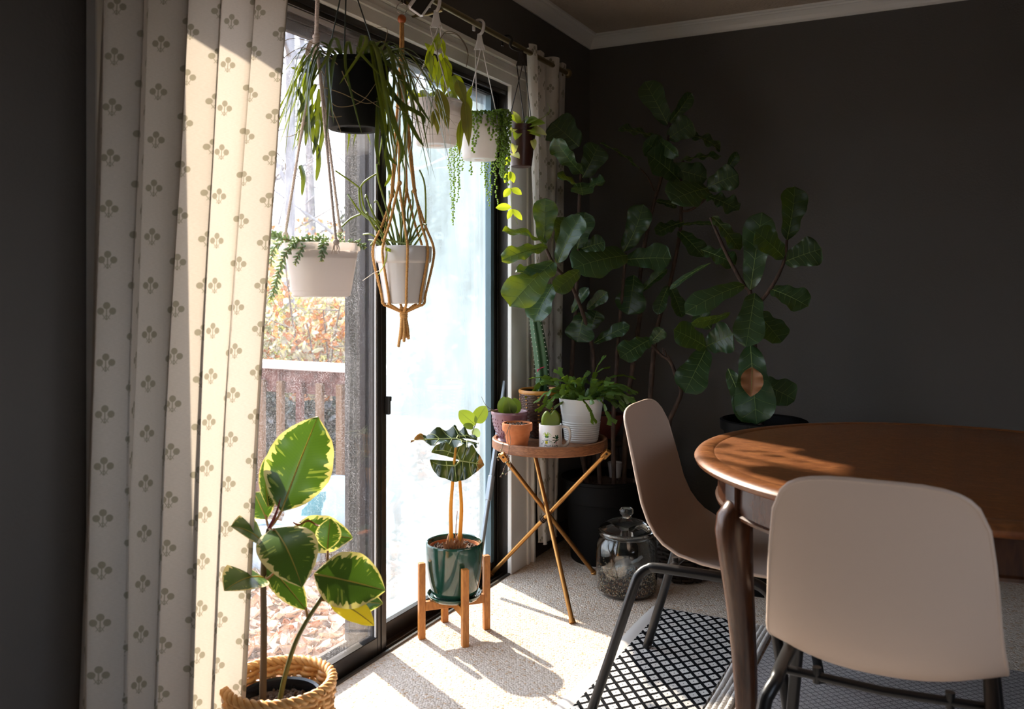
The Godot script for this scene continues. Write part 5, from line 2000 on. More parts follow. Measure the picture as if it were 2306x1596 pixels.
# ---------------------------------------------------------------- rubber plant in its basket
func build_rubber_plant() -> void:
	var c := W(629, HORIZON, 2.125)
	c.y = 0.0
	var cane := wood("golden_wicker", lin(0.46, 0.20, 0.055), lin(0.72, 0.40, 0.14), Vector3(3, 3, 3), 0.5)
	var bk := thing("wicker_basket", "golden woven wicker basket holding the variegated rubber plant", "basket", c)
	weave(bk, c, [[0.100, 0.0], [0.120, 0.12], [0.124, 0.25]], 0.238, 15, 30, cane, cane, 0.0078)
	var mb := MB.new()
	for k in 3:
		var path := PackedVector3Array()
		for s in 97:
			var a := TAU * s / 96.0
			var tw := a * 14.0 + TAU * k / 3.0
			path.append(c + Vector3(cos(a) * (0.125 + 0.008 * cos(tw)), 0.246 + 0.007 * sin(tw), sin(a) * (0.125 + 0.008 * cos(tw))))
		mb.tube(path, PackedFloat32Array([0.0065]), 6, false)
	part("braided_rim", mb, cane, bk)
	mb = MB.new()
	mb.lathe(at(c), pv2([[0.0, 0.001], [0.10, 0.001], [0.10, 0.008], [0.0, 0.008]]), 32)
	part("basket_base", mb, cane, bk)
	var pt := thing("rubber_plant", "rubber plant with broad green leaves edged in cream by the glass door", "potted plant", c + Vector3(0, 0.009, 0))
	mb = MB.new()
	mb.lathe(at(c + Vector3(0, 0.009, 0)), pv2([[0.0, 0.0], [0.072, 0.0], [0.094, 0.19], [0.1005, 0.192], [0.1015, 0.204], [0.098, 0.206], [0.092, 0.202], [0.090, 0.17]]), 48)
	part("pot", mb, mat("glossy_black_pot", lin(0.010, 0.011, 0.014), 0.2), pt)
	soil(pt, c + Vector3(0, 0.185, 0), 0.0905, 67, 220)
	# variegated blade: green with feathered inner bands and a ragged cream edge
	var n1 := noise(141, 0.035, 3)
	var n2 := noise(142, 0.012, 2)
	var blade := mat("variegated_blade", Color.WHITE, 0.30)
	blade.cull_mode = BaseMaterial3D.CULL_DISABLED
	blade.backlight_enabled = true
	blade.backlight = Color(0.80, 0.80, 0.50)
	blade.albedo_texture = tex(256, 384, func(u: float, v: float) -> Color:
		var e := absf(u - 0.5) * 2.0
		# streaks run outwards and forwards from the midrib
		var q := n1.get_noise_2d((v * 384.0 - e * 60.0) * 1.0, (u * 256.0) * 0.10) + 0.5 * n2.get_noise_2d(u * 256.0, v * 384.0)
		var edge := 0.84 + 0.16 * q - 0.10 * smoothstep(0.8, 1.0, v) - 0.10 * smoothstep(0.2, 0.0, v)
		var c1 := lin(0.060, 0.125, 0.022)
		var streak := 0.5 + 0.5 * sin((v * 384.0 - e * 55.0) * 0.55)
		c1 = c1.lerp(lin(0.085, 0.165, 0.028), streak * 0.2)
		if q > 0.43 and e > 0.35:
			c1 = lin(0.22, 0.30, 0.075)
		if e > edge:
			c1 = lin(0.74, 0.66, 0.40)
		if e < 0.022:
			c1 = lin(0.42, 0.36, 0.06)
		return c1)
	var yel := leafy("yellowing_leaf", lin(0.62, 0.55, 0.06), Color(0.9, 0.82, 0.10), 0.35)
	var brown := leafy("withered_leaf", lin(0.20, 0.075, 0.018), Color(0.5, 0.25, 0.06), 0.5)
	var bark := mat("rubber_stem", lin(0.10, 0.065, 0.035), 0.6)
	var sheath := mat("red_bud_sheath", lin(0.20, 0.02, 0.025), 0.4)
	var rib := leafy("rubber_midrib", lin(0.46, 0.40, 0.10), Color(0.8, 0.7, 0.2), 0.4)
	var so := c + Vector3(0, 0.18, 0)
	var main_s := smooth_path([so - right_dir * 0.040, W(594, 1420, 2.12), W(593, 1300, 2.13), W(597, 1235, 2.14), W(606, 1190, 2.14)], 6)
	mb = MB.new()
	mb.tube(main_s, taper(main_s.size(), 0.0085, 0.0065), 10)
	part("stem", mb, bark, pt)
	var side_s := smooth_path([so + right_dir * 0.002 - fwd_dir * 0.02, W(640, 1530, 2.10), W(664, 1450, 2.10), W(694, 1392, 2.10), W(722, 1350, 2.09), W(734, 1328, 2.08)], 6)
	mb = MB.new()
	mb.tube(side_s, taper(side_s.size(), 0.0062, 0.0045), 10)
	part("stem", mb, mat("green_stem", lin(0.10, 0.11, 0.025), 0.5), pt)
	var pet := func(a: Vector3, b: Vector3) -> void:
		var m := MB.new()
		m.tube(smooth_path([a, a.lerp(b, 0.5) + Vector3(0, -0.004, 0), b], 4), taper(9, 0.0036, 0.0028), 8)
		part("petiole", m, mat("petiole_tan", lin(0.40, 0.20, 0.07), 0.5), pt)
	var top := W(606, 1190, 2.14)
	var f := -fwd_dir
	mb = MB.new()
	mb.tube(smooth_path([top, W(620, 1160, 2.14), W(632, 1122, 2.14)], 4), taper(9, 0.0055, 0.0008), 8)
	part("bud", mb, sheath, pt, "dark red leaf bud")
	var big := {"rows": 23, "cols": 13, "fold": 0.16, "vein": rib, "vr": 0.0016}
	# tall leaf standing against the glass
	pet.call(top, W(634, 1150, 2.14))
	leaf(pt, W(634, 1150, 2.14), W(716, 938, 2.20), f * 0.95 + right_dir * 0.32, 0.083, OVAL, blade, big.merged({"bend": -0.05, "fold": 0.22, "wave": 0.08}))
	# dark glossy leaf coming forward
	pet.call(top, W(618, 1192, 2.10))
	leaf(pt, W(616, 1190, 2.12), W(680, 1322, 2.00), f * 0.55 + Vector3.UP * 0.95 + right_dir * 0.15, 0.070, OVAL, blade, big.merged({"bend": 0.13, "fold": -0.25}))
	# long leaf reaching to the door frame
	var tip2 := W(734, 1328, 2.08)
	pet.call(tip2, W(712, 1296, 2.07))
	leaf(pt, W(708, 1292, 2.07), W(867, 1329, 2.06), f * 0.8 + Vector3.UP * 0.55, 0.066, OVAL, blade, big.merged({"bend": 0.05, "fold": 0.05, "wave": 0.06}))
	# small upright leaf and the broad one behind it
	pet.call(tip2, W(738, 1240, 2.13))
	leaf(pt, W(737, 1236, 2.13), W(744, 1167, 2.15), f + right_dir * 0.1, 0.031, OVAL, blade, {"rows": 17, "cols": 11, "fold": 0.25, "vein": rib, "vr": 0.0010})
	pet.call(top, W(650, 1196, 2.22))
	leaf(pt, W(648, 1200, 2.22), W(794, 1211, 2.24), f * 0.75 + Vector3.UP * 0.4, 0.048, OVAL, blade, big.merged({"bend": 0.06, "wave": 0.12}))
	mb = MB.new()
	var pts := PackedVector3Array()
	for r in 13:
		for q in 5:
			var t := r / 12.0
			pts.append(W(lerpf(660, 726, t), 1178 + 5.0 * sin(t * 9.0) - q * 1.2 + 3.0 * t, 2.205 + 0.006 * sin(q * 2.0 + t * 6.0)) + Vector3(0, 0.004 * sin(q * 1.5), 0))
	mb.sheet(pts, 13, 5)
	part("curled_edge", mb, brown, pt, "withered brown leaf edge")
	# low leaf by the main stem
	pet.call(W(594, 1305, 2.13), W(622, 1284, 2.10))
	leaf(pt, W(596, 1262, 2.16), W(690, 1374, 2.10), f * 0.8 + right_dir * 0.5 + Vector3.UP * 0.2, 0.034, OVAL, blade, big.merged({"bend": 0.05, "fold": 0.3}))
	pet.call(W(694, 1392, 2.10), W(689, 1368, 2.10))
	# folded leaves under the long one
	pet.call(tip2, W(752, 1332, 2.08))
	leaf(pt, W(752, 1330, 2.09), W(862, 1358, 2.10), f * 0.9 + Vector3.UP * 0.25, 0.030, OVAL, blade, big.merged({"bend": 0.10, "wave": 0.15, "skew": 0.05}))
	pet.call(W(722, 1350, 2.09), W(742, 1344, 2.08))
	leaf(pt, W(740, 1345, 2.08), W(843, 1408, 2.04), f * 0.6 + Vector3.UP * 0.75, 0.030, OVAL, yel, big.merged({"bend": 0.10, "fold": -0.35, "wave": 0.05}))
	# leaves at the edge by the curtain
	pet.call(top, W(598, 1160, 2.16))
	leaf(pt, W(600, 1168, 2.16), W(572, 1108, 2.18), f + right_dir * 0.4, 0.036, OVAL, blade, big.merged({"fold": 0.3}))
	leaf(pt, W(604, 1140, 2.16), W(606, 1020, 2.20), right_dir + f * 0.25, 0.05, OVAL, blade, big.merged({"bend": -0.06, "fold": 0.2}))
	leaf(pt, W(597, 1235, 2.12), W(520, 1185, 2.05), Vector3.UP + f * 0.5, 0.062, OVAL, blade, big.merged({"bend": 0.12}))
	leaf(pt, W(593, 1300, 2.12), W(505, 1330, 2.02), Vector3.UP + f * 0.6, 0.060, OVAL, blade, big.merged({"bend": 0.12}))

# ---------------------------------------------------------------- the figs in the corner
func build_figs() -> void:
	var f := -fwd_dir
	var black := mat("matt_black_plastic", lin(0.006, 0.006, 0.006), 0.6)
	var bark := mat("fig_bark", Color.WHITE, 0.85)
	bark.albedo_texture = noise_tex(151, 0.04, 256, ramp([lin(0.03, 0.016, 0.010), lin(0.09, 0.05, 0.032)], [0.2, 0.8]))
	triplanar(bark, Vector3(6, 2, 6))
	var o := Vector3(0.28, 0, 0.52)
	var fig := thing("fiddle_leaf_fig", "tall fiddle leaf fig with several bare stems in a big black tub", "potted plant", o)
	var mb := MB.new()
	mb.lathe(at(o), pv2([[0.0, 0.0], [0.145, 0.0], [0.150, 0.006], [0.172, 0.262], [0.184, 0.266], [0.186, 0.345], [0.192, 0.350], [0.192, 0.362], [0.184, 0.364], [0.176, 0.358], [0.172, 0.31]]), 56)
	part("tub", mb, black, fig)
	soil(fig, o + Vector3(0, 0.325, 0), 0.173, 71, 80)
	var basket_fig_o := Vector3(0.655, 0.226, 0.62)
	var fig2 := thing("basket_fig", "smaller fiddle leaf fig rising on a kinked stem from the dark basket", "potted plant", basket_fig_o)
	var right_o := Vector3(0.985, 0.622, 0.60)
	var fig3 := thing("planter_fig", "large-leaved dark fig with one dried brown leaf in the tall black planter", "potted plant", right_o)
	var stem := func(who: Node3D, pts: Array, r0: float, r1: float) -> void:
		var m := MB.new()
		var p := smooth_path(pts, 6)
		var rad := PackedFloat32Array()
		for k in p.size():
			rad.append(lerpf(r0, r1, k / (p.size() - 1.0)) * (1.0 + 0.10 * float(k % 3 == 0)))
		m.tube(p, rad, 8)
		part("stem", m, bark, who)
	var so := o + Vector3(0, 0.32, 0)
	# stems of the big tub
	stem.call(fig, [so - right_dir * 0.075, W(1289, 900, 3.88), W(1289, 805, 3.85), W(1296, 711, 3.80), W(1300, 600, 3.72), W(1304, 470, 3.72), W(1306, 425, 3.72), W(1308, 390, 3.72)], 0.011, 0.006)
	stem.call(fig, [so - right_dir * 0.02, W(1340, 900, 3.86), W(1336, 805, 3.85), W(1331, 772, 3.83), W(1312, 704, 3.76), W(1285, 640, 3.66), W(1250, 600, 3.58), W(1226, 552, 3.56)], 0.011, 0.006)
	stem.call(fig, [so + right_dir * 0.04 + f * 0.02, W(1381, 954, 3.86), W(1390, 800, 3.85), W(1397, 702, 3.84), W(1404, 630, 3.83), W(1408, 570, 3.82)], 0.011, 0.006)
	stem.call(fig, [so + right_dir * 0.085, W(1412, 916, 3.92), W(1426, 815, 3.92), W(1442, 699, 3.92), W(1440, 640, 3.92), W(1451, 554, 3.92), W(1473, 455, 3.92), W(1488, 404, 3.92), W(1505, 310, 3.92), W(1506, 262, 3.92)], 0.012, 0.006)
	stem.call(fig, [so + right_dir * 0.13 + f * 0.03, W(1461, 916, 3.85), W(1473, 782, 3.86), W(1487, 708, 3.88), W(1507, 645, 3.90), W(1529, 538, 3.92), W(1534, 476, 3.92), W(1532, 430, 3.92), W(1538, 360, 3.92)], 0.012, 0.006)
	stem.call(fig, [W(1534, 476, 3.92), W(1560, 470, 3.90), W(1590, 445, 3.88), W(1596, 415, 3.88)], 0.006, 0.004)
	stem.call(fig, [W(1473, 430, 3.92), W(1458, 398, 3.88), W(1440, 378, 3.86)], 0.004, 0.0025)
	stem.call(fig2, [basket_fig_o - Vector3(0, 0.006, 0), W(1512, 1050, 3.66), W(1506, 959, 3.68), W(1522, 915, 3.68), W(1534, 881, 3.68), W(1520, 840, 3.70), W(1508, 812, 3.72), W(1490, 800, 3.74), W(1466, 775, 3.76)], 0.012, 0.006)
	stem.call(fig2, [W(1534, 881, 3.68), W(1560, 840, 3.67), W(1580, 800, 3.66), W(1592, 775, 3.66)], 0.006, 0.004)
	for q in [[1500, 800, 1496, 788], [1494, 796, 1492, 784], [1508, 812, 1504, 800]]:
		stem.call(fig2, [W(q[0], q[1], 3.72), W((q[0] + q[2]) * 0.5 + 1, (q[1] + q[3]) * 0.5, 3.71), W(q[2], q[3], 3.70)], 0.004, 0.003)
	stem.call(fig3, [right_o - Vector3(0, 0.006, 0), W(1702, 900, 3.50), W(1698, 780, 3.52), W(1693, 700, 3.53), W(1688, 655, 3.54), W(1673, 639, 3.56), W(1640, 580, 3.60), W(1614, 523, 3.64), W(1600, 490, 3.66)], 0.013, 0.005)
	stem.call(fig3, [W(1693, 700, 3.53), W(1735, 650, 3.50), W(1765, 590, 3.50), W(1772, 540, 3.50)], 0.009, 0.005)
	# blades; the picture's tone comes from the light, all are one green
	var g := leafy("fig_blade", lin(0.020, 0.052, 0.019), Color(0.56, 0.60, 0.06), 0.36)
	g.normal_enabled = true
	g.normal_texture = noise_tex(152, 0.02, 256, null, true, 3.0)
	g.normal_scale = 0.5
	triplanar(g, Vector3.ONE * 5.0)
	g.backlight = Color(0.40, 0.44, 0.05)
	var vn := leafy("fig_vein", lin(0.16, 0.22, 0.060), Color(0.6, 0.65, 0.2), 0.45)
	var dry := leafy("dry_fig_leaf", lin(0.22, 0.09, 0.03), Color(0.4, 0.25, 0.08), 0.6)
	var px := FOCAL
	# base x, y, tip x, y, half width in pixels, depth at base and tip, lean (right, up), options
	var A := [
		[1224, 548, 1228, 446, 29, 3.54, 3.52, 0.10, 0.10, {"wave": 0.18}],
		[1256, 592, 1308, 484, 30, 3.56, 3.54, -0.35, 0.35, {"fold": 0.2, "wave": 0.12}],
		[1230, 548, 1131, 521, 17, 3.54, 3.44, 0.0, 1.6, {"wave": 0.4, "nwave": 2.0, "fold": 0.4}],
		[1232, 556, 1130, 586, 24, 3.54, 3.40, 0.1, 0.9, {"wave": 0.2}],
		[1246, 590, 1148, 690, 47, 3.55, 3.36, -0.25, 0.45, {"wave": 0.10, "fold": 0.10, "lat": 7}],
		[1250, 615, 1162, 612, 20, 3.56, 3.46, 0.0, 1.2, {"wave": 0.25}],
		[1246, 640, 1202, 724, 31, 3.58, 3.50, -0.4, 0.3, {"fold": 0.2}],
		[1304, 610, 1250, 656, 23, 3.62, 3.52, 0.3, 0.5, {}],
		[1262, 560, 1270, 488, 30, 3.66, 3.68, 0.4, 0.1, {}],
		[1300, 560, 1318, 478, 27, 3.70, 3.72, 0.1, 0.0, {}],
		[1310, 560, 1362, 545, 22, 3.72, 3.72, 0.2, 0.4, {}],
		[1412, 575, 1290, 604, 50, 3.80, 3.66, -0.5, 0.35, {"fold": 0.12, "wave": 0.08, "lat": 7}],
		[1408, 585, 1512, 582, 37, 3.82, 3.76, 0.3, 0.5, {}],
		[1405, 566, 1448, 460, 29, 3.82, 3.82, -0.2, 0.1, {"wave": 0.25, "skew": 0.05}],
		[1428, 620, 1414, 708, 37, 3.88, 3.84, 0.2, 0.2, {}],
		[1446, 656, 1502, 606, 14, 3.90, 3.86, -1.0, 0.2, {"fold": 0.4}],
		[1304, 330, 1243, 276, 42, 3.72, 3.74, 0.2, 0.0, {}],
		[1312, 392, 1248, 311, 24, 3.70, 3.58, -0.5, -0.6, {"fold": 0.3, "wave": 0.25}],
		[1312, 400, 1348, 326, 32, 3.72, 3.74, 0.3, 0.0, {}],
		[1310, 428, 1256, 398, 22, 3.72, 3.62, 0.0, 1.1, {"fold": 0.25, "wave": 0.15}],
		[1308, 430, 1362, 408, 22, 3.72, 3.66, 0.2, 1.0, {"fold": 0.25, "wave": 0.2}],
		[1306, 412, 1312, 440, 26, 3.70, 3.64, 0.1, 0.3, {}],
		[1505, 282, 1452, 184, 29, 3.92, 3.92, -0.2, 0.1, {"wave": 0.1}],
		[1506, 278, 1557, 209, 17, 3.92, 3.90, 0.5, 0.1, {"fold": 0.3}],
		[1504, 312, 1560, 276, 30, 3.92, 3.88, 0.3, 0.3, {}],
		[1478, 312, 1393, 290, 16, 3.92, 3.84, 0.0, 0.9, {"wave": 0.3}],
		[1536, 306, 1622, 338, 18, 3.92, 3.88, 0.2, 0.9, {"wave": 0.35, "bend": 0.14}],
		[1474, 303, 1528, 352, 17, 3.90, 3.80, -0.8, -0.4, {"fold": 0.35, "wave": 0.15}],
		[1492, 352, 1452, 318, 27, 3.90, 3.84, -0.3, 0.2, {}],
		[1532, 408, 1458, 346, 36, 3.92, 3.80, -0.2, 0.4, {"fold": 0.12}],
		[1534, 362, 1624, 352, 13, 3.92, 3.86, 0.1, 1.2, {"wave": 0.4}],
		[1500, 378, 1592, 402, 30, 3.92, 3.90, 0.2, 0.3, {}],
		[1592, 422, 1662, 392, 31, 3.88, 3.82, 0.4, 0.3, {"wave": 0.15}],
		[1624, 400, 1660, 342, 13, 3.86, 3.84, 0.4, 0.0, {"fold": 0.3}],
		[1594, 424, 1512, 452, 45, 3.88, 3.74, -0.1, 0.6, {"fold": 0.1}],
		[1590, 440, 1664, 474, 26, 3.88, 3.82, 0.3, 0.5, {"wave": 0.3}],
		[1474, 452, 1524, 466, 12, 3.92, 3.88, 0.0, 0.9, {}],
		[1540, 500, 1476, 526, 19, 3.92, 3.86, -0.2, 0.8, {"wave": 0.2}],
		[1530, 508, 1608, 505, 10, 3.92, 3.88, 0.2, 1.4, {}],
		[1604, 488, 1666, 564, 22, 3.66, 3.60, 0.4, 0.2, {"wave": 0.25}],
		[1528, 520, 1584, 578, 25, 3.92, 3.84, 0.2, 0.3, {}],
		[1578, 562, 1656, 596, 26, 3.70, 3.62, 0.2, 0.5, {"wave": 0.2}],
		[1506, 642, 1480, 708, 16, 3.90, 3.86, -0.5, 0.1, {"fold": 0.3}],
		[1506, 640, 1536, 714, 20, 3.90, 3.84, 0.4, 0.1, {"fold": 0.2}],
		[1338, 772, 1418, 733, 18, 3.84, 3.80, 0.1, 0.7, {"wave": 0.15}],
		[1316, 702, 1300, 770, 34, 3.80, 3.78, 0.1, 0.2, {}],
		[1330, 740, 1344, 700, 22, 3.82, 3.84, 0.2, 0.1, {}],
		[1288, 704, 1326, 648, 14, 3.78, 3.74, -0.8, 0.1, {"fold": 0.3}],
		[1322, 696, 1368, 657, 16, 3.80, 3.76, 0.1, 0.3, {"fold": 0.3}],
		[1352, 322, 1440, 380, 8, 3.80, 3.86, 0.2, 1.2, {"wave": 0.4}],
	]
	var B := [
		[1465, 764, 1396, 806, 29, 3.76, 3.66, -0.2, 0.5, {"wave": 0.15}],
		[1464, 772, 1494, 740, 17, 3.76, 3.72, 0.3, 0.4, {}],
		[1592, 782, 1517, 742, 31, 3.66, 3.58, -0.2, 0.4, {}],
		[1590, 780, 1652, 752, 37, 3.66, 3.58, 0.3, 0.4, {"wave": 0.15}],
		[1590, 786, 1542, 884, 38, 3.66, 3.56, -0.1, 0.3, {"wave": 0.1}],
		[1600, 740, 1568, 700, 24, 3.66, 3.66, 0.1, 0.2, {}],
	]
	var D := [
		[1676, 642, 1543, 704, 29, 3.55, 3.46, 0.0, 0.7, {"bend": 0.08}],
		[1600, 592, 1508, 652, 9, 3.64, 3.66, 0.0, 1.2, {}],
		[1690, 652, 1716, 478, 36, 3.53, 3.52, -0.3, 0.0, {}],
		[1644, 704, 1556, 726, 15, 3.50, 3.40, -0.6, -0.5, {"fold": 0.35}],
		[1700, 660, 1680, 780, 36, 3.52, 3.42, -0.2, 0.3, {"fold": 0.2}],
		[1690, 775, 1704, 955, 46, 3.50, 3.42, -0.3, 0.2, {}],
		[1640, 830, 1690, 952, 26, 3.50, 3.44, -0.2, 0.2, {"wave": 0.1}],
		[1696, 700, 1760, 770, 38, 3.52, 3.44, 0.3, 0.4, {}],
		[1735, 650, 1820, 690, 36, 3.50, 3.42, 0.2, 0.5, {}],
		[1765, 590, 1850, 560, 36, 3.50, 3.46, 0.2, 0.4, {}],
		[1772, 540, 1790, 420, 34, 3.50, 3.50, 0.2, 0.1, {}],
		[1766, 580, 1700, 520, 32, 3.50, 3.44, -0.2, 0.3, {}],
		[1702, 860, 1790, 900, 38, 3.50, 3.42, 0.2, 0.5, {}],
	]
	for set_ in [[fig, A], [fig2, B], [fig3, D]]:
		for q in set_[1]:
			var a := W(q[0], q[1], q[5])
			var b := W(q[2], q[3], q[6])
			var mean: float = (q[5] + q[6]) * 0.5
			var opt := {"rows": 17, "cols": 9, "fold": 0.14, "wave": 0.10, "bend": 0.05, "vein": vn, "vr": 0.0011, "lat": 6}
			opt.merge(q[9], true)
			leaf(set_[0], a, b, f + right_dir * float(q[7]) + Vector3.UP * float(q[8]), q[4] / px * mean, FIDDLE, g, opt)
	leaf(fig3, W(1694, 826, 3.42), W(1691, 893, 3.40), f + right_dir * -0.2, 0.043, OVAL, dry, {"rows": 15, "cols": 9, "fold": 0.35, "wave": 0.2, "vein": vn, "vr": 0.0009, "name": "dry_leaf"})
	# small pot and a red pot on a stool, half hidden in the corner
	var wp := Vector3(0.24, 0.330, 0.385)
	wp = W(1385, 1044, 4.02)
	wp.y = 0.329
	var w := thing("small_white_pot", "little white pot tucked behind the tub of the fig", "pot", wp)
	mb = MB.new()
	mb.lathe(at(wp), pv2([[0.0, 0.0], [0.026, 0.0], [0.034, 0.066], [0.0345, 0.068], [0.031, 0.068], [0.029, 0.05]]), 32)
	part("pot", mb, mat("white_china", lin(0.78, 0.77, 0.77), 0.12), w)
	soil(w, wp + Vector3(0, 0.055, 0), 0.030, 77, 10)
	var stool_o := Vector3(0.155, 0, 0.175)
	var st := thing("corner_stool", "dark wooden stool in the corner behind the fig tub", "stool", stool_o)
	var dw := wood("dark_stool_wood", lin(0.02, 0.011, 0.007), lin(0.06, 0.03, 0.018), Vector3(3, 3, 3))
	mb = MB.new()
	mb.lathe(at(stool_o), pv2([[0.0, 0.440], [0.112, 0.440], [0.116, 0.446], [0.116, 0.462], [0.110, 0.468], [0.0, 0.468]]), 40)
	part("seat", mb, dw, st)
	for k in 3:
		var a := TAU * k / 3.0 + 0.5
		mb = MB.new()
		mb.tube(pv3([stool_o + Vector3(cos(a) * 0.115, 0.003, sin(a) * 0.115), stool_o + Vector3(cos(a) * 0.075, 0.44, sin(a) * 0.075)]), PackedFloat32Array([0.011, 0.014]), 10)
		part("leg", mb, dw, st)
	var rp := stool_o + Vector3(0, 0.469, 0)
	var r := thing("red_pot", "round dark red pot on the corner stool behind the white ribbed pot", "pot", rp)
	mb = MB.new()
	mb.lathe(at(rp), pv2([[0.0, 0.0], [0.045, 0.0], [0.062, 0.030], [0.078, 0.070], [0.084, 0.105], [0.084, 0.115], [0.078, 0.115], [0.074, 0.09]]), 40)
	part("pot", mb, mat("red_clay", lin(0.16, 0.035, 0.024), 0.6), r)
	soil(r, rp + Vector3(0, 0.10, 0), 0.076, 79, 20)

# ---------------------------------------------------------------- curtains and rod
func build_curtains() -> void:
	var brass := mat("bronze_rod", lin(0.26, 0.20, 0.10), 0.35, 0.8)
	var rod := thing("curtain_rod", "slim bronze curtain rod above the sliding glass door", "curtain rod", Vector3(ROD_X, ROD_Y, 1.9))
	var mb := MB.new()
	mb.tube(pv3([Vector3(ROD_X, ROD_Y, 0.62), Vector3(ROD_X, ROD_Y, 1.9), Vector3(ROD_X, ROD_Y, 3.05)]), PackedFloat32Array([0.0105]), 14)
	part("rod", mb, brass, rod)
	for z in [0.61, 3.06]:
		mb = MB.new()
		mb.ball(Vector3(ROD_X, ROD_Y, z), Vector3(0.02, 0, 0), Vector3(0, 0.02, 0), Vector3(0, 0, 0.02), 14, 10)
		part("finial", mb, brass, rod)
	for z in [0.66, 1.665, 3.0]:
		mb = MB.new()
		mb.span(Vector3(0.0, ROD_Y - 0.045, z - 0.012), Vector3(0.006, ROD_Y + 0.03, z + 0.012), 0.001)
		mb.tube(pv3([Vector3(0.004, ROD_Y - 0.018, z), Vector3(ROD_X * 0.6, ROD_Y - 0.022, z), Vector3(ROD_X, ROD_Y - 0.016, z)]), PackedFloat32Array([0.006]), 8)
		part("bracket", mb, brass, rod)
	# sprigs of three round leaves printed on slubbed cream linen
	var n1 := noise(161, 0.02, 2)
	var n2 := noise(162, 0.25, 2)
	var linen := mat("printed_linen", Color.WHITE, 0.9, 0.0, 0.2)
	linen.cull_mode = BaseMaterial3D.CULL_DISABLED
	linen.backlight_enabled = true
	linen.backlight = Color(0.80, 0.77, 0.74)
	linen.albedo_texture = tex(384, 384, func(u: float, v: float) -> Color:
		var c := lin(0.66, 0.63, 0.58)
		c = c.lerp(lin(0.52, 0.49, 0.44), clampf(0.5 + 1.3 * n2.get_noise_2d(u * 40.0, v * 384.0), 0, 1) * 0.35)
		for k in 5:
			var ctr: Vector2 = [Vector2(0.25, 0.25), Vector2(0.75, 0.75), Vector2(-0.25, 0.75), Vector2(1.25, 0.25), Vector2(0.25, 1.25)][k]
			var p := (Vector2(u, v) - ctr) * 2.6
			var ink := 0.0
			for d in [Vector2(0, -0.30), Vector2(-0.26, -0.02), Vector2(0.26, -0.02)]:
				var q: Vector2 = p - d
				if Vector2(q.x, q.y * 0.85).length() < 0.155:
					ink = 1.0
			if absf(p.x) < 0.025 and p.y > -0.2 and p.y < 0.42:
				ink = maxf(ink, 0.9)
			for sd in [-1.0, 1.0]:
				if absf(p.x - sd * (0.24 - 0.55 * (p.y - 0.02))) < 0.022 and p.y > 0.02 and p.y < 0.44:
					ink = maxf(ink, 0.9)
				if absf(p.x - sd * (p.y - 0.15) * 0.6) < 0.02 and p.y > 0.18 and p.y < 0.40:
					ink = maxf(ink, 0.8)
			c = c.lerp(lin(0.20, 0.19, 0.125), ink * 0.62)
		return c)
	var make := func(label: String, za0: float, za1: float, zb0: float, zb1: float, folds: float, x0: float, flip: float) -> void:
		var cu := thing("curtain", label, "curtain", Vector3(x0, 0.09, (za0 + za1) * 0.5))
		var rows := 40
		var cols := 90
		var pts := PackedVector3Array()
		var us := PackedFloat32Array()
		for r in rows:
			var t := r / (rows - 1.0)
			var y := lerpf(ROD_Y + 0.035, 0.09, t)
			var z0 := lerpf(za0, zb0, pow(t, 0.75))
			var z1 := lerpf(za1, zb1, pow(t, 0.75))
			for q in cols:
				var s := q / (cols - 1.0)
				var a := s * folds * TAU + 0.6
				var amp := lerpf(0.022, 0.036 if flip > 0.0 else 0.020, minf(t * 3.0, 1.0)) * (1.0 + 0.3 * sin(s * 13.0 + t * 2.0))
				var z := lerpf(z0, z1, s) + 0.010 * sin(a * 2.0)
				var lean := -0.062 * pow(t, 0.7) if flip < 0.0 else 0.0
				pts.append(Vector3(x0 + lean + sin(a) * amp + 0.006 * sin(s * 31.0 + t * 7.0), y, z))
		var m := MB.new()
		m.sheet(pts, rows, cols, false, flip < 0.0)
		# lay the print out along the cloth itself
		for r in rows:
			var run := 0.0
			for q in cols:
				if q > 0:
					run += (pts[q] - pts[q - 1]).length()
				m.t[r * cols + q] = Vector2(run / 0.105, lerpf(0.0, 2.08, r / (rows - 1.0)) / 0.105)
		part("cloth", m, linen, cu)
		m = MB.new()
		var hem := PackedVector3Array()
		for q in cols:
			hem.append(pts[(rows - 1) * cols + q])
		m.tube(hem, PackedFloat32Array([0.0022]), 5)
		part("hem", m, linen, cu)
	make.call("patterned cream linen curtain gathered beside the potted figs", 0.995, 0.615, 0.735, 0.600, 3.4, ROD_X - 0.012, -1.0)
	make.call("sunlit patterned linen curtain hanging beside the rubber plant", 2.40, 2.96, 2.62, 3.02, 5.0, ROD_X - 0.005, 1.0)
	# small camera-like gadget clipped to the rod
	var g := W(950, 4, depth_x(950, ROD_X) - 0.02)
	var dev := thing("clip_on_device", "small white and black boxed gadget clipped on the curtain rod", "gadget", g)
	var ax := (W(930, 32, 2.8) - W(965, -18, 2.8)).normalized()
	var side := (right_dir - ax * right_dir.dot(ax)).normalized()
	var bs := Basis(side, ax, side.cross(ax))
	mb = MB.new()
	mb.box(Transform3D(bs, g), Vector3(0.056, 0.082, 0.030), 0.006)
	part("case", mb, mat("white_plastic", lin(0.74, 0.72, 0.70), 0.4), dev)
	mb = MB.new()
	var fc := bs.z if bs.z.dot(-fwd_dir) > 0 else -bs.z
	mb.box(Transform3D(bs, g + fc * 0.0135 + side * 0.006), Vector3(0.040, 0.078, 0.006), 0.002)
	part("black_face", mb, mat("black_plastic", lin(0.02, 0.02, 0.02), 0.4), dev, "black front panel")
	mb = MB.new()
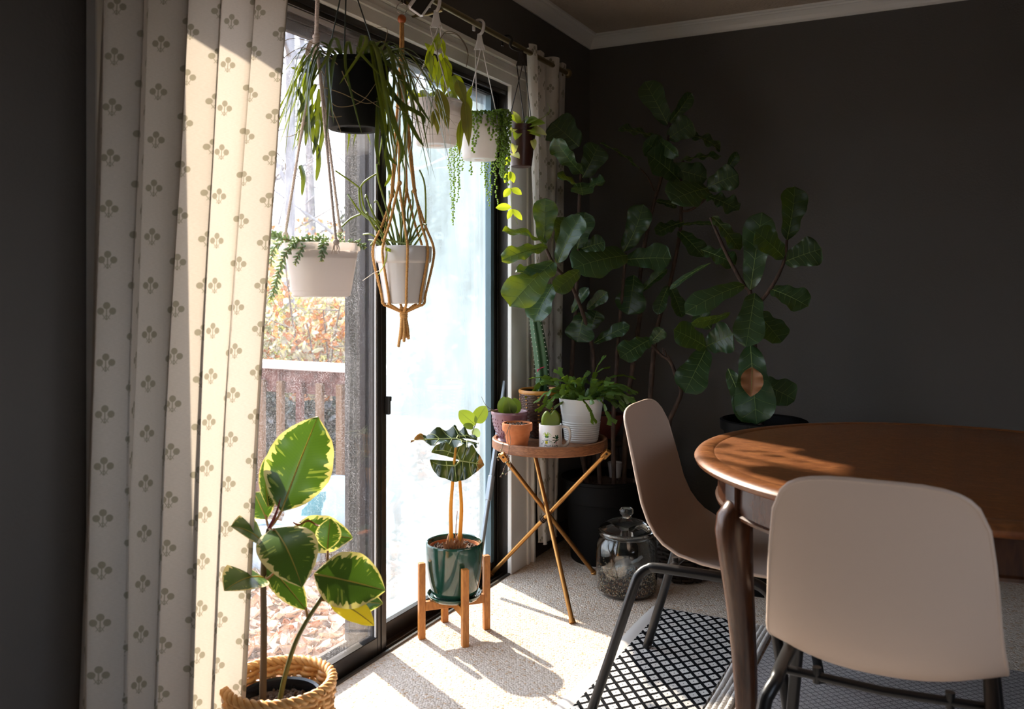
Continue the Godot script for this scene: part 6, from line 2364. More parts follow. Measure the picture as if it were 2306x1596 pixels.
	mb.tube(smooth_path([g - fc * 0.010, Vector3(ROD_X + 0.014, ROD_Y - 0.012, g.z), Vector3(ROD_X + 0.014, ROD_Y + 0.012, g.z), Vector3(ROD_X - 0.012, ROD_Y + 0.012, g.z)], 4), PackedFloat32Array([0.004]), 8)
	part("clip", mb, mat("white_plastic", lin(0.74, 0.72, 0.70), 0.4), dev)

func rod_at(px: float) -> Vector3:
	var d := depth_x(px, ROD_X)
	var p := W(px, 0, d)
	p.y = ROD_Y
	return p

# plastic hook with a flared plate and three wires down to the rim
func hook_and_wires(po: Node3D, r: Vector3, o: Vector3, rim_y: float, rim_r: float, plate_y: float, m: Material, turn := 0.4) -> void:
	var mb := MB.new()
	var side := Vector3(1, 0, 0)
	var hk := smooth_path([r + Vector3(-0.020, -0.018, 0), r + Vector3(-0.019, 0.004, 0), r + Vector3(-0.008, 0.0170, 0), r + Vector3(0.010, 0.0165, 0), r + Vector3(0.021, 0.002, 0), r + Vector3(0.016, -0.025, 0), Vector3(o.x + 0.002, plate_y + 0.055, o.z)], 5)
	mb.tube(hk, PackedFloat32Array([0.0045]), 8, true, 1.8, Vector3(0, 0, 1))
	part("hook", mb, m, po)
	mb = MB.new()
	var pts := PackedVector3Array()
	for k in 7:
		var t := k / 6.0
		var hw := lerpf(0.008, 0.021, pow(t, 1.6))
		for q in 5:
			pts.append(Vector3(o.x, lerpf(plate_y + 0.058, plate_y, t), o.z) + right_dir * ((q / 2.0 - 1.0) * hw) + fwd_dir * (0.003 if q % 2 == 0 else -0.001))
	mb.sheet(pts, 7, 5)
	var low := PackedVector3Array()
	for p in pts:
		low.append(p + fwd_dir * 0.003)
	mb.sheet(low, 7, 5, false, true)
	part("hanger_plate", mb, m, po)
	for k in 3:
		var a := TAU * k / 3.0 + turn
		var b := Vector3(o.x, rim_y, o.z) + Vector3(cos(a) * rim_r, 0.0, sin(a) * rim_r)
		var t := Vector3(o.x, plate_y + 0.002, o.z) + right_dir * ((k - 1) * 0.015)
		mb = MB.new()
		mb.tube(smooth_path([t, t + Vector3(0, -0.02, 0), b + Vector3(0, 0.005, 0), b + Vector3(0, -0.008, 0)], 4), PackedFloat32Array([0.0019]), 6)
		part("wire", mb, m, po)

# ---------------------------------------------------------------- hanging plants
func build_hanging() -> void:
	var f := -fwd_dir
	var rng := RandomNumberGenerator.new()
	rng.seed = 2
	var white := mat("white_hanging_plastic", lin(0.76, 0.73, 0.72), 0.22)
	white.backlight_enabled = true
	white.backlight = Color(0.88, 0.85, 0.83)
	spider_plant(f, rng)
	burro_tail(f, rng, white)
	macrame_cactus(f, rng, white)
	hoya_pot(f, rng, white)
	pearls(f, rng, white)
	# --- brown pot with variegated vine
	var r := rod_at(1142)
	var d := depth_x(1142, ROD_X)
	var o := spot_on(1174, d + 0.03, 0.0)
	o.y = 1.2 + (645.0 - 376.0) / FOCAL * (d + 0.03)
	var po := thing("brown_hanging_pot", "small tapered brown hanging pot with a variegated vine, on a black hook", "hanging plant", o)
	var brown := mat("brown_plastic", lin(0.050, 0.018, 0.014), 0.3)
	var mb := MB.new()
	mb.lathe(at(o), pv2([[0.0, 0.004], [0.036, 0.0], [0.040, 0.003], [0.056, 0.136], [0.060, 0.137], [0.061, 0.158], [0.057, 0.159], [0.055, 0.152], [0.053, 0.12]]), 40)
	part("pot", mb, brown, po)
	soil(po, o + Vector3(0, 0.135, 0), 0.053, 83, 20)
	hook_and_wires(po, r, o, o.y + 0.155, 0.056, 1.2 + (645.0 - 143.0) / FOCAL * d, mat("black_hook_plastic", lin(0.018, 0.014, 0.012), 0.4), 0.9)
	var vg := leafy("variegated_vine_leaf", lin(0.13, 0.22, 0.07), Color(0.75, 0.80, 0.15), 0.35)
	var cr := leafy("cream_vine_leaf", lin(0.52, 0.52, 0.32), Color(0.85, 0.85, 0.35), 0.35)
	var c := o + Vector3(0, 0.158, 0)
	var dd := d + 0.02
	for q in [[1172, 285, 1145, 262, 13, 0], [1170, 290, 1155, 250, 9, 1], [1178, 284, 1212, 268, 12, 0], [1180, 286, 1228, 278, 13, 0], [1182, 290, 1232, 305, 11, 1], [1184, 296, 1218, 308, 8, 0], [1172, 288, 1160, 316, 11, 0], [1166, 285, 1148, 300, 10, 1], [1176, 282, 1190, 264, 10, 0], [1185, 290, 1205, 300, 9, 0], [1160, 318, 1157, 348, 8, 1], [1150, 345, 1170, 357, 9, 1], [1200, 312, 1203, 338, 7, 1]]:
		leaf(po, W(q[0], q[1], dd), W(q[2], q[3], dd - 0.06), f + Vector3(0, 0.6, 0), q[4] / FOCAL * dd, OVAL, vg if q[5] == 0 else cr, {"rows": 9, "cols": 7, "fold": 0.2, "bend": 0.1})
	mb = MB.new()
	mb.tube(smooth_path([c, W(1208, 272, dd), W(1232, 258, dd), W(1238, 245, dd), W(1232, 232, dd)], 5), taper(21, 0.0014, 0.0007), 5)
	part("vine", mb, vg, po)
	var vine := smooth_path([c - right_dir * 0.03, W(1152, 300, dd - 0.09), W(1147, 350, dd - 0.09), W(1149, 400, dd - 0.09), W(1150, 440, dd - 0.09), W(1153, 470, dd - 0.09), W(1166, 505, dd - 0.09)], 6)
	mb = MB.new()
	mb.tube(vine, taper(vine.size(), 0.0013, 0.0006), 5)
	part("vine", mb, vg, po)
	for q in [[1150, 386, 1136, 412, 8], [1150, 386, 1157, 412, 7], [1150, 424, 1134, 444, 8], [1151, 424, 1175, 438, 8], [1151, 466, 1116, 468, 9], [1153, 470, 1143, 494, 6], [1154, 471, 1176, 496, 7], [1148, 352, 1138, 372, 7]]:
		leaf(po, W(q[0], q[1], dd - 0.09), W(q[2], q[3], dd - 0.10), f + Vector3(0.1, 0.3, 0), q[4] / FOCAL * dd, OVAL, vg, {"rows": 9, "cols": 7, "fold": 0.2})

func spider_plant(f: Vector3, rng: RandomNumberGenerator) -> void:
	var px := 800.0
	var d := depth_x(781, ROD_X) - 0.02
	var o := W(px, 292, d)
	var po := thing("black_hanging_basket", "black plastic hanging basket overflowing with long grassy spider plant leaves", "hanging plant", o)
	var black := mat("sooty_black_plastic", lin(0.004, 0.005, 0.004), 0.6, 0.0, 0.3)
	var H := 0.185
	var mb := MB.new()
	mb.lathe(at(o), pv2([[0.0, 0.012], [0.045, 0.012], [0.050, 0.0], [0.072, 0.0], [0.076, 0.004], [0.094, H - 0.014], [0.100, H - 0.012], [0.101, H], [0.096, H + 0.002], [0.092, H - 0.006], [0.088, H - 0.05]]), 48)
	part("basket", mb, black, po)
	soil(po, o + Vector3(0, H - 0.03, 0), 0.088, 87, 20)
	var r := rod_at(781)
	var wire := mat("dark_green_wire", lin(0.020, 0.035, 0.030), 0.4)
	mb = MB.new()
	mb.tube(smooth_path([r + Vector3(-0.016, -0.012, 0), r + Vector3(-0.015, 0.006, 0), r + Vector3(0, 0.0150, 0), r + Vector3(0.017, 0.004, 0), r + Vector3(0.012, -0.02, 0), r + Vector3(0, -0.04, 0)], 5), PackedFloat32Array([0.0032]), 8)
	part("hook", mb, wire, po)
	var top := r + Vector3(0, -0.04, 0)
	for q in [[740, 120, 0.10], [775, 133, -0.06], [853, 140, 0.0]]:
		mb = MB.new()
		mb.tube(pv3([top, W(q[0], q[1], d + q[2]), W(q[0], q[1] + 10, d + q[2])]), PackedFloat32Array([0.0022]), 6)
		part("wire", mb, wire, po)
	var g := leafy("spider_leaf", lin(0.032, 0.056, 0.016), Color(0.35, 0.39, 0.05), 0.30)
	var c := o + Vector3(0, H - 0.02, 0)
	for k in 105:
		var a := rng.randf_range(0, TAU)
		var dv := Vector3(cos(a), 0, sin(a))
		# denser and longer away from the camera's left
		var rightness := dv.dot(right_dir)
		# the side towards the room is thin, so that the basket shows
		if dv.dot(f) > 0.45 and rightness < 0.45 and k % 3 != 0:
			continue
		var reach := rng.randf_range(0.07, 0.15) * (1.0 + 0.25 * maxf(rightness, 0.0))
		var fall := rng.randf_range(0.06, 0.26)
		if rightness > 0.3:
			fall = rng.randf_range(0.14, 0.33)
		if rightness < -0.5:
			fall = rng.randf_range(0.10, 0.28)
		var up := rng.randf_range(0.015, 0.06)
		var p0 := c + dv * rng.randf_range(0.02, 0.07)
		var p1 := c + dv * (0.088 + reach * 0.35) + Vector3.UP * up
		var p2 := c + dv * (0.088 + reach * 0.8) + Vector3.UP * (up - fall * 0.4)
		var p3 := c + dv * (0.088 + reach) + Vector3.UP * (-fall) + Vector3(rng.randf_range(-0.06, 0.06), 0, rng.randf_range(-0.06, 0.06))
		strap(po, smooth_path([p0, p1, p2, p3], 5), rng.randf_range(0.0032, 0.0062), g, Vector3.UP + dv * 0.3)
	# clusters of plantlet leaves hanging at the curtain side
	for q in [[672, 200, 690, 265, 688, 330], [700, 250, 702, 300, 722, 345], [705, 235, 680, 290, 672, 345], [715, 250, 715, 300, 705, 350], [722, 240, 728, 290, 716, 360], [676, 372, 684, 400, 680, 442], [712, 190, 690, 230, 668, 262], [730, 130, 700, 160, 655, 152], [720, 200, 712, 260, 690, 300], [716, 330, 718, 370, 712, 408]]:
		strap(po, smooth_path([W(q[0], q[1], d - 0.03), W(q[2], q[3], d - 0.05), W(q[4], q[5], d - 0.05)], 6), 0.0075, g, f)
	# wiry runners
	var tan_m := mat("straw_runner", lin(0.28, 0.20, 0.09), 0.6)
	for q in [[[760, 145], [700, 95], [640, 92], [605, 150]], [[730, 170], [690, 110], [650, 122], [612, 160], [622, 180], [604, 188]], [[770, 160], [790, 200], [830, 225], [855, 242]], [[725, 195], [770, 210], [820, 232], [850, 228]], [[735, 215], [760, 240], [812, 230], [848, 185]], [[840, 140], [862, 110], [872, 66], [850, 62]], [[800, 130], [830, 100], [868, 92]], [[880, 170], [930, 190], [975, 205]], [[890, 240], [930, 265], [968, 290]], [[612, 325], [625, 345], [643, 370], [640, 388]], [[690, 275], [660, 305], [612, 308]], [[745, 240], [758, 270], [768, 300], [772, 350]], [[890, 165], [940, 175], [985, 188], [1010, 200]], [[735, 150], [728, 220], [742, 260], [770, 262]]]:
		var a := []
		for w in q:
			a.append(W(w[0], w[1], d - 0.10))
		var path := smooth_path(a, 5)
		mb = MB.new()
		mb.tube(path, taper(path.size(), 0.0013, 0.0007), 5)
		part("runner", mb, tan_m, po)
	for q in [[[860, 130], [895, 165], [920, 200], [972, 280]], [[868, 200], [905, 240], [935, 300], [955, 330]], [[850, 180], [880, 260], [905, 330], [900, 372]], [[870, 180], [900, 230], [950, 260], [953, 282]], [[850, 220], [862, 290], [872, 345], [895, 372]], [[850, 230], [850, 290], [848, 330], [855, 372]], [[862, 300], [872, 360], [878, 395], [866, 420]]]:
		var a := []
		for w in q:
			a.append(W(w[0], w[1], d - 0.09))
		strap(po, smooth_path(a, 5), 0.0062, g, f)

func burro_tail(f: Vector3, rng: RandomNumberGenerator, white: Material) -> void:
	var d := depth_x(716, ROD_X)
	var o := W(724, 668, d)
	var po := thing("burros_tail_pot", "white round plastic pot of plump trailing blue-green succulent stems", "hanging plant", o)
	var mb := MB.new()
	var H := 0.142
	mb.lathe(at(o), pv2([[0.0, 0.004], [0.070, 0.0], [0.0765, 0.003], [0.0785, 0.016], [0.0795, 0.0165], [0.097, H - 0.020], [0.1025, H - 0.018], [0.1035, H], [0.1005, H + 0.001], [0.097, H - 0.012], [0.093, H - 0.04]]), 56)
	part("pot", mb, white, po)
	soil(po, o + Vector3(0, H - 0.022, 0), 0.094, 91, 20)
	# cord hanger
	var cord_m := mat("pink_cream_cotton_cord", lin(0.76, 0.64, 0.57), 0.9, 0.0, 0.2)
	var r := rod_at(716)
	var hg := thing("cord_hanger", "pale cotton cord hanger with three strands holding the succulent pot", "plant hanger", Vector3(r.x, o.y + H, r.z))
	var knot := W(712, 92, d)
	mb = MB.new()
	rope(mb, smooth_path([r + Vector3(0.0, 0.012, 0), r + Vector3(0.015, 0.006, 0), r + Vector3(0.006, -0.03, 0), W(714, 30, d), knot], 5), 0.0058, 3, 55.0)
	mb.tube(smooth_path([r + Vector3(0, 0.0135, 0), r + Vector3(-0.0145, 0.004, 0), r + Vector3(-0.006, -0.02, 0), r + Vector3(0.004, -0.035, 0)], 5), PackedFloat32Array([0.005]), 8)
	part("upper_cord", mb, cord_m, hg)
	mb = MB.new()
	for k in 4:
		mb.lathe(Transform3D(Basis.from_euler(Vector3(0.4 * (k % 2), 0, 0.3)), knot + Vector3(0, -0.008 * k + 0.012, 0)), pv2([[0.004, -0.005], [0.009, -0.004], [0.0105, 0.0], [0.009, 0.004], [0.004, 0.005]]), 12)
	part("knot", mb, cord_m, hg)
	var ends := [[642, 528, -0.02], [757, 545, -0.095], [766, 520, 0.06]]
	for q in ends:
		mb = MB.new()
		var e := W(q[0], q[1], d + q[2])
		rope(mb, smooth_path([knot, W(lerpf(712, q[0], 0.25), 200, d + q[2] * 0.3), e], 5), 0.0042, 3, 75.0, 7, 4)
		part("strand", mb, cord_m, hg)
		mb = MB.new()
		mb.ball(e, Vector3(0.0085, 0, 0), Vector3(0, 0.0085, 0), Vector3(0, 0, 0.0085), 10, 8)
		for w in 7:
			mb.tube(smooth_path([e, e + Vector3(rng.randf_range(-0.008, 0.008), -0.014, rng.randf_range(-0.006, 0.006)), e + Vector3(rng.randf_range(-0.016, 0.016), -0.030, rng.randf_range(-0.008, 0.008)) + f * 0.004], 3), taper(7, 0.0017, 0.0007), 5)
		part("tied_end", mb, cord_m, hg)
	mb = MB.new()
	for w in 9:
		mb.tube(smooth_path([knot + Vector3(0, 0.006, 0), knot - right_dir * rng.randf_range(0.008, 0.02) + Vector3(0, -0.004, 0), knot - right_dir * rng.randf_range(0.014, 0.028) + Vector3(0, -0.034 - rng.randf() * 0.01, 0) + f * rng.randf_range(-0.01, 0.01)], 4), taper(9, 0.0022, 0.0012), 5)
	part("frayed_end", mb, cord_m, hg)
	# plump stems: [points in pixels and depth offset], leaf length
	var skin := leafy("burro_leaf", lin(0.26, 0.36, 0.25), Color(0.62, 0.68, 0.36), 0.45)
	var young := leafy("burro_leaf_tip", lin(0.45, 0.52, 0.18), Color(0.75, 0.78, 0.25), 0.45)
	var core := mat("burro_stem", lin(0.24, 0.19, 0.07), 0.6)
	var runs := [
		[[[690, 548, 0.0], [662, 552, -0.08], [642, 575, -0.115], [628, 612, -0.115], [618, 650, -0.11], [608, 676, -0.10]], 0.015],
		[[[680, 545, 0.0], [645, 540, -0.05], [622, 532, -0.06], [612, 525, -0.06]], 0.017],
		[[[690, 550, -0.02], [684, 552, -0.09], [674, 570, -0.112], [664, 596, -0.108]], 0.013],
		[[[735, 550, -0.03], [730, 545, -0.095], [727, 562, -0.113], [724, 588, -0.108]], 0.015],
		[[[705, 548, 0.0], [690, 540, -0.07], [668, 545, -0.09], [655, 556, -0.10]], 0.015],
		[[[740, 548, 0.02], [725, 535, -0.03], [712, 540, -0.05]], 0.016],
		[[[720, 550, 0.0], [700, 540, -0.05], [690, 536, -0.07]], 0.015],
		[[[745, 550, 0.02], [775, 548, 0.0], [800, 545, -0.02], [815, 552, -0.03], [822, 558, -0.03]], 0.013],
		[[[750, 552, 0.03], [765, 540, 0.03], [766, 524, 0.03]], 0.012],
		[[[650, 548, 0.02], [632, 548, 0.0], [618, 558, 0.0], [612, 575, 0.0], [610, 600, 0.0]], 0.014],
		[[[660, 545, 0.05], [640, 535, 0.05], [628, 525, 0.05]], 0.014],
		[[[760, 552, 0.05], [785, 552, 0.06], [806, 548, 0.06]], 0.012],
	]
	for run in runs:
		var a := []
		for q in run[0]:
			a.append(W(q[0], q[1], d + q[2]))
		var path := smooth_path(a, 7)
		mb = MB.new()
		mb.tube(path, taper(path.size(), 0.0030, 0.0016), 6)
		part("stem", mb, core, po)
		var total := path.size()
		var length := 0.0
		for w in total - 1:
			length += (path[w + 1] - path[w]).length()
		var body := MB.new()
		var tip := MB.new()
		var k := 0
		var t := 0.10
		while t < 0.995:
			var at_ := t * (total - 1)
			var i0 := int(at_)
			var p := path[i0].lerp(path[mini(i0 + 1, total - 1)], at_ - i0)
			var tg := (path[mini(i0 + 1, total - 1)] - path[maxi(i0 - 1, 0)]).normalized()
			var ref := Vector3.UP if absf(tg.y) < 0.8 else Vector3.RIGHT
			var x := tg.cross(ref).normalized()
			var y := tg.cross(x)
			var ang := k * 2.4
			var out := (x * cos(ang) + y * sin(ang))
			var ln: float = run[1] * (1.0 - 0.55 * smoothstep(0.75, 1.0, t)) * rng.randf_range(0.85, 1.1)
			var dirn := (out * 0.85 + tg * 0.55).normalized()
			var s := dirn.cross(tg).normalized()
			var m := tip if t > 0.9 else body
			m.ball(p + dirn * (ln * 0.52), s * ln * 0.25, dirn * ln * 0.55, s.cross(dirn) * ln * 0.21, 7, 6)
			k += 1
			t += 0.0037 / length
		part("plump_leaves", body, skin, po).set_meta("kind", "stuff")
		part("young_leaves", tip, young, po).set_meta("kind", "stuff")

func macrame_cactus(f: Vector3, rng: RandomNumberGenerator, white: Material) -> void:
	var d := depth_x(905, ROD_X)
	var o := W(909, 683, d)
	var H := 0.176
	var glaze := mat("white_hanging_ceramic", lin(0.66, 0.64, 0.62), 0.2)
	var po := thing("pencil_cactus_pot", "white glazed pot with a thick collar holding a green pencil cactus", "hanging plant", o)
	var mb := MB.new()
	mb.lathe(at(o), pv2([[0.0, 0.002], [0.056, 0.0], [0.060, 0.003], [0.079, H - 0.052], [0.0835, H - 0.049], [0.0855, H - 0.043], [0.0875, H - 0.004], [0.0865, H], [0.083, H + 0.001], [0.080, H - 0.004], [0.076, H - 0.04]]), 56)
	part("pot", mb, glaze, po)
	soil(po, o + Vector3(0, H - 0.028, 0), 0.076, 97, 20)
	# jute macrame
	var jute := mat("tan_jute_cord", lin(0.58, 0.32, 0.115), 0.85, 0.0, 0.2)
	var hg := thing("macrame_hanger", "tan macrame cord plant hanger with a wooden bead and steel ring", "plant hanger", o + Vector3(0, -0.02, 0))
	var r := rod_at(905)
	var ring_c := W(905, 19, d)
	mb = MB.new()
	var ring := PackedVector3Array()
	for s in 29:
		var a := TAU * s / 28.0
		ring.append(ring_c + right_dir * cos(a) * 0.0165 + Vector3.UP * sin(a) * 0.0165)
	mb.tube(ring, PackedFloat32Array([0.0011]), 6, false)
	part("ring", mb, mat("bright_steel", lin(0.55, 0.52, 0.48), 0.25, 0.9), hg)
	mb = MB.new()
	var link := ring_c + Vector3(0, 0.016, 0)
	mb.tube(smooth_path([link + Vector3(0, -0.003, 0), link + Vector3(0.006, 0.005, 0), r + Vector3(0.0135, -0.004, 0), r + Vector3(0.0, 0.0135, 0), r + Vector3(-0.0135, -0.004, 0), link + Vector3(-0.006, 0.005, 0), link + Vector3(0, -0.003, 0)], 6), PackedFloat32Array([0.0012]), 6)
	part("wire_link", mb, mat("bright_steel", lin(0.55, 0.52, 0.48), 0.25, 0.9), hg)
	mb = MB.new()
	mb.ball(W(905, 43, d), right_dir * 0.0135, Vector3(0, 0.0145, 0), f * 0.0135, 16, 12)
	part("bead", mb, mat("orange_wooden_bead", lin(0.40, 0.10, 0.025), 0.4), hg)
	# eight cords in four pairs: bundle, split, knot, spread round the pot, gather below
	var bead := W(905, 52, d)
	var rim := o + Vector3(0, H, 0)
	var ang := [0.15, 1.75, 3.3, 4.85]
	for k in 4:
		# measured from the camera's right
		var a: float = ang[k]
		var dv := right_dir * cos(a) - fwd_dir * sin(a)
		var knot := Vector3(lerpf(bead.x, rim.x, 0.7), 1.2 + (645.0 - [430.0, 415.0, 440.0, 425.0][k]) / FOCAL * d, lerpf(bead.z, rim.z, 0.7)) + dv * 0.036
		for e in 2:
			var off := Vector3(cos(a + e * 1.5), 0, sin(a + e * 1.5)) * 0.004
			mb = MB.new()
			rope(mb, smooth_path([bead + off, bead + Vector3(0, -0.10, 0) + off * 1.4, bead + Vector3(0, -0.23, 0) + dv * 0.008 + off * 1.6, knot + off * 0.6], 6), 0.0042, 3, 80.0, 6, 4)
			part("cord", mb, jute, hg)
			var b := a + (0.42 if e == 0 else -0.42)
			var dw := right_dir * cos(b) - fwd_dir * sin(b)
			mb = MB.new()
			rope(mb, smooth_path([knot + off * 0.6, knot.lerp(rim + dw * 0.088, 0.6), rim + dw * 0.0925 + Vector3(0, 0.004, 0), rim + dw * 0.0925 + Vector3(0, -0.045, 0), o + dw * 0.069 + Vector3(0, 0.03, 0), o + dw * 0.064 + Vector3(0, 0.0, 0), o + dw * 0.045 + Vector3(0, -0.010, 0), o + dw * 0.008 + Vector3(0, -0.026, 0)], 6), 0.0044, 3, 80.0, 6, 4)
			part("cord", mb, jute, hg)
		mb = MB.new()
		mb.ball(knot, Vector3(0.0075, 0, 0), Vector3(0, 0.0085, 0), Vector3(0, 0, 0.0075), 9, 7)
		part("knot", mb, jute, hg)
	mb = MB.new()
	for k in 5:
		mb.lathe(Transform3D(Basis.from_euler(Vector3(0.2 * (k % 2), 0, -0.15)), o + Vector3(0, -0.016 - k * 0.006, 0)), pv2([[0.006, -0.004], [0.012, -0.003], [0.0135, 0.0], [0.012, 0.003], [0.006, 0.004]]), 14)
	part("gathering_knot", mb, jute, hg)
	for k in 7:
		var a := TAU * k / 7.0
		mb = MB.new()
		var b := o + Vector3(0, -0.040, 0) + Vector3(cos(a), 0, sin(a)) * 0.006
		var e := b + Vector3(cos(a) * 0.010, -rng.randf_range(0.062, 0.098), sin(a) * 0.010)
		rope(mb, smooth_path([b, b.lerp(e, 0.5) + Vector3(0.003, 0, 0.002), e], 4), 0.0050, 3, 80.0, 6, 4)
		part("tassel_cord", mb, jute, hg)
	# pencil cactus: thin forking green sticks
	var g := leafy("pencil_stem", lin(0.15, 0.19, 0.035), Color(0.50, 0.54, 0.09), 0.45)
	var c := o + Vector3(0, H - 0.02, 0)
	var sticks := [
		[[880, 552], [845, 500], [815, 475], [808, 430], [806, 420], [755, 384]], [[810, 425], [822, 408], [850, 390]], [[845, 505], [812, 478], [795, 455], [783, 438]], [[812, 482], [790, 492], [770, 510]], [[860, 520], [835, 470], [825, 440], [823, 445]], [[880, 555], [850, 520], [830, 490], [818, 460], [812, 420]], [[875, 550], [840, 530], [818, 528]], [[885, 555], [868, 500], [850, 455], [843, 455]], [[890, 552], [876, 490], [862, 440], [852, 405], [848, 370]], [[900, 550], [905, 500], [908, 450], [912, 395], [905, 360]], [[905, 552], [900, 480], [888, 430], [880, 415]], [[912, 550], [922, 500], [930, 460], [927, 430]], [[908, 550], [892, 510], [880, 470], [876, 430]], [[920, 550], [935, 520], [950, 505], [960, 506]], [[925, 552], [948, 530], [958, 508], [957, 420], [945, 383]], [[915, 550], [910, 500], [895, 470], [893, 450]], [[910, 552], [930, 540], [945, 520], [955, 500]], [[870, 552], [850, 545], [830, 540]], [[865, 548], [845, 545], [835, 552]], [[905, 550], [912, 480], [900, 450]], [[918, 550], [928, 510], [940, 470], [943, 460]], [[898, 550], [890, 500], [885, 475]], [[888, 552], [860, 530], [842, 512], [826, 478]], [[895, 550], [870, 515], [845, 490], [835, 460]], [[930, 552], [925, 530], [918, 500], [903, 478]], [[900, 552], [920, 520], [918, 480], [925, 450]],
	]
	for k in sticks.size():
		var a := []
		var q: Array = sticks[k]
		for w in q.size():
			var off := rng.randf_range(-0.05, 0.05)
			var pt := W(q[w][0], q[w][1], d + off * (0.4 + 0.3 * w))
			if w == 0 and q[w][1] > 540:
				pt.y = minf(pt.y, c.y)
				pt = pt.lerp(Vector3(c.x, pt.y, c.z), 0.25)
			a.append(pt)
		mb = MB.new()
		var path := smooth_path(a, 5)
		mb.tube(path, taper(path.size(), 0.0033, 0.0026), 7)
		part("stick", mb, g, po)
	mb = MB.new()
	var flop := smooth_path([c + f * 0.07 - right_dir * 0.02, W(868, 560, d - 0.10), W(870, 570, d - 0.10), W(862, 600, d - 0.10), W(850, 620, d - 0.10)], 5)
	strap(po, flop, 0.006, g, f, "limp_leaf")
	mb.tube(smooth_path([W(868, 545, d - 0.09), W(872, 580, d - 0.10), W(860, 605, d - 0.10), W(840, 616, d - 0.10), W(817, 632, d - 0.10)], 5), taper(21, 0.0013, 0.0010), 5)
	part("dry_root", mb, mat("pale_root", lin(0.5, 0.42, 0.33), 0.7), po)
	# a leaf lying over the rim
	leaf(po, W(862, 536, d - 0.06), W(932, 549, d - 0.085), Vector3.UP + f * 0.4, 0.0085, LANCE, g, {"rows": 11, "cols": 5, "bend": -0.05})

func hoya_pot(f: Vector3, rng: RandomNumberGenerator, white: Material) -> void:
	var r := rod_at(978)
	var d := depth_x(978, ROD_X)
	var o := W(982, 328, d)
	var po := thing("ringed_white_pot", "white ringed plastic hanging pot with long pointed hoya leaves", "hanging plant", o)
	var H := 0.142
	var prof := [[0.0, 0.006], [0.022, 0.006], [0.024, 0.0], [0.062, 0.0], [0.0645, 0.003]]
	for k in 6:
		var y := 0.006 + k * 0.0215
		var rr := 0.0655 + y * 0.185
		prof.append([rr, y])
		prof.append([rr + 0.0030, y + 0.019])
		prof.append([rr + 0.0012, y + 0.0205])
	for q in [[0.0935, H - 0.006], [0.0945, H], [0.0915, H + 0.001], [0.0895, H - 0.006], [0.085, H - 0.04]]:
		prof.append(q)
	var mb := MB.new()
	mb.lathe(at(o), pv2(prof), 56)
	part("pot", mb, white, po)
	soil(po, o + Vector3(0, H - 0.022, 0), 0.087, 101, 30)
	hook_and_wires(po, r, o, o.y + H - 0.004, 0.088, 1.2 + (645.0 - 62.0) / FOCAL * d, white, 0.5)
	var g := leafy("hoya_long_leaf", lin(0.12, 0.17, 0.028), Color(0.74, 0.76, 0.08), 0.35)
	var g2 := leafy("hoya_dull_leaf", lin(0.13, 0.135, 0.04), Color(0.55, 0.52, 0.08), 0.4)
	var vn := leafy("hoya_long_vein", lin(0.2, 0.24, 0.07), Color(0.7, 0.7, 0.2), 0.4)
	# base, tip, half width px, material, depth offset
	for q in [[982, 115, 988, 74, 10, 0, 0.0], [976, 100, 955, 152, 8, 0, -0.02], [974, 115, 956, 96, 6, 0, 0.0], [992, 85, 1002, 126, 7, 0, 0.02], [966, 115, 972, 175, 9, 0, -0.03], [978, 125, 968, 200, 10, 0, 0.0], [990, 135, 985, 200, 11, 2, 0.03], [1000, 130, 1012, 190, 13, 0, 0.02], [994, 120, 1004, 160, 12, 0, 0.05], [1010, 160, 1000, 215, 14, 0, 0.04], [1020, 170, 1030, 225, 12, 0, -0.02], [1024, 168, 1045, 215, 11, 0, 0.0], [1030, 180, 1048, 238, 13, 1, -0.06], [985, 200, 1010, 292, 15, 1, -0.10], [980, 245, 986, 305, 8, 1, -0.10], [978, 248, 972, 290, 6, 1, -0.10], [1048, 215, 1062, 250, 10, 0, -0.03], [1052, 222, 1064, 192, 6, 0, 0.0], [1046, 225, 1056, 330, 13, 1, -0.05], [1038, 270, 1035, 352, 8, 2, -0.02], [1050, 270, 1044, 300, 9, 1, -0.04], [945, 205, 978, 228, 9, 2, -0.02], [924, 225, 921, 182, 6, 2, 0.0], [926, 225, 934, 196, 5, 0, 0.0], [950, 220, 930, 210, 7, 0, 0.02], [1000, 222, 1035, 205, 9, 0, 0.02], [965, 224, 985, 205, 8, 0, 0.03], [1010, 220, 985, 230, 8, 0, -0.04], [1005, 215, 1040, 232, 9, 0, 0.0]]:
		leaf(po, W(q[0], q[1], d + q[6]), W(q[2], q[3], d + q[6] - 0.02), f + Vector3(rng.randf_range(-0.4, 0.4), rng.randf_range(0.0, 0.4), 0), q[4] / FOCAL * d, LANCE, g2 if q[5] == 1 else g, {"rows": 11, "cols": 7, "fold": 0.15, "bend": 0.05, "wave": 0.1, "vein": vn, "vr": 0.0006})
	var stem_m := mat("hoya_vine", lin(0.14, 0.10, 0.05), 0.6)
	for q in [[[985, 230], [985, 190], [975, 130], [978, 100], [990, 76]], [[1000, 230], [1000, 170], [985, 115], [1000, 75], [1025, 74], [1045, 95], [1054, 120], [1050, 150]], [[1015, 230], [1025, 180], [1005, 140]], [[1030, 230], [1050, 215], [1052, 260], [1040, 290]], [[960, 228], [945, 205], [970, 235], [982, 250]], [[1002, 76], [1028, 78], [1047, 102], [1055, 125]]]:
		var a := []
		for w in q:
			a.append(W(w[0], w[1], d - 0.01))
		mb = MB.new()
		var path := smooth_path(a, 5)
		mb.tube(path, PackedFloat32Array([0.0011]), 5)
		part("vine", mb, stem_m, po)

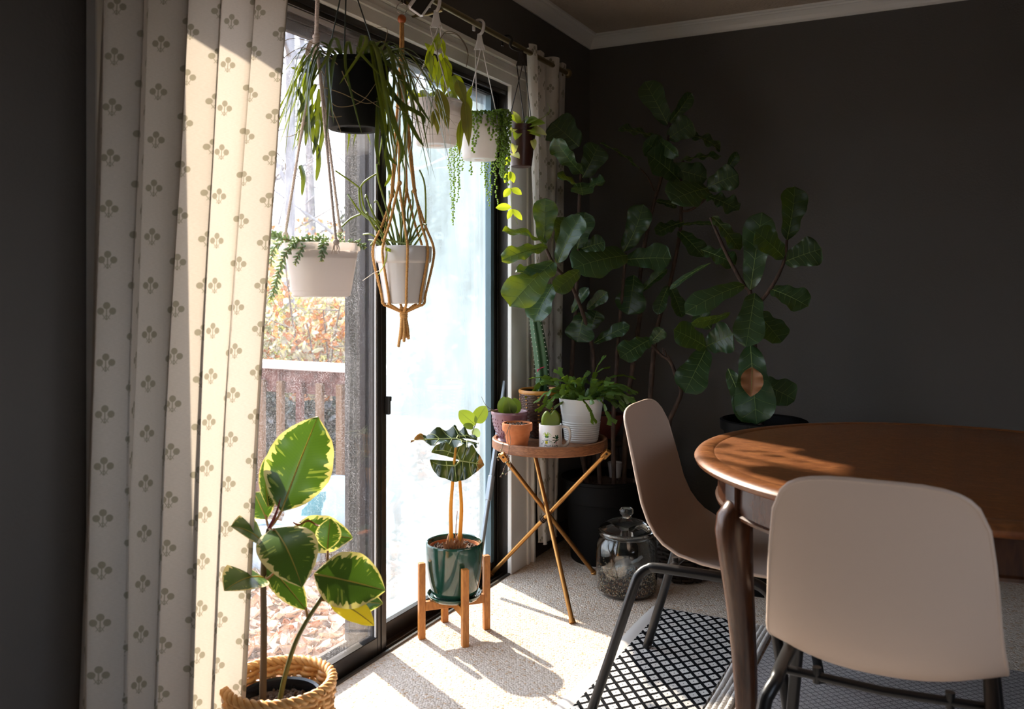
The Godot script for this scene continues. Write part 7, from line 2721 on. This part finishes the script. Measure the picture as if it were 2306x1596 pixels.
func pearls(f: Vector3, rng: RandomNumberGenerator, white: Material) -> void:
	var r := rod_at(1078)
	var d := depth_x(1078, ROD_X)
	var o := W(1080, 360, d)
	var po := thing("pearl_string_pot", "smooth white hanging pot trailing strings of green pearl-like beads", "hanging plant", o)
	var H := 0.152
	var mb := MB.new()
	mb.lathe(at(o), pv2([[0.0, 0.006], [0.018, 0.006], [0.020, 0.0], [0.057, 0.0], [0.061, 0.004], [0.063, 0.02], [0.074, H - 0.004], [0.0745, H], [0.071, H + 0.001], [0.069, H - 0.005], [0.066, H - 0.05]]), 48)
	part("pot", mb, white, po)
	soil(po, o + Vector3(0, H - 0.018, 0), 0.068, 103, 10)
	hook_and_wires(po, r, o, o.y + H - 0.004, 0.070, 1.2 + (645.0 - 112.0) / FOCAL * d, white, 1.2)
	var g := leafy("pearl_bead", lin(0.14, 0.24, 0.06), Color(0.75, 0.85, 0.18), 0.35)
	var thin := mat("pearl_thread", lin(0.14, 0.16, 0.06), 0.6)
	var strand := func(pts: Array, step: float, size: float) -> void:
		var path := smooth_path(pts, 6)
		var m := MB.new()
		m.tube(path, PackedFloat32Array([0.0006]), 4)
		part("thread", m, thin, po)
		m = MB.new()
		var run := 0.0
		var next := 0.004
		for k in path.size() - 1:
			var l := (path[k + 1] - path[k]).length()
			while next < run + l:
				var p := path[k].lerp(path[k + 1], (next - run) / l)
				var off := Vector3(rng.randf_range(-1, 1), rng.randf_range(-0.3, 0.3), rng.randf_range(-1, 1)).normalized() * size * 1.15
				var s := size * rng.randf_range(0.8, 1.15)
				m.ball(p + off, Vector3(s, 0, 0), Vector3(0, s, 0), Vector3(0, 0, s), 7, 5)
				next += step
			run += l
		part("pearls", m, g, po).set_meta("kind", "stuff")
	# crown of beads
	var c := o + Vector3(0, H, 0)
	for k in 26:
		var a := TAU * k / 26.0
		var dv := Vector3(cos(a), 0, sin(a))
		strand.call([c + dv * 0.01, c + dv * 0.05 + Vector3(0, 0.012, 0), c + dv * 0.078 + Vector3(0, 0.002, 0), c + dv * 0.082 + Vector3(0, -0.02 - 0.03 * rng.randf(), 0)], 0.0070, 0.0042)
	# drops: the heavy curtain at the far side, threads below the pot
	for q in [[1062, 395, 0.05], [1068, 345, -0.085], [1075, 325, -0.09], [1104, 300, -0.08], [1110, 315, -0.08]]:
		var b := W(q[0], 262, d + q[2])
		strand.call([c, b + Vector3(0, 0.012, 0), b + Vector3(0, -0.03, 0), W(q[0] - 2, q[1], d + q[2])], 0.0072, 0.0044)
	for k in 16:
		var x := rng.randf_range(1118, 1147)
		var dep := d + rng.randf_range(-0.06, 0.05)
		var low := rng.randf_range(330, 425)
		var b := W(x, 258, dep)
		strand.call([c + right_dir * 0.03, b + Vector3(0, 0.014, 0), W(x + 1, 300, dep), W(x + rng.randf_range(-8, 3), low, dep)], 0.0070, 0.0042)
	for q in [[1017, 500, 0.10], [1025, 508, 0.09], [1030, 455, 0.11], [1035, 425, 0.10], [1022, 470, 0.12], [1042, 385, 0.10], [1085, 395, 0.075], [1092, 445, 0.08], [1100, 465, 0.08], [1108, 440, 0.075], [1112, 400, 0.08], [1090, 420, 0.085], [1012, 400, 0.12], [1118, 460, 0.07]]:
		var b := W(lerpf(q[0], 1065, 0.25) if q[0] < 1060 else q[0], 275, d + 0.08)
		strand.call([c + fwd_dir * 0.03, b + Vector3(0, 0.01, 0), W(q[0], 345, d + q[2]), W(q[0] + rng.randf_range(-3, 3), (345 + q[1]) * 0.5, d + q[2]), W(q[0] + rng.randf_range(-4, 4), q[1], d + q[2])], 0.0080, 0.0033)
